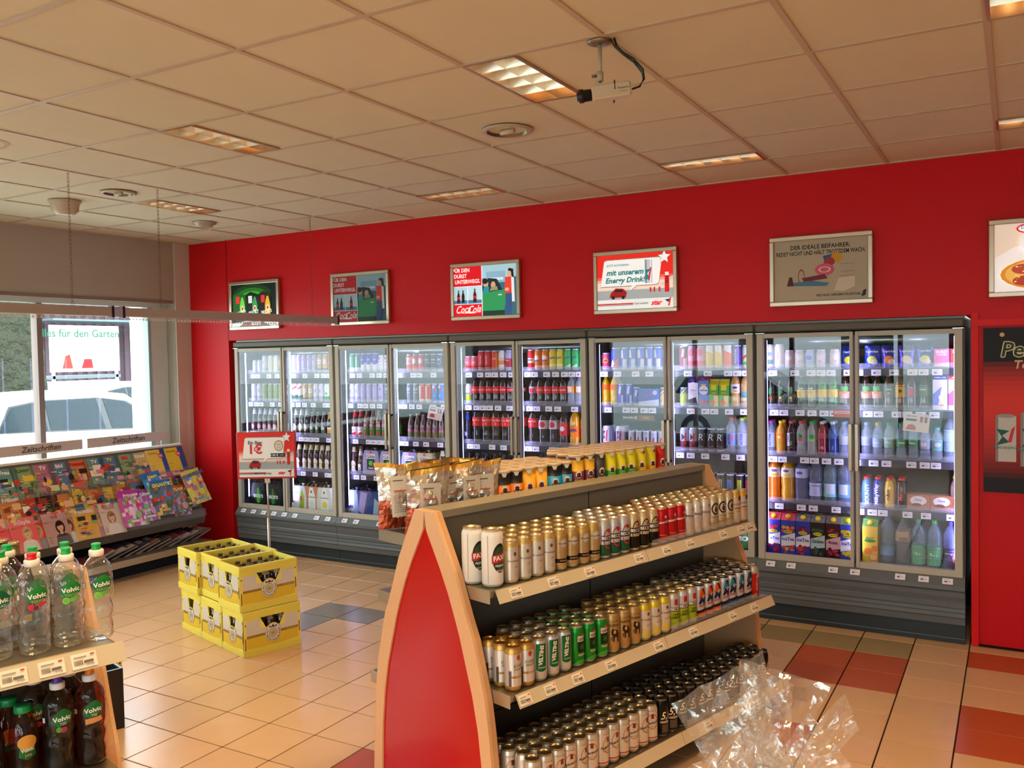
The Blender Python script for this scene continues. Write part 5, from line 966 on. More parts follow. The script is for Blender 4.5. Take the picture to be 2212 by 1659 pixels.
cz('jb', 'small clear juice jar can with blue label', 'b0c0f0', [(E_, 0, .07, .02, .016, '5068d8'), (T, '100%', 0, .05, .012, 'f0f0ff')], r=.033, h=.125); cz('jp', 'small pale pink juice bottle', 'e4ccd8', [(E_, 0, .07, .02, .016, 'f4f0f8'), (T, '100', 0, .045, .012, 'd85870')], [(.1, .13, 'd8c0cc')], r=.033, h=.125)
cz('wx', 'tall white can with green print', 'f0f2fa', [('r', -.02, .02, .03, .06, '88b0a0'), (E_, 0, .1, .018, .014, 'a8c8b8')], h=.168); cz('wy', 'tall white can with orange upright lettering', 'f0e4ec', [(T, 'enemy', 0, .09, .02, 'd87060', 90, .02)], h=.168)

# ================================================================== STOCKING THE FRIDGES
XS = {
'A1': [-6.555, -6.49, -6.42, -6.34, -6.27, -6.2], 'A2': [-6.098, -6.03, -5.965, -5.9, -5.833, -5.768, -5.702, -5.635, -5.57], 'A3': [-5.31, -5.242, -5.175, -5.108, -5.04, -4.975, -4.91, -4.845], 'A4': [-4.66, -4.594, -4.528, -4.462, -4.396, -4.33, -4.264, -4.198],
'A5': [-4.04, -3.974, -3.907, -3.84, -3.773, -3.706, -3.64, -3.573], 'A6': [-3.429, -3.363, -3.296, -3.229, -3.162, -3.095, -3.028, -2.962], 'A7': [-2.765, -2.68, -2.605, -2.538, -2.471, -2.404, -2.337, -2.27], 'A8': [-2.14, -2.073, -2.006, -1.939, -1.872, -1.805, -1.738, -1.671],
'A9': [-1.508, -1.44, -1.37, -1.3, -1.23, -1.16, -1.07, -.975], 'A10': [-.83, -.725, -.62, -.51, -.41, -.33],
'B1': [-6.582, -6.5, -6.43, -6.35, -6.28, -6.212], 'B2': [-6.1, -6.03, -5.96, -5.892, -5.825, -5.758, -5.69, -5.623, -5.556], 'B3': [-5.32, -5.252, -5.184, -5.116, -5.048, -4.98, -4.912, -4.845], 'B4': [-4.66, -4.592, -4.524, -4.456, -4.388, -4.32, -4.252, -4.185],
'B5': [-4.04, -3.972, -3.904, -3.836, -3.768, -3.7, -3.63, -3.56], 'B6': [-3.42, -3.35, -3.28, -3.21, -3.14, -3.07, -3.0, -2.93], 'B7': [-2.771, -2.7, -2.638, -2.576, -2.516, -2.41, -2.3, -2.236], 'B8': [-2.14, -2.06, -1.98, -1.905, -1.83, -1.755, -1.68],
'B9': [-1.5, -1.43, -1.36, -1.29, -1.22, -1.15, -1.08, -1.01], 'B10': [-.87, -.8, -.73, -.66, -.59, -.515, -.42, -.33],
'C1': [-6.589, -6.51, -6.44, -6.37, -6.3, -6.23], 'C2': [-6.102, -6.03, -5.96, -5.89, -5.82, -5.75, -5.68, -5.607], 'C3': [-5.3, -5.228, -5.158, -5.088, -5.018, -4.948, -4.878], 'C4': [-4.66, -4.59, -4.525, -4.46, -4.395, -4.33, -4.265, -4.2],
'C5': [-4.06, -3.96, -3.865, -3.77, -3.675, -3.58], 'C6': [-3.42, -3.325, -3.23, -3.14, -3.045, -2.95], 'C7': [-2.765, -2.65, -2.56, -2.5, -2.44, -2.38, -2.32, -2.26], 'C8': [-2.14, -2.072, -2.004, -1.936, -1.868, -1.79, -1.71], 'C9': [-1.505, -1.435, -1.365, -1.295, -1.225, -1.155, -1.085, -1.015],
'C10': [-.87, -.8, -.73, -.655, -.58, -.51, -.44, -.36], 'D1': [-6.58, -6.5, -6.42, -6.34, -6.26], 'D2': [-6.088, -6.0, -5.922, -5.85, -5.78, -5.71, -5.64, -5.57], 'D3': [-5.32, -5.24, -5.1, -4.905], 'D4': [-4.66, -4.5, -4.33, -4.24], 'D5': [-4.05, -3.965, -3.88, -3.795, -3.71],
'D6': [-3.4, -3.3, -3.2, -3.1, -3.0], 'D7': [-2.7, -2.6, -2.5, -2.4], 'D8': [-2.1, -2.02, -1.94, -1.87, -1.8, -1.73, -1.663], 'D9': [-1.485, -1.39, -1.295, -1.2, -1.105, -1.01], 'D10': [-.87, -.795, -.72, -.645, -.54, -.42, -.335][:7],
'E1': [-6.5, -6.3, -6.12][:2], 'E2': [-5.96, -5.8, -5.64], 'E3': [-5.3, -5.15, -5.02, -4.87], 'E4': [-4.6, -4.4, -4.22], 'E5': [-4.0, -3.8, -3.6], 'E8': [-2.05, -1.85, -1.68], 'E9': [-1.475, -1.375, -1.275, -1.175, -1.075, -.98], 'E10': [-.84, -.74, -.645, -.55, -.455, -.36]}
XS['D10'] = [-.87, -.798, -.726, -.654, -.555, -.42, -.345]; XS['D10'] = [-.87, -.798, -.726, -.654, -.55, -.412, -.335][:7]
CODES = {
'A1': 'ws ws wh cr cr go', 'A2': 'wl wl wl wr wr wr go go rd', 'A3': 'gn gn bw bw bw wd wd wd', 'A4': 'rw rk rk bk bk nv nv kr', 'A5': 'cs cs cc cc co cw ci ck', 'A6': 'fr fo fo fy fy sg sg sg', 'A7': 'ps bb bs bs bs bs bs bs', 'A8': 'rb ek ek ey ey eo ep eg',
'A9': 'wx wy jp jp jb jp jp v1', 'A10': 'v2 v3 v4 v1 du dv', 'B1': 'wh wh gb gb gb gb', 'B2': 'rg rg rg go go wh wh wg wg', 'B3': 'wh wh wl wl wl wr gy gy', 'B4': 'gy gy ob ob bl bl mx mx', 'B5': 'lm c5 c5 c5 c5 c5 ca ca', 'B6': 'cz c5 c5 c5 c5 wo wo sb', 'B7': 'yb yb bt bt bu rp be be',
'B8': 'bg k1 k2 k3 k3 pb ph', 'B9': 'dr dg dg ly ly lg lg lp', 'B10': 'lp lp vo vy vp vb mk m2x', 'C1': 'pi pi pi pi pi pi', 'C2': 'bo bo bo bo bn bn bn by', 'C3': 'br br bx bx bx bx bx', 'C4': 'bc bc bc bc bc bc bc bz',
'C5': 'bz c1 c1 c1 c1 c1', 'C6': 'c1 cy cy cp f1 f1', 'C7': 'sx sx ss ss ss ss ss ss', 'C8': 'sr sr rr rr rr ar al', 'C9': 'ac ao ad tr tg pr pu w1', 'C10': 'w1 wa wv vv vv wc wt wR', 'D1': 'bd bd bd bd bd', 'D2': 'bd bd bd bd bd bd bd bd', 'D3': 'bd bk2 pg pg', 'D4': 'pg ph6 bd bd',
'D5': 'c5 c5 c5 c5 c5', 'D6': 'c5 c5 cz cz cz', 'D7': 'ss ss ss ss', 'D8': 'm2 m3 m4 m1 m2 m3 m4', 'D9': 'o1 y1 b1 g1 t1 u1', 'D10': 's1 s2 s3 s4 ch ch mb', 'E1': 'p1 p2', 'E2': 'p4 p5 p7', 'E3': 'p8 p9 pa pb6', 'E4': 'pb6 p9 p2', 'E5': 'p2 p3 p5', 'E8': 'p9 pa p2', 'E9': 'ta tb tc td te tf', 'E10': 'oj q1 q2 q3 q3 q4'}
SHN = {'A': 'top shelf', 'B': 'second shelf', 'C': 'third shelf', 'D': 'fourth shelf', 'E': 'bottom deck'}; SHZ = {'A': SH[0], 'B': SH[1], 'C': SH[2], 'D': SH[3], 'E': DECK}
rs = random.Random(9)
def fridge_item(code, x, y, z, label, group):
    kd = KIND[code]
    if len(kd) == 6:
        o = put(kd[0], kd[3][0][1], None, (x, y, z), 0, label, kd[1], group)
        for p in kd[4]: put('bottle_neck', kd[5], o, p)
        return o
    return stock(code, (x, y, z), rs.uniform(-.25, .25) if kd[0] in ('drink_can', 'beer_can', 'drink_bottle', 'beer_bottle') else rs.uniform(-.02, .02), label, group)
for key, xs in XS.items():
    row, door = key[0], int(key[1:]); cds = CODES[key].split(); z = SHZ[row]
    for i, x in enumerate(xs[:len(cds)]):
        cd = cds[i]; kd = KIND[cd]; nm = kd[0]; y = WY + (.15 if row != 'E' else .115)
        if nm == 'six_pack': y += .03
        if nm == 'dessert_pack': y += .02
        grp = '%s in the fridges' % {'drink_can': 'drink cans', 'beer_can': 'beer cans', 'drink_bottle': 'soft drink bottles', 'beer_bottle': 'beer bottles', 'juice_carton': 'juice cartons', 'milk_carton': 'milk cartons', 'drink_box': 'cardboard drink packs', 'six_pack': 'six-packs', 'drink_pouch': 'drink pouches', 'can_multipack': 'can multipacks', 'dessert_pack': 'dessert packs'}[nm]
        tail = '%s from left, %s, %s fridge door' % (nth(i), SHN[row], nth(door - 1))
        def lab(pre, back=None):
            s = '%s, %s' % (pre, tail if not back else tail + ', ' + back); wds = s.split()
            if len(wds) > 16:
                cut = pre.split(' with ')[0] if ' with ' in pre else ' '.join(pre.split()[:3]); s = '%s, %s' % (cut, tail if not back else tail + ', ' + back)
            if len(s.split()) > 16: s = '%s, %s' % (' '.join(pre.split()[:2]), s.split(', ', 1)[1])
            return s
        fridge_item(cd, x, y, z, lab(kd[2]), grp)
        n = {'juice_carton': 4, 'drink_bottle': 2, 'beer_bottle': 2}.get(nm, 1)
        if row == 'E' and nm in ('juice_carton', 'six_pack', 'drink_bottle'): n = {'juice_carton': 4, 'six_pack': 2, 'drink_bottle': 2}[nm]
        if row in 'AB' and nm != 'drink_bottle': n = 1
        if row in 'CD' and nm in ('drink_can',): n = 2
        dy = {'juice_carton': .093, 'six_pack': .15}.get(nm, .07 if row in 'AB' or nm == 'drink_can' else .095)
        for b in range(1, n): fridge_item(cd, x, y + b * dy, z, lab(kd[2], 'row %s back' % nth(b)), grp)
# talker cards clipped to the rails
def card(x, z, w, h, lab, decs, c, tilt=.2):
    t = MB(); t.box(-w / 2, w / 2, -.001, .001, -h, 0, c, 'print'); t.decals(decs, flat(.0012)); o = t.obj('shelf_card', None, (x, WY + .062, z), 0, lab, 'card', 'promotion cards on the shelf rails'); o.rotation_euler = (-.12, tilt * .3, 0)
RC = lambda s: [(PG, [(-.055 * s, -.1 * s), (-.0 * s, -.1 * s), (.0, -.08 * s), (-.02 * s, -.065 * s), (-.045 * s, -.07 * s)], 'c02020'), ('r', -.06 * s, .0, -.045 * s, -.032 * s, '30303c'), (T, 'Zwei zum', -.03 * s, -.015 * s, .014 * s, '5c5464'), ('r', .02 * s, .035 * s, -.05 * s, -.015 * s, 'a03c50'), ('r', .045 * s, .06 * s, -.05 * s, -.015 * s, 'a03c50')]
card(-4.32, 1.442, .15, .115, 'tilted white promotion card with red car under the fourth door second shelf', RC(1), 'e8dcec', .6)
card(-.55, 1.442, .155, .115, 'white promotion card with yellow cans under the tenth door second shelf', RC(1.05) , 'ecdcdc', .3)
card(-1.0, 1.462, .13, .05, 'small orange-red card on the ninth door second shelf rail', [('r', -.058, .06, -.026, -.008, 'f0e0e0'), (T, 'Neuheit des Monats', 0, -.017, .0115, '3c2c2c')], 'e85840', 0)
card(-2.47, 1.41, .27, .06, 'dark chocolate bar banner hanging under the seventh door second shelf', [(T, 'SNICKERS', -.08, -.03, .02, 'e8e0f0', 0, .04), (E_, -.02, -.03, .014, .014, 'c8b8a0'), ('r', .0, .13, -.05, -.01, '8c5c3c'), (T, 'TWIX', .06, -.03, .022, 'd8a060', 0, .04)], '2c1c20', 0)
m = MB(); m.lathe([(.03, 0), (.034, .006), (.03, .012)], 'e8e4d8', 'plastic', 20); m.obj('wall_hook', loc=(0, 0, 0)) if 0 else None
# ================================================================== ISLAND DISPLAYS
HW = [(0, .4), (.05, .4), (.26, .385), (.42, .37), (.55, .35), (.765, .29), (.84, .255), (.93, .218), (1.02, .183), (1.164, .105), (1.242, .062)]
HI = [(0, .34), (.064, .338), (.197, .333), (.33, .32), (.461, .3), (.57, .272), (.685, .24), (.853, .175), (.933, .14), (1.08, .064), (1.182, 0)]
SHG, BEI = '6e6a5e', 'c4b698'
tagn = MB(); tagn.box(-.032, .032, -.0008, .0008, -.02, .02, 'e6dcc8', 'print')
tagn.decals([('r', -.026 + i * .0028, -.0248 + i * .0028, -.012, .002, '3c342c') for i in range(8)] + [('r', -.002, .022, -.008, -.001, '6c6458'), ('r', -.026, .006, .008, .011, '8c8474'), ('r', .016, .026, .011, .015, 'c04030'), (T, '1.99 EUR', .012, -.014, .006, '4c443c')], flat(.001)); TAGN = tagn.mesh('price_label')
def island(nc, g0, g1, right, left, label, tags, top=1.245, bays=2):
    """right / left: lists of (z, half depth) of the shelves on either side"""
    t = empty('island_display', gp(g0, nc), -GA, label=label, cat='display shelf', group='wooden ended island displays')
    # local frame: +X = GN, +Y = GG
    L = g1 - g0
    for e, (y0, y1) in enumerate(((-.028, 0), (L, L + .028))):
        m = MB(); out = [(a, z) for z, a in HW] + [(-a, z) for z, a in reversed(HW)]
        m.prism(out, y0 + (.004 if e == 0 else 0), y1, 'cf9c6c', 'wood', 'y'); pan = m.obj('end_panel', t)
        m = MB()   # frame strips proud of the panel on its outer face
        yo = (y0 - .012, y0 + .0035) if e == 0 else (y1 + .0005, y1 + .012)
        for s in (-1, 1):
            for (z0, a0), (z1, a1) in zip(HW, HW[1:]):
                pi = lambda z: next(b0 + (b1 - b0) * (z - q0) / (q1 - q0) for (q0, b0), (q1, b1) in zip(HI, HI[1:]) if q0 <= z <= q1) if z < 1.182 else 0
                P = [(s * pi(z0), z0), (s * a0, z0), (s * a1, z1), (s * pi(z1), z1)]
                if s < 0: P = P[::-1]
                m.prism(P, yo[0], yo[1], 'dcae80', 'wood', 'y')
        m.obj('panel_frame', pan)
        m = MB(); P = [(a, z) for z, a in HI] + [(-a, z) for z, a in reversed(HI[:-1])]
        m.prism(P, yo[0] + (.008 if e == 0 else 0), yo[1] - (0 if e == 0 else .008), 'ba1010', 'redgloss', 'y'); m.obj('red_insert', pan)
    m = MB(); m.box(-.03, .045, .002, L - .002, .1, top - .034, SHG, 'paint')
    for k in range(1, bays): m.box(.045, .0465, L * .49 - .002, L * .49 + .002, .1, top - .034, '181818', 'matte')
    for z in (.33, .66, .96): m.box(.045, .0462, .002, L - .002, z - .002, z + .002, '201f1e', 'matte')
    m.obj('back_panel', t)
    m = MB(); m.box(-.06, .062, -.0, L, top - .032, top, '8f8670', 'satin', .002); m.obj('top_ledge', t)
    m = MB(); m.box(-.36, .36, .03, L - .03, .002, .1, '2a2a2a', 'matte'); m.obj('plinth', t)
    for sd, lst in ((1, right), (-1, left)):
        for z, hd in lst:
            m = MB(); a, b = sorted((sd * .046, sd * hd)); m.box(a, b, .004, L - .004, z - .03, z - .0005, 'a39a80', 'metal', .003)
            for y in (.003, L - .005):
                a2, b2 = sorted((sd * .08, sd * hd)); m.box(a2, b2, y, y + .002, z - .052, z - .001, 'bdb6a4', 'metal')
            sh = m.obj('shelf', t)
            m = MB(); x = sd * hd; yy0, yy1 = .03, L + .02
            P = [(x, z - .004), (x + sd * .006, z - .001), (x + sd * .03, z - .05), (x + sd * .026, z - .052)]
            if sd < 0: P = P[::-1]
            n_ = len(P)
            for q in range(bays):
                ya = yy0 + (yy1 - yy0) * q / bays; yb = yy0 + (yy1 - yy0) * (q + 1) / bays - .003
                V = [(px, ya, pz) for px, pz in P] + [(px, yb, pz) for px, pz in P]
                Fa = [(i, (i + 1) % n_, n_ + (i + 1) % n_, n_ + i) for i in range(n_)] + [tuple(range(n_ - 1, -1, -1)), tuple(range(n_, 2 * n_))]
                m.add(V, [tuple(reversed(f)) for f in Fa], BEI, 'paint')
            pr = m.obj('price_rail', sh)
            if sd > 0:
                for gt in tags.get(z, []):
                    o = put('price_label', TAGN, sh, (x + .0195, gt - g0, z - .0255)); o.rotation_euler = (-.49, 0, PI / 2)
                if nc > -2.9: m = MB(); m.box(x - .008, x - .006, .55 * L, L - .1, z + .0005, z + .03, 'ffffff', 'film'); m.obj('acrylic_guard', sh)
    return t
mat('redgloss', .12, coat=.1, spec=.3)
NC, G0, G1 = -2.823, 2.235, 4.12
Z1, Z2, Z3 = .965, .585, .17
island(NC, G0, G1, [(Z1, .343), (Z2, .445), (Z3, .53)], [(1.114, .385), (.838, .4), (.456, .47)],
       'long wooden ended island display with tiers of beer cans and a red arched end',
       {Z1: [2.36, 2.575, 2.80, 3.14, 3.35, 3.54, 3.83, 4.0, 4.08], Z2: [2.30, 2.44, 2.60, 2.81, 3.14, 3.41, 3.75, 3.95], Z3: [2.6, 3.4]})
S1 = 'kro kro kro kro war war war war bec bec bec beg beg beg has has has bit bit bit fra fra fra pau pau'.split()
G_1 = [2.39, 2.462, 2.533, 2.604, 2.675, 2.746, 2.817, 2.888, 2.96, 3.029, 3.097, 3.168, 3.24, 3.312, 3.385, 3.457, 3.53, 3.6, 3.672, 3.745, 3.818, 3.89, 3.96, 4.03, 4.098]
S2 = 'koe koe koe vel vel vel gil gil gil ele ele ele krr krr krr bel bel bel mio mio mio mib mib mib mid rdc'.split()
G_2 = [2.225, 2.297, 2.368, 2.438, 2.51, 2.581, 2.657, 2.732, 2.81, 2.887, 2.962, 3.037, 3.11, 3.184, 3.256, 3.328, 3.4, 3.47, 3.54, 3.61, 3.68, 3.75, 3.82, 3.89, 3.962, 4.034]
S3 = ['pad'] * 14 + ['fuf'] * 13
G_3 = [2.178 + .0665 * i for i in range(14)] + [3.12 + .0715 * i for i in range(13)]
ROWN = ['front row', 'second row back', 'third row back', 'fourth row back', 'rear row']
ri = random.Random(21)
def short(code):
    d = KIND[code][2]; return d if len(d.split()) <= 5 else ' '.join(d.split(' with ')[0].split()[:4])
def tier(codes, gs, n0, dn, z, rows, shelf, jit, stagger=0., skip=lambda i, r: False):
    for i, (c, g_) in enumerate(zip(codes, gs)):
        for r in range(rows):
            if skip(i, r): continue
            gg = g_ + (stagger if r % 2 else 0) + ri.uniform(-.001, .001); nn = n0 - r * dn
            if gg < G0 + .04 or gg > G1 - (.0 if r == 0 else .034): 
                if gg < G0 + .04 or gg > G1 - .03: continue
            rz = GROT + ri.uniform(-jit, jit) - .3
            stock(c, gp(gg, nn, z), rz, '%s, %s file from the left, %s, %s island shelf' % (short(c), nth(i), ROWN[r], shelf), 'beer cans on the island display')
tier(S1, G_1, NC + .343 - .042, .0685, Z1, 4, 'upper', .14, 0, lambda i, r: (r == 3 and i in (0, 8, 13, 14)) )
tier(S2, G_2, NC + .445 - .042, .067, Z2, 4, 'middle', .14, 0, lambda i, r: (r == 3 and i in (0, 1, 2, 9, 16)))
tier(S3, G_3, NC + .53 - .045, .066, Z3, 4, 'lower', .5, .018, lambda i, r: r > 2 and i > 20)
for i, (g_, nn) in enumerate([(2.305, NC + .343 - .055), (2.283, NC + .343 - .148)]):
    stock('fax', gp(g_, nn, Z1), GROT + .05, 'large white one-litre beer can, %s, at the left end of upper island shelf' % ['nearer of two', 'rear of two'][i], 'beer cans on the island display')
stock('war', gp(2.96, NC + .343 - .32, Z1), GROT, 'dull gold can standing alone against the back of the upper island shelf', 'beer cans on the island display') if 0 else None
# stacked-chip tubes on the far side shelf
def tubek(code, desc, h, c, c2, txt, tc_, z_, extra=()):
    m = MB(); r = .0375; zt = h - .045
    m.lathe([(r * .96, 0), (r, .002), (r, z_), (r, z_), (r, h - .02), (r, h - .012)], c, 'print', 24, [c, c, c2, c2, c2], close=True)
    m.decals(list(extra) + [(E_, .004, h * .62, .0155, .019, 'e8e0d0'), (E_, .004, h * .625, .011, .008, '5c2c1c'), (E_, .004, h * .585, .0125, .006, '4c2418'), (T, 'Pringles', .004, h * .5, .0155, 'e8c820', 8, .03, .1), (T, txt, .006, h * .4, .0155, tc_, 6, .03)], cyl(r), 'print', .009)
    k = MB(); k.lathe([(r * 1.0, h - .013), (r * 1.06, h - .011), (r * 1.06, h - .001), (r * 1.0, h)], 'cdb898', 'plastic', 24, close=False)
    k.add([(r * math.sin(2 * PI * i / 24), -r * math.cos(2 * PI * i / 24), h - .0005) for i in range(24)], [tuple(range(24))], 'c9b08c', 'plastic')
    k.box(-.014, .014, -.002, .002, h - .0005, h + .0006, '8c7454', 'plastic'); k.add([(-.014, -r * 1.065, h - .012), (.014, -r * 1.065, h - .012), (.006, -r * 1.07, h - .03), (-.006, -r * 1.07, h - .03)], [(0, 3, 2, 1)], 'd8cbb0', 'plastic')
    K(code, 'chip_tube', 'chip tube', desc, (None, m.mesh('chip_tube')), ('lid', k.mesh('lid')))
PN = [(PG, [(-.02, .045), (.034, .055), (.034, .135), (-.016, .13)], '1a1614')]
tubek('to', 'short black and orange chip tube', .232, 'c8661c', '1c1814', 'Tortilla', 'e8e0d0', .165, PN); tubek('ty', 'short yellow chip tube with black tortilla panel', .232, 'e0a024', 'e2a828', 'Tortilla', 'ece4d4', .2, [(PG, [(-.034, .02), (.034, .03), (.034, .085), (-.034, .075)], '1a1614')])
tubek('tb_', 'short black and blue chip tube', .232, '1c8cc0', '14181c', 'Tortilla', 'e8e8e0', .17, PN); tubek('tp', 'purple and yellow chip tube', .257, '642440', 'd8a82c', 'BBQ', 'e8d0c8', .175, [('r', -.118, .118, .232, .242, '5c2448')])
tubek('td_', 'dark grey chip tube', .257, '33343a', '3c3a3c', 'BLACK', 'c8c0b8', .2); tubek('tg_', 'green and yellow chip tube', .257, '2f9c3c', 'dcd024', 'Cream', 'e8f0d8', .155); tubek('tyo', 'yellow-orange paprika chip tube', .257, 'e0a01c', 'dccc24', 'PAPRIKA', 'b84820', .15, [(E_, .016, .225, .008, .009, 'c83020')])
tubek('tr_', 'bright red chip tube', .257, 'c01c18', 'c82c20', 'Original', 'f0e0d0', .2)
TS = ['to', 'to', 'ty', 'ty', 'tb_', 'tb_', 'tp', 'tp', 'td_', 'tg_', 'tg_', 'tg_', 'tyo', 'tyo', 'tr_']
TG = [2.73, 2.812, 2.896, 2.976, 3.07, 3.152, 3.24, 3.322, 3.405, 3.49, 3.572, 3.655, 3.745, 3.83, 3.915]
for i, (c, g_) in enumerate(zip(TS, TG)):
    for r in range(4):
        if r == 3 and i in (0, 6): continue
        stock(c, gp(g_ + r * .006, NC - .062 - .042 - r * .0805, 1.114), GROT - .5 + ri.uniform(-.2, .2), '%s, %s from the left, %s, behind the top ledge' % (short(c), nth(i), ROWN[r]), 'chip tubes on the island display')
# crisp bags
def bagm(seed, w, h, th, c1, c2, top, back=True):
    m = MB(); nx, nz = 13, 15; r_ = random.Random(seed); V = []; cols = []
    ph = [r_.uniform(0, 6) for _ in range(6)]
    for s in (1, -1):
        for j in range(nz):
            for i in range(nx):
                u = i / (nx - 1); v = j / (nz - 1); body = (math.sin(PI * u) ** .55) * (math.sin(PI * min(1, max(0, v * .93 + .05))) ** .55)
                w2 = w * (1 - .1 * math.sin(PI * v)); cr = .006 * math.sin(9 * u + ph[0] + 4 * v) + .006 * math.sin(13 * v + ph[1] + 7 * u) + r_.uniform(-.003, .003)
                top_w = .012 * math.sin(8 * u + ph[2]) * max(0, v - .8) / .2
                V.append(((u - .5) * w2, -s * th * body * .5 - cr * (.4 + body) * (1 if s > 0 else .6) - top_w, v * h + .008 * math.sin(5 * u + ph[3]) * v))
    for s in (0, 1):
        for j in range(nz - 1):
            for i in range(nx - 1):
                a = s * nx * nz + j * nx + i; f = (a, a + 1, a + nx + 1, a + nx); f = f if s == 0 else tuple(reversed(f)); u, v = i / (nx - 1), j / (nz - 1)
                c = top if v > .86 else (c1 if (v < .42 and (abs(u - .5) > .28)) or v < .16 else c2)
                m.add([V[q] for q in f], [(0, 1, 2, 3)], c, 'foil', False)
    V2 = lambda u, v, e: (u * 1., -th * .5 * (max(0, math.cos(u / w * PI)) ** .55) * (max(0, math.sin(PI * min(1, v / h * .93 + .05))) ** .55) - .012 - e, v)
    m.decals([('r', -.045, .045, .05, h * .8, 'd6cdbd')] + [('r', -.036, .036 - r_.uniform(0, .02), z, z + .0025, '8c8478') for z in [.07 + .009 * k for k in range(9)]] + [('r', -.036, .01, h * .72, h * .72 + .005, '5c5448'), ('r', -.036, .02, h * .56, h * .56 + .006, 'c05040')], V2, 'print', .012)
    return m.mesh('crisp_bag')
BG = [bagm(s, .2, .285, .085, 'b0563a', 'cfc8bc', 'e0b45c') for s in (1, 2, 3)]
BP = [(2.30, NC - .31, -.1, 0, -.12), (2.38, NC - .215, .25, 1, -.05), (2.31, NC - .13, -.15, 2, .12), (2.44, NC - .17, .35, 0, .1), (2.50, NC - .3, .1, 1, .1), (2.53, NC - .125, .1, 2, .03), (2.62, NC - .13, -.1, 0, .05), (2.60, NC - .27, .2, 1, .02)]
BL = ['left corner bag', 'second bag on the shelf corner', 'bag leaning on the top ledge beside the wooden apex', 'bag behind the crumpled front ones', 'bag half hidden behind the others', 'bag with flat back panel left of the orange tubes', 'last bag before the orange chip tubes', 'rear bag towards the fridges']
for k, (g_, nn, rz, mi, tl) in enumerate(BP):
    o = put('crisp_bag', BG[mi], None, gp(g_, nn, 1.118), 0, 'silver and gold foil crisp bag, %s' % BL[k], 'crisp bag', 'crisp bags on the island display'); o.rotation_euler = (tl, 0, GROT + rz - .2)
for k, (g_, nn, z, c, lb) in enumerate([(2.36, NC - .3, .842, '1c2c9c', 'shiny dark blue coffee bag on the left middle island shelf'), (2.47, NC - .3, .842, '1c2c9c', 'second dark blue coffee bag behind the first'), (2.36, NC - .38, .46, 'b0201c', 'red foil bag low on the left side of the island')]):
    me = bagm(20 + k, .15, .25, .07, c, c, c); o = put('foil_bag', me, None, gp(g_, nn, z), 0, lb, 'foil bag', 'foil bags on the left of the island'); o.rotation_euler = (0, 0, GROT + .9)

# ---- second island in the left foreground
NC2, H0, H1 = -2.91, -.75, .86
island(NC2, H0, H1, [(1.10, .41), (.745, .45), (.36, .5)], [(1.10, .38), (.7, .42)], 'island display in the left foreground holding clear and dark water bottles', {1.10: [.40, .50, .60, .69, .77], .745: [.5, .63, .76]}, top=1.245)
def vol(code, desc, body, capc, capc2, lab, txt, tc_, dec=(), h=.262, r=.0405, mt='water', wide=False, liq=None):
    base = [(.03, .0), (.036, .004), (.039, .014), (.037, .026), (.0385, .04), (.0345, .06), (.039, .078), (.0395, .09), (.035, .104), (.0385, .116), (.0405, .125), (.0405, .175), (.0385, .184), (.0395, .19), (.034, .208), (.024, .222), (.0155, .232), (.0145, .238)]
    if wide: base = [(.03, 0), (.036, .005), (.037, .02), (.034, .05), (.036, .07), (.037, .12), (.034, .145), (.026, .165), (.019, .178), (.018, .186)]
    m = MB(); seg = 36; pr = [(a * r / .0405, z) for a, z in base]; f = radial(pr, r)
    m.lathe(pr, body, mt, seg)
    # drink body a hair inside the shell so the bottle reads as filled
    if liq: m.lathe([(max(.004, a - .0016), z + .0016) for a, z in pr if z < base[-1][1] - .03], liq, 'liquid', seg)
    b_ = m.mesh('water_bottle')
    l = MB(); surf = lambda u, v, e: cyl(f)(u, v, e + .0012)
    l.decals([(PG, [(-.027, .152), (-.02, .168), (-.006, .182), (.006, .186), (.018, .178), (.028, .166), (.024, .148), (.008, .14), (-.012, .138)] if not wide else [(-.024, .07), (-.02, .1), (0, .118), (.02, .1), (.024, .07), (0, .06)], lab)] + list(dec) + [(T, 'Volvic', .0, .1585 if not wide else .088, .0175 if not wide else .014, 'f4f4ec', 4, .03), (T, txt, .002, .145 if not wide else .074, .0095, tc_, 4, .02)] + ([] if wide else [('r', -.052, -.042, .15, .165, '3a3a3a'), ('r', -.0512, -.0428, .1508, .1642, 'e4ded0')]), surf, 'print', .006)
    lm = l.mesh('label_sticker')
    k = MB(); zc = base[-1][1] - .002
    if not wide:
        k.lathe([(.0185, zc - .004), (.0195, zc - .002), (.0195, zc + .012), (.017, zc + .014)], capc2, 'plastic', 24)
        k.lathe([(.0125, zc + .014), (.0135, zc + .016), (.0115, zc + .02), (.0115, zc + .024), (.013, zc + .028), (.012, zc + .031)], capc, 'plastic', 20)
    else: k.lathe([(.0215, zc - .002), (.022, zc), (.022, zc + .016), (.0205, zc + .018)], capc, 'plastic', 24)
    K(code, 'water_bottle', 'water bottle', desc, (None, b_), ('label_sticker', lm), ('sports_cap' if not wide else 'screw_cap', k.mesh('cap')))
LIM = [(E_, -.012, .13, .009, .009, '8cd060'), (E_, -.012, .13, .007, .007, '6cc040'), (PG, [(.0, .125), (.024, .135), (.02, .14), (-.004, .136)], '6cb838')]
STR = [(E_, -.014, .13, .008, .008, 'd02838'), (E_, -.004, .128, .006, .006, '6c2848'), (PG, [(.004, .128), (.022, .136), (.02, .142), (.0, .138)], 'd02840')]
vol('xg', 'clear flavoured water bottle with green nozzle cap', 'f4fbf8', '18a84c', 'ece6d8', '1f7c30', 'TOUCH', '98c078', LIM)
vol('xr', 'clear flavoured water bottle with red nozzle cap', 'fbf6f4', 'd8202c', 'ece2d4', '1f7c30', 'TOUCH', 'd88878', STR)
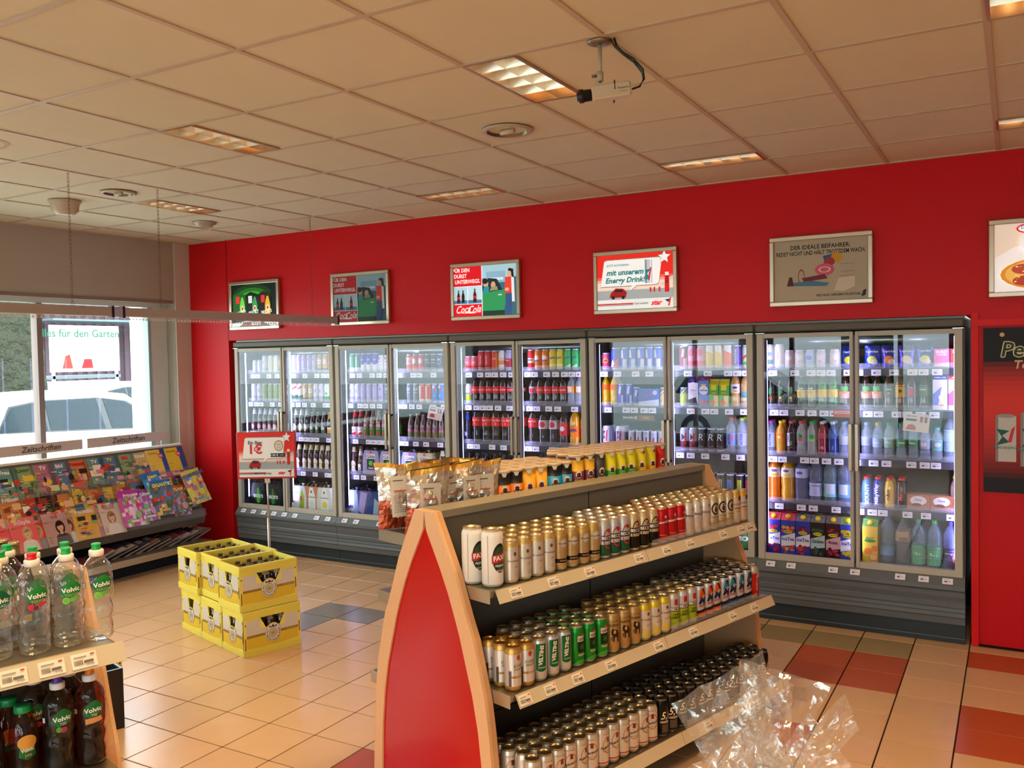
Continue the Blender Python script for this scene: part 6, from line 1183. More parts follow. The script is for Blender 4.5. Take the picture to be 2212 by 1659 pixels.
vol('xb', 'pale blue water bottle with a dark teal cap', 'b8dce4', '1c4c4c', 'e4ded0', '145c3c', 'NATURELLE', '9cc8b8', ())
vol('xt', 'brown tea bottle with orange nozzle cap', 'b87848', 'e07818', 'e8e6e2', '1f6c2c', 'TEE', 'd0c0a0', [(E_, -.006, .13, .009, .008, 'e87838'), (PG, [(-.02, .12), (.024, .126), (.02, .14), (-.02, .136)], 'd8985c')], liq=None, mt='liquid')
vol('xp', 'brown tea bottle with purple nozzle cap', 'b09058', '5c2c98', 'ece8e4', '1f6c2c', 'TEE', 'd8a0b0', [(E_, .004, .128, .009, .008, 'a83c60'), (E_, -.008, .13, .007, .008, '5c9838')], mt='liquid')
vol('xj', 'orange fruit water bottle with flat green cap', 'e8a850', '14984c', '14984c', '1f6c2c', 'Juicy', 'f0a088', [(E_, 0, .108, .026, .02, 'e8a040')], wide=True, mt='liquid')
vol('xo', 'dark fruit tea bottle with flat orange cap', 'a06038', 'd87c20', 'd87c20', '1f6c2c', 'TEE', 'e8b090', [(E_, 0, .06, .02, .01, 'e0703c')], wide=True, mt='liquid')
VB = [('xb', .588, -2.585, 1.1, 'at the left edge of the front row'), ('xr', .675, -2.57, 1.1, 'second in the front row'), ('xg', .76, -2.57, 1.1, 'centre of the front row'), ('xg', .838, -2.567, 1.1, 'right end of the front row'), ('xg', .70, -2.656, 1.1, 'second row, behind the centre bottle'), ('xg', .622, -2.66, 1.1, 'second row, behind the red-capped bottle'),
      ('xg', .782, -2.655, 1.1, 'second row at the right end'), ('xg', .66, -2.745, 1.1, 'third row at the back'), ('xb', .50, -2.59, 1.1, 'hidden beyond the picture edge'),
      ('xt', .819, -2.60, .745, 'right end of the lower shelf'), ('xp', .735, -2.60, .745, 'second from the right on the lower shelf'), ('xt', .79, -2.685, .745, 'second row, lower shelf, between two front bottles'), ('xp', .70, -2.69, .745, 'second row behind the purple cap, lower shelf'),
      ('xj', .655, -2.63, .745, 'front of three green-capped ones'), ('xj', .64, -2.71, .745, 'middle of three green-capped ones'), ('xj', .62, -2.79, .745, 'rear of three green-capped ones'), ('xo', .572, -2.63, .745, 'at the left picture edge'), ('xo', .56, -2.71, .745, 'behind the orange-capped one at the edge')]
for c, g_, nn, z, lb in VB: stock(c, gp(g_, nn, z), GROT - .05 + ri.uniform(-.12, .12), ' '.join(('%s, %s' % (KIND[c][2], lb)).split()[:16]), 'water and tea bottles in the left foreground')
# dark beer carriers behind the water bottles
def darkpack(loc, rz, lb):
    t = empty('beer_pack', loc, rz, label=lb, cat='six-pack', group='dark beer packs in the left foreground')
    m = MB(); m.prism([(-.07, 0), (.07, 0), (.07, .15), (.05, .225), (-.05, .225), (-.07, .15)], -.1, .1, '1e120a', 'print', 'y')
    m.decals([(E_, 0, .1, .05, .08, '6c4010'), (E_, 0, .09, .035, .055, 'b87820'), (E_, -.02, .14, .012, .012, 'b02c20'), ('r', -.06, .06, .03, .05, 'c8a860')], flat(.1)); m.obj('carton_sleeve', t)
    for x in (-.035, .035):
        for y in (-.065, 0, .065):
            m = MB(); m.lathe([(.02, .19), (.0165, .225), (.0135, .25), (.0145, .253)], 'a89874', 'foil', 14, cx=x, cy=y); m.lathe([(.0155, .25), (.016, .254), (.014, .26), (.012, .261)], 'b8a070', 'metal', 14, cx=x, cy=y); m.obj('bottle_neck', t)
darkpack(gp(.645, -2.86, 1.101), GROT + .2, 'dark brown beer carrier with gold caps right behind the water bottles'); darkpack(gp(.45, -2.84, 1.101), GROT - .1, 'dark brown beer carrier at the left picture edge behind bottles')

# ================================================================== YELLOW CRATES
YEL, YE2 = 'f4e666', 'ecd848'
def crate_mesh(w=.4, d=.3, h=.29):
    m = MB(); th = .012
    def side(L_, T_):
        # one wall in local (u, z), outside towards -Y at y = 0; grip opening left free
        g = .085 if L_ > .35 else .045; z0, z1 = .165, .235
        q = MB()
        q.box(-L_ / 2, L_ / 2, 0, th, 0, z0 - .0, YEL, 'plastic'); q.box(-L_ / 2, -g, 0, th, z0, z1, YEL, 'plastic'); q.box(g, L_ / 2, 0, th, z0, z1, YEL, 'plastic'); q.box(-L_ / 2, L_ / 2, 0, th, z1, h - .004, YEL, 'plastic')
        q.add([(-g, 0, z1), (-g, 0, z0), (-g * .55, 0, z0)], [(0, 1, 2)], YEL, 'plastic'); q.add([(g, 0, z1), (g, 0, z0), (g * .55, 0, z0)], [(2, 1, 0)], YEL, 'plastic')
        for k in range(5): q.box(-L_ / 2 - .002, L_ / 2 + .002, -.003, 0, .006 + k * .0085, .0105 + k * .0085, YEL, 'plastic'); q.box(-L_ / 2 - .002, L_ / 2 + .002, -.003, 0, h - .05 + k * .0092, h - .0455 + k * .0092, YEL, 'plastic')
        Dd = [('p', [(-L_ / 2 + .02, .15), (L_ / 2 - .02, .15), (L_ / 2 - .02, .232), (g + .004, .232), (g * .55 + .01, .155), (0, .15), (-g * .55 - .01, .155), (-g - .004, .232), (-L_ / 2 + .02, .225)], 'd9d3c4') if 0 else ('r', -L_ / 2 + .02, L_ / 2 - .02, .125, .165, 'd9d3c4'),
              ('r', -L_ / 2 + .02, -g - .003, .165, .225, 'd9d3c4'), ('r', g + .003, L_ / 2 - .02, .165, .225, 'd9d3c4'), ('p', [(-L_ / 2 + .02, .05), (0, .042), (L_ / 2 - .02, .055), (L_ / 2 - .02, .12), (-L_ / 2 + .02, .12)], 'e4c438'),
              ('r', -L_ / 2 + .02, L_ / 2 - .02, .117, .133, '9c7c2c'), ('r', -L_ / 2 + .008, -L_ / 2 + .014, .045, .12, '7c2a1c'), ('r', L_ / 2 - .014, L_ / 2 - .008, .09, .16, '7c2a1c'), ('r', -L_ / 2 + .008, -L_ / 2 + .015, .2, .208, '3c2418'), ('r', L_ / 2 - .015, L_ / 2 - .008, .215, .223, '3c2418'),
              ('t', 'Warsteiner', L_ / 2 - .065, .125, .016, 'c8b070', 0, .02)]
        R0 = .056 if L_ > .35 else .05
        Dd += [(E_, 0, .125, R0, R0 * 1.12, 'b89a30'), (E_, 0, .125, R0 * .95, R0 * 1.06, 'e6dfcc'), (O_, 0, .122, R0 * .52, R0 * .56, .1, '6c6046'), (E_, 0, .122, R0 * .42, R0 * .46, 'cbbf96'), (T, 'W', 0, .118, R0 * .5, '8c7c50', 0, .02),
               (PG, [(-R0 * .45, .158), (-R0 * .5, .172), (-R0 * .2, .163), (0, .178), (R0 * .2, .163), (R0 * .5, .172), (R0 * .45, .158)], '4c4434')]
        for k, ch in enumerate('EINE K\u00d6NIGIN UNTER DEN BIEREN'):
            a = math.radians(200 + k * 140 / 28) if 0 else math.radians(150 + k * 240 / 28); Dd.append((T, ch, R0 * .76 * math.cos(a), .122 + R0 * .82 * math.sin(a), R0 * .2, '3c3428', math.degrees(a) + 90, .03))
        q.decals(Dd, lambda u, v, e: (u, -e, v), 'print', 0, .0004, .0002); return q
    for L_, off, rz in ((w, d / 2, 0), (w, d / 2, PI), (d - .001, w / 2, PI / 2), (d - .001, w / 2, -PI / 2)):
        q = side(L_, th); Mx = Matrix.Rotation(rz, 4, 'Z') @ Matrix.Translation((0, -off, 0)); o = len(m.v)
        m.v += [tuple(Mx @ Vector(p)) for p in q.v]; m.f += [tuple(o + i for i in f) for f in q.f]; m.c += q.c; m.m += q.m; m.s += q.s
    m.box(-w / 2 + th, w / 2 - th, -d / 2 + th, d / 2 - th, .004, .012, YE2, 'plastic')
    for k in range(1, 5): x = -w / 2 + w * k / 5; m.box(x - .002, x + .002, -d / 2 + th, d / 2 - th, .012, .13, YE2, 'plastic')
    for k in range(1, 4): y = -d / 2 + d * k / 4; m.box(-w / 2 + th, w / 2 - th, y - .002, y + .002, .012, .12, YE2, 'plastic')
    return m.mesh('beer_crate')
CR = crate_mesh()
def crate(g_, nn, z, lb, fill, rz=0.):
    o = put('beer_crate', CR, None, gp(g_, nn, z), PI / 2 - GA + rz, lb, 'beer crate', 'yellow beer crates')
    return o
KX = []
gC, nC = 2.515 + .2, -5.105
for lv in (0, 1):
    for k in range(3):
        nn = nC - .155 - k * .309 + .006; g_ = gC + (.02 if (lv == 1 and k == 1) else (.01 if lv == 0 else -.008)); z = .0 if lv == 0 else .2905
        lb = 'yellow beer crate, %s of the stack, %s' % (['bottom layer', 'top layer'][lv], ['right end beside the dark floor tiles', 'middle column', 'left end nearest the magazines'][k])
        crate(g_, nn, z, lb, True); KX.append((g_, nn, z, lv, k))
        for a in range(5):
            for b in range(4):
                if lv == 0 and (a not in (0, 1) and not (k == 0 and b == 3)): continue
                if lv == 0 and k == 2: continue
                if lv == 1 and (a, b) in ((0, 1), (2, 2)) and k == 2: continue
                # crate local x -> GG direction after rotation; keep bottles clear of the cell walls
                gg = g_ - .2 + .04 + a * .08; n2 = nn - .15 + .0375 + b * .075
                stock('cr8', gp(gg, n2, z + .0125), ri.uniform(0, 6), 'dark-capped beer bottle in %s crate of the %s layer, row %s, place %s' % (['right', 'middle', 'left'][k], ['bottom', 'top'][lv], nth(a), nth(b)), 'beer bottles standing in the yellow crates', )
crate(1.53, -5.10, 0, 'yellow crate half hidden behind the black crate in the left foreground', False, 0)
# black crate
t = empty('black_crate', gp(1.41, -4.745, 0), GROT, label='matt black bottle crate on the floor beside the left foreground display', cat='crate')
m = MB()
for a, b, c_, d_ in ((-.2, .2, -.15, -.138), (-.2, .2, .138, .15), (-.2, -.188, -.138, .138), (.188, .2, -.138, .138)): m.box(a, b, c_, d_, 0, .31, '17191d', 'plastic')
m.box(-.188, .188, -.138, .138, .005, .015, '17191d', 'plastic'); m.decals([(T, '24 x 0,33', .12, .2, .02, '5c6068')], lambda u, v, e: (.2 + e, u, v), 'print', 0); m.decals([(T, '24 x 0,33', .1, .2, .018, '5c6068')], flat(.15), 'print', 0); m.obj('crate_body', t)
m = MB(); m.box(-.18, .1, -.13, .12, .02, .24, 'e8ddc4', 'paint', .01); m.obj('cardboard_tray', t)

# ================================================================== PRICE SIGN ON ITS POLE
t = empty('price_sign', (-5.12, 5.0, 0), .522, label='red framed one euro beer sign on a thin white pole behind the crates', cat='sign')
m = MB(); m.lathe([(.13, 0), (.13, .008), (.02, .02), (.012, .03)], 'c8c4bc', 'metal', 24); m.obj('base', t)
m = MB(); m.tube([(0, 0, .02), (0, 0, .62)], .011, 'c8c0b4', 'metal', 12); m.tube([(0, 0, .6), (0, 0, .95)], .007, 'd8d0c4', 'metal', 12); m.obj('pole', t)
m = MB(); m.box(-.235, .235, -.012, .004, .935, 1.305, 'c01c20', 'plastic', .008); m.box(-.02, .02, -.006, .006, .9, .937, 'd0c8c0', 'plastic'); m.obj('frame', t)
W, H = .215, .165
L = [tuple(d) for d in energy_art(.31, .2)]
sc = .215 / .31
def scl(d):
    k = d[0]
    if k == 'r': return ('r', d[1] * sc, d[2] * sc, d[3] * .85, d[4] * .85, d[5])
    if k == 'e': return ('e', d[1] * sc, d[2] * .85, d[3] * sc, d[4] * sc, d[5])
    if k == 'p': return ('p', [(x * sc, y * .85) for x, y in d[1]], d[2])
    if k == 't': return ('t', d[1], d[2] * sc, d[3] * .85, d[4] * sc) + tuple(d[5:])
L = [scl(d) for d in L]
L += [(T, 'Ein Bier', -.085, .1, .036, '33424c', 0, .025), (T, '1\u20ac', -.085, .045, .1, 'd83030', 0, .035), (E_, .1, .075, .036, .042, 'a89068'), (E_, .1, .075, .03, .035, 'e0d8c4'), (T, '76/12', .1, .062, .012, '8c7c5c'), (T, 'Warsteiner', .1, .085, .009, '5c5038', 0, .02), ('r', .035, .15, -.015, .015, '2c2c2e'), (T, '1.00 \u20ac', .065, 0, .024, 'e8e4dc', 0, .02), (T, '2.00/l', .122, .0, .014, 'c8c4bc'), (T, 'Mehr als g\u00fcnstig', -.03, -.142, .02, '3c3430', 0, .015)]
m = MB(); m.decals([('r', -.222, .222, -.172, .172, 'd84038')] + L, lambda u, v, e: (u, -.0125 - e, v + 1.12), 'print', 0, .0004, .00015); m.obj('sign_print', t)

# ================================================================== MAGAZINE RACK
RX = -7.1
t = empty('magazine_rack', (RX, 4.5, 0), label='wide magazine rack with sloping tiers under the window', cat='magazine rack')
m = MB(); m.prism([(-.14, .32), (.34, .32), (.36, .38), (.045, 1.06), (0, 1.06), (-.14, .95)], -3.4, 1.27, '5c564c', 'paint', 'y')
m.prism([(.02, 1.055), (.05, 1.055), (.05, 1.075), (.02, 1.075)], -3.4, 1.27, 'e4dccc', 'paint', 'y'); m.obj('sloping_back', t)
m = MB(); m.box(-.14, .52, -3.4, 1.2, .16, .185, 'b0a892', 'metal', .003); m.box(.515, .53, -3.4, 1.2, .13, .187, 'c4bca4', 'metal'); m.obj('lower_shelf', t)
m = MB(); m.box(-.14, .36, -3.38, 1.2, .002, .159, '2c3032', 'matte'); m.obj('plinth', t)
m = MB(); m.box(-.14, .06, -3.4, 1.25, .186, .32, '242424', 'matte'); m.obj('rear_panel', t)
SL = math.atan2(.315, .68)   # slope of the rack face
def on_slope(y, s, off):     # s = distance up the slope from its foot, off = distance from the face
    bx, bz = RX + .36, .38; return (bx - math.sin(SL) * s + math.cos(SL) * off, y, bz + math.cos(SL) * s + math.sin(SL) * off)
for k in range(3):
    s0 = .003 + k * .215; q = MB(); P0 = on_slope(0, s0, .002 ); P1 = on_slope(0, s0, .05); P2 = on_slope(0, s0 + .07, .055)
    q.add([(P0[0] - RX, -3.4, P0[2]), (P1[0] - RX, -3.4, P1[2]), (P1[0] - RX, 1.25, P1[2]), (P0[0] - RX, 1.25, P0[2]), (P2[0] - RX, -3.4, P2[2]), (P2[0] - RX, 1.25, P2[2])], [(0, 1, 2, 3), (1, 4, 5, 2)], 'd8d8d0', 'film'); q.obj('clear_tray', t)
for (ya, yb) in ((3.45, 4.742), (4.79, 5.657)):
    m = MB(); m.box(.02, .03, ya - 4.5, yb - 4.5, 1.122, 1.208, 'c4b4a4', 'plastic'); hs = m.obj('header_sign', t)
    m = MB(); m.M = Matrix.Translation((.0305, (max(ya, 4.04) + yb) / 2 - 4.5 - .02, 1.163)) @ Matrix.Rotation(PI / 2, 4, 'Z'); m.decals([(T, 'Zeitschriften', 0, 0, .066, '57504a', 0, .025, .15)], flat(0)); m.obj('lettering', hs)
    for y in (ya + .12, yb - .1):
        m = MB(); m.tube([(.025, y - 4.5, 1.07), (.025, y - 4.5, 1.125)], .004, 'e8e4dc', 'plastic', 6); m.obj('support_rod', hs)
def mag(seed, w=.205, h=.275, c=None, title=None, tcol='f4f0e8', kind=0, tsz=.045):
    r_ = random.Random(seed); c = c or r_.choice(['d84828', 'c8a030', 'b83848', '4878a8', '58884c', 'c87848', 'd8c8a8', 'a04878', '6c98a8', 'e0b040'])
    m = MB(); m.box(-w / 2, w / 2, 0, .005, 0, h, 'd8d0c0', 'print'); L = [('r', -w / 2, w / 2, 0, h, c)]
    pal = ['e8b080', '8c3c28', 'd8d090', '4c6c38', 'c84030', 'f0e0d0', '3c5c80', 'd88898', 'e8c040', '2c2824', '94b060']
    if kind == 0:
        for _ in range(26): a = r_.uniform(-.46, .2) * w; b = r_.uniform(.03, .72) * h; L.append(('r', a, a + r_.uniform(.08, .26) * w, b, b + r_.uniform(.008, .03) * h, r_.choice(pal)))
        for _ in range(5):
            a, b = r_.uniform(-.5, .3) * w, r_.uniform(.05, .6) * h; L.append(('r', a, min(w / 2, a + r_.uniform(.15, .5) * w), b, b + r_.uniform(.06, .22) * h, r_.choice(pal)))
        for _ in range(3): L.append((E_, r_.uniform(-.25, .25) * w, r_.uniform(.15, .6) * h, r_.uniform(.05, .13) * w, r_.uniform(.05, .13) * w, r_.choice(pal)))
    else:   # portrait cover: shoulders, neck, head, hair
        hc = r_.choice(['2c1c18', '6c4428', '9c7448', 'c8a070']); sk = r_.choice(['d8a484', 'c89474', 'e0b094']); x = r_.uniform(-.02, .03)
        L += [(PG, [(x - .065, 0), (x + .075, 0), (x + .06, .075), (x + .015, .1), (x - .015, .1), (x - .05, .08)], r_.choice(['8c8488', '3c3c44', 'b8808c', 'e0d8d0'])), (E_, x, .15, .04, .058, hc), (PG, [(x - .014, .09), (x + .014, .09), (x + .012, .125), (x - .012, .125)], sk), (E_, x, .15, .026, .036, sk), (PG, [(x - .03, .16), (x + .005, .188), (x + .03, .165), (x + .02, .178), (x, .19), (x - .025, .182)], hc),
              (E_, x - .01, .154, .004, .002, '2c2420'), (E_, x + .011, .154, .004, .002, '2c2420'), (E_, x, .132, .007, .003, 'a84848')]
        for z in (.03, .05, .07, .2): L.append(('r', -w / 2 + .008, -w / 2 + .04, z, z + .004, r_.choice(pal)))
    L.append((T, title or r_.choice(['Frau', 'Lisa', 'Tina', 'Echo', 'Woche', 'Garten', 'Sudoku', 'R\u00e4tsel', 'TV', 'Freizeit']), 0, h * .87, tsz, tcol if title else r_.choice(['f8f4e8', 'f0d820', 'c81c1c', '2c2824']), 0, .03))
    m.decals(L, flat(0), 'magprint', 0, .0004, .00015); return m.mesh('magazine')
mat('magprint', .22, spec=.5)
ir = random.Random(33)
def place_mag(me, y, s, off, lb, twist=0., tilt=0., nm='magazine', grp='magazines on the rack'):
    o = put(nm, me, None, None, 0, lb, 'magazine', grp); o.matrix_world = Matrix.Translation(on_slope(y, s, off)) @ Matrix.Rotation(-SL + tilt, 4, 'Y') @ Matrix.Rotation(PI / 2, 4, 'Z') @ Matrix.Rotation(twist, 4, 'Y'); return o
ATL = MB(); ATL.box(-.1, .1, 0, .012, 0, .29, 'd8d0c0', 'print'); ATL.decals([('r', -.1, .1, 0, .29, 'e8c01c'), ('r', .048, .1, .0, .29, '283c8c'), ('r', -.1, .1, 0, .055, 'c02840'), (E_, .045, .225, .025, .027, 'd83c30'), (T, 'falk', .045, .225, .024, 'f4e8d8', 0, .02), (T, 'Deutschland', -.03, .255, .02, '3c3018', 0, .02), (T, 'Deutschland', -.02, .03, .024, 'f0d8d0', 0, .03), ('r', -.09, -.04, .13, .134, '8c7420'), ('r', -.09, -.055, .1, .104, '8c7420')], flat(0), 'magprint', 0, .0004, .00015); ATLM = ATL.mesh('road_atlas')
fixed = {0: {4.95: ('Food', '1c1a18', 'e8482c', 0), 5.22: ('eat healthy', '28241f', 'f0ece0', 0), 4.30: ('Living', 'b0d49c', '3c5c38', 0), 4.44: ('Lisa', 'd8343c', 'f4f0e8', 0)}}
def tierm(k, ys, cov, wname):
    for i, y in enumerate(ys):
        d = cov(i, y); col = 'left edge' if 0 else ''
        me = mag(*d[0], **d[1]); nm_ = d[2]
        place_mag(me, y, .008 + k * .215, .008 + (i % 2) * .014, '%s, %s from the left on the %s tier of the rack' % (nm_, nth(i), wname), ir.uniform(-.03, .03), 0)
CN = ['red', 'yellow', 'white', 'blue', 'green', 'orange', 'beige', 'pink', 'dark', 'teal']; CH = ['b84030', 'd0ac44', 'd2ccc0', '587c9c', '88a070', 'c87c48', 'cfc0a4', 'b47088', '302c2a', '649498']
def top_cov(i, y):
    sp = {3: ('Living', 4, '3c6c38'), 4: ('Lisa', 0, 'f8f0e8'), 7: ('Bild', 3, 'f0e8e0'), 10: ('FOOD', 8, 'e84828'), 12: ('eat', 8, 'f4f0e4'), 14: ('Lisa', 7, 'f8e8e8'), 15: ('Bild', 4, 'e03030')}
    if i in sp: t_, c, tc_ = sp[i]; return ((100 + i,), dict(c=CH[c], title=t_, tcol=tc_), '%s cookery magazine' % CN[c])
    c = (i * 7 + 2) % 10; return ((100 + i,), dict(c=CH[c]), '%s covered magazine' % CN[c])
tierm(2, [3.93 + .078 * i for i in range(18)], top_cov, 'top')
tierm(1, [3.93 + .07 * i for i in range(22)], lambda i, y: ((200 + i,), dict(w=.19, h=.26, c=CH[[0, 5, 1, 0, 5, 8, 1, 5, 0, 1, 1, 5, 8, 1, 8, 5, 1, 3, 7, 1, 6, 0][i]], kind=0), '%s puzzle magazine' % CN[[0, 5, 1, 0, 5, 8, 1, 5, 0, 1, 1, 5, 8, 1, 8, 5, 1, 3, 7, 1, 6, 0][i]]), 'middle')
for i, (y, tt, c, tc_, kd_, nm_) in enumerate([(3.95, 'InStyle', 'e85c5c', 'f8c8c8', 1, 'coral fashion magazine at the left'), (4.03, 'InStyle', 'e86464', 'f8c8c8', 1, 'second coral fashion magazine'), (4.12, 'InStyle', 'e04848', 'f8e8e8', 1, 'red fashion magazine with dark-haired portrait'), (4.3, 'we', 'b89088', 'a03868', 1, 'beige fashion magazine behind its twin'), (4.41, 'we', 'c09c90', 'a03868', 1, 'beige fashion magazine with dark-haired portrait'),
                                               (4.55, 'freundin', 'e0a838', 'f8f0e0', 0, 'orange and yellow lifestyle magazine'), (4.67, 'ELLE', 'd8c4b4', 'b87468', 1, 'pale magazine with slim lettering, rear copy'), (4.80, 'ELLE', 'd4c0b4', 'b06c64', 1, 'pale magazine with woman in patterned dress, front copy')]):
    place_mag(mag(300 + i, .205, .28, c, tt, tc_, kd_, .05), y, .008, .012 + (i % 2) * .014, '%s on the bottom tier' % nm_, ir.uniform(-.02, .04))
for y, lb in ((5.43, 'yellow road atlas with blue spine, left copy, top tier'), (5.63, 'yellow road atlas with blue spine, right copy, top tier')): place_mag(ATLM, y, .43, .03, lb, 0, 0, 'road_atlas', 'road atlases')
for i, (y, c, tt) in enumerate([(5.44, 'd8b83c', 'falk'), (5.58, '2c3478', 'Shell'), (5.72, '242c64', 'Atlas')]): place_mag(mag(400 + i, .15, .27, c, tt, 'f0e8d8', 0), y, .225, .03, '%s folded road map on the middle tier below the atlases' % ['yellow', 'dark blue', 'navy'][i], 0, 0, 'road_map', 'road atlases')
def comic(seed, w, h, c1, c2, title, tc_, pal):
    r_ = random.Random(seed); m = MB(); n, q = 9, 11; V = []
    for j in range(q):
        for i in range(n): u = i / (n - 1); v = j / (q - 1); V.append(((u - .5) * w, -.012 * math.sin(PI * u) ** .5 * math.sin(PI * v) ** .5 - r_.uniform(0, .005) - .004, v * h))
    for j in range(q - 1):
        for i in range(n - 1): a = j * n + i; m.add([V[p_] for p_ in (a, a + 1, a + n + 1, a + n)], [(0, 1, 2, 3)], c1 if j > 7 else r_.choice([c2] * 4 + pal), 'gloss', False)
    m.box(-w / 2 + .004, w / 2 - .004, -.002, .006, .004, h - .004, c2, 'print')
    m.decals([(T, title, 0, h * .84, .045, tc_, 4, .04), (E_, .03, h * .3, .03, .034, pal[0]), (E_, -.03, h * .45, .028, .03, pal[1]), ('r', -.06, .02, h * .1, h * .16, pal[2]), (E_, .05, h * .55, .018, .018, 'd83030')], lambda u, v, e: (u, -.022 - e, v), 'gloss', 0); return m.mesh('comic_pack')
for i, (y, s_, off, c1, c2, tt, tc_, pal, w_, h_, tw, lb) in enumerate([
    (5.0, .03, .045, 'b8389c', 'c858a8', 'Prinzess', 'f8e0f0', ['8cc060', 'f0c8dc', 'e8d8e8'], .24, .34, .03, 'glossy pink sticker magazine bag in the middle of the bottom tier'),
    (5.16, .05, .05, '8c3c9c', 'a860b0', 'Glitzer', 'f4e0f8', ['d8a0d8', '80b878', 'e8e0f0'], .16, .3, -.02, 'violet foil comic bag squeezed beside the pink one'),
    (5.30, .20, .06, '2468b8', '3c8cc8', 'Nexo', 'f0e040', ['d8c030', '78a848', 'e8e8f0'], .2, .3, -.1, 'tilted blue and yellow comic bag at the back'),
    (5.32, .07, .075, '1c6cb4', '58748c', 'GIGANTIC', 'f0e840', ['48683c', 'c85030', 'e0c050'], .23, .34, .04, 'blue topped comic bag with yellow lettering in front'),
    (5.50, .04, .05, 'c84820', '7c6850', 'TEAM', 'f8e060', ['c89878', '8c5c3c', '5c8ca0'], .2, .3, .02, 'comic magazine with three small portraits'),
    (5.64, .1, .045, '5c3c38', '687048', 'Fun', 'e8e0c0', ['98a048', '4c6040', 'd8d8c8'], .16, .3, -.02, 'dark green comic bag between the portraits and the yellow bag'),
    (5.72, .12, .085, 'd8c838', 'd8c860', 'WUNDERBAR', '3c58a0', ['e8d850', 'c87890', '78a0c0'], .22, .34, -.12, 'yellow comic bag curling off the right end of the rack')]):
    o = put('comic_pack', comic(500 + i, w_, h_, c1, c2, tt, tc_, pal), None, None, 0, lb, 'comic magazine', 'bagged comic magazines')
    o.matrix_world = Matrix.Translation(on_slope(y, s_, off)) @ Matrix.Rotation(-SL, 4, 'Y') @ Matrix.Rotation(PI / 2, 4, 'Z') @ Matrix.Rotation(tw, 4, 'Y')
# plastic-wrapped magazines lying on the lower shelf
for i in range(10):
    y = 4.62 + i * .115; r_ = random.Random(600 + i); m = MB(); w_, h_ = .21, .3; c = ['7c3c48', '3c3c54', '5c4c4c', '344064', '8c6458', '4c443c', '6c3c44'][i % 7]
    V = [(u * w_ / 4 - w_ / 2, v * h_ / 5 - h_ / 2, .012 + .008 * math.sin(u * 1.1 + i) + r_.uniform(0, .003)) for v in range(6) for u in range(5)]
    m.add(V, [(v * 5 + u, v * 5 + u + 1, v * 5 + u + 6, v * 5 + u + 5) for v in range(5) for u in range(4)], c, 'gloss'); m.box(-w_ / 2 + .003, w_ / 2 - .003, -h_ / 2 + .003, h_ / 2 - .003, 0, .009, 'a89c8c', 'print')
    for k in range(3): m.add([(x_, y_, .0235) for x_, y_ in ((-.08, -.1 + k * .07), (.06, -.1 + k * .07), (.06, -.06 + k * .07), (-.08, -.06 + k * .07))], [(0, 1, 2, 3)], r_.choice(['8c4048', '6c6c88', 'a09078', '4c4440']), 'gloss')
    o = m.obj('wrapped_magazine', None, (RX + .30, y, .215), 0, 'plastic wrapped magazine leaning flat, %s from the left on the lowest rack shelf' % nth(i), 'magazine', 'wrapped magazines on the lowest shelf'); o.rotation_euler = (.3, .05, PI / 2 * 0 + r_.uniform(-.12, .12))

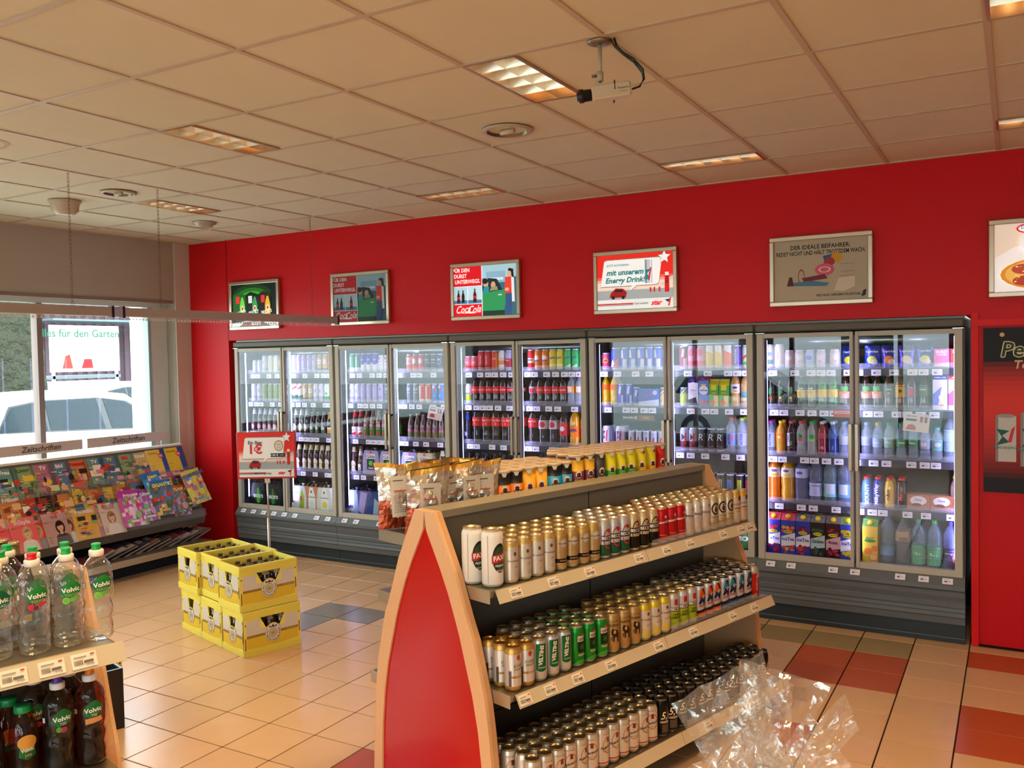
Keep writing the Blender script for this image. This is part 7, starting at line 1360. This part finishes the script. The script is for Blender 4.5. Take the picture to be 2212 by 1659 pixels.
# ================================================================== CELLOPHANE GIFT WRAP IN FRONT
m = MB(); m.box(-.62, .9, 1.2, 1.75, 0, .84, '8c3428', 'paint', .01); m.box(-.64, .92, 1.18, 1.77, .84, .87, 'b49468', 'wood', .004)
m.obj('sales_counter', label='low sales counter just below the lower right of the picture', cat='counter') 
t = empty('gift_basket', (-.425, 1.615, .871), label='crumpled clear cellophane gift wrap in the lower right foreground', cat='gift basket')
m = MB(); m.lathe([(.07, 0), (.085, .04), (.09, .07), (.085, .07), (.06, .01)], '8c6438', 'wood', 20, close=False); m.obj('basket', t)
def sheet(pts, seed, n=10, amp=.012, name='wrap_sheet'):
    """pts: four corner points (bottom-left, bottom-right, top-right, top-left); facetted creases"""
    r_ = random.Random(seed); A, B, Cc, D_ = (Vector(p) for p in pts); V = []
    nrm = (B - A).cross(D_ - A).normalized()
    for j in range(n + 1):
        for i in range(n + 1):
            u, v = i / n, j / n; ju = u + (r_.uniform(-.3, .3) / n if 0 < i < n else 0); jv = v + (r_.uniform(-.3, .3) / n if 0 < j < n else 0)
            p = A.lerp(B, ju).lerp(D_.lerp(Cc, ju), jv); fold = math.sin(u * 9 + seed) * .5 + math.sin(u * 17 + v * 4 + seed * 2) * .35
            V.append(tuple(p + nrm * (fold * amp * (1.6 - v) + r_.uniform(-amp, amp) * .8)))
    Fa = []
    for j in range(n):
        for i in range(n):
            a = j * (n + 1) + i
            Fa += [(a, a + 1, a + n + 2), (a, a + n + 2, a + n + 1)] if r_.random() < .5 else [(a, a + 1, a + n + 1), (a + 1, a + n + 2, a + n + 1)]
    q = MB(); q.add(V, Fa, 'ffffff', 'cellophane', False); return q.obj(name, t)
# coordinates relative to the knot; x right, y away, z up as seen from the room
RX_, FX_ = Rv, Vector((-math.sin(YAW), math.cos(YAW), 0))
def L3(a, b, c): p = RX_ * a + FX_ * b; return (p.x, p.y, c)
SHT = [([(-.05, 0, .17), (.06, .0, .17), (.03, .03, .43), (-.15, .01, .34)], 1, .008), ([(-.04, .01, .18), (.05, 0, .17), (.02, -.02, .42), (-.11, -.03, .27)], 2, .012), ([(-.03, 0, .18), (.05, .01, .18), (.16, .03, .36), (-.02, .02, .42)], 3, .012),
       ([(-.0, 0, .17), (.05, -.01, .14), (.19, -.02, .30), (.17, -.01, .36)], 4, .010), ([(.0, -.01, .18), (.06, -.01, .12), (.17, -.03, .24), (.10, -.02, .33)], 5, .012), ([(-.09, -.01, .06), (.05, -.02, .06), (.04, -.02, .30), (-.04, -.02, .30)], 6, .016),
       ([(-.13, .0, -.02), (.11, .0, -.02), (.04, .0, .17), (-.04, .0, .17)], 7, .018), ([(-.12, .03, -.02), (.12, .03, -.02), (.03, .02, .19), (-.03, .02, .19)], 8, .018), ([(-.02, -.02, .16), (.07, -.02, .14), (.11, -.04, .22), (.0, -.03, .30)], 9, .014), ([(-.1, -.02, .1), (-.02, -.02, .16), (-.03, -.03, .3), (-.14, -.02, .22)], 10, .010),
       ([(-.05, -.03, .02), (.06, -.03, .02), (.07, -.04, .2), (-.05, -.04, .2)], 11, .02), ([(-.02, .03, .2), (.08, .03, .2), (.09, .05, .36), (.0, .05, .4)], 12, .012)]
for P, sd, am in SHT: sheet([L3(*p) for p in P], sd, 9, am)
m = MB(); m.tube([L3(.03 * math.cos(a), .03 * math.sin(a), .165 + .004 * math.sin(3 * a)) for a in [2 * PI * i / 14 for i in range(15)]], .004, 'd8b060', 'metal', 6); m.obj('gold_tie', t)
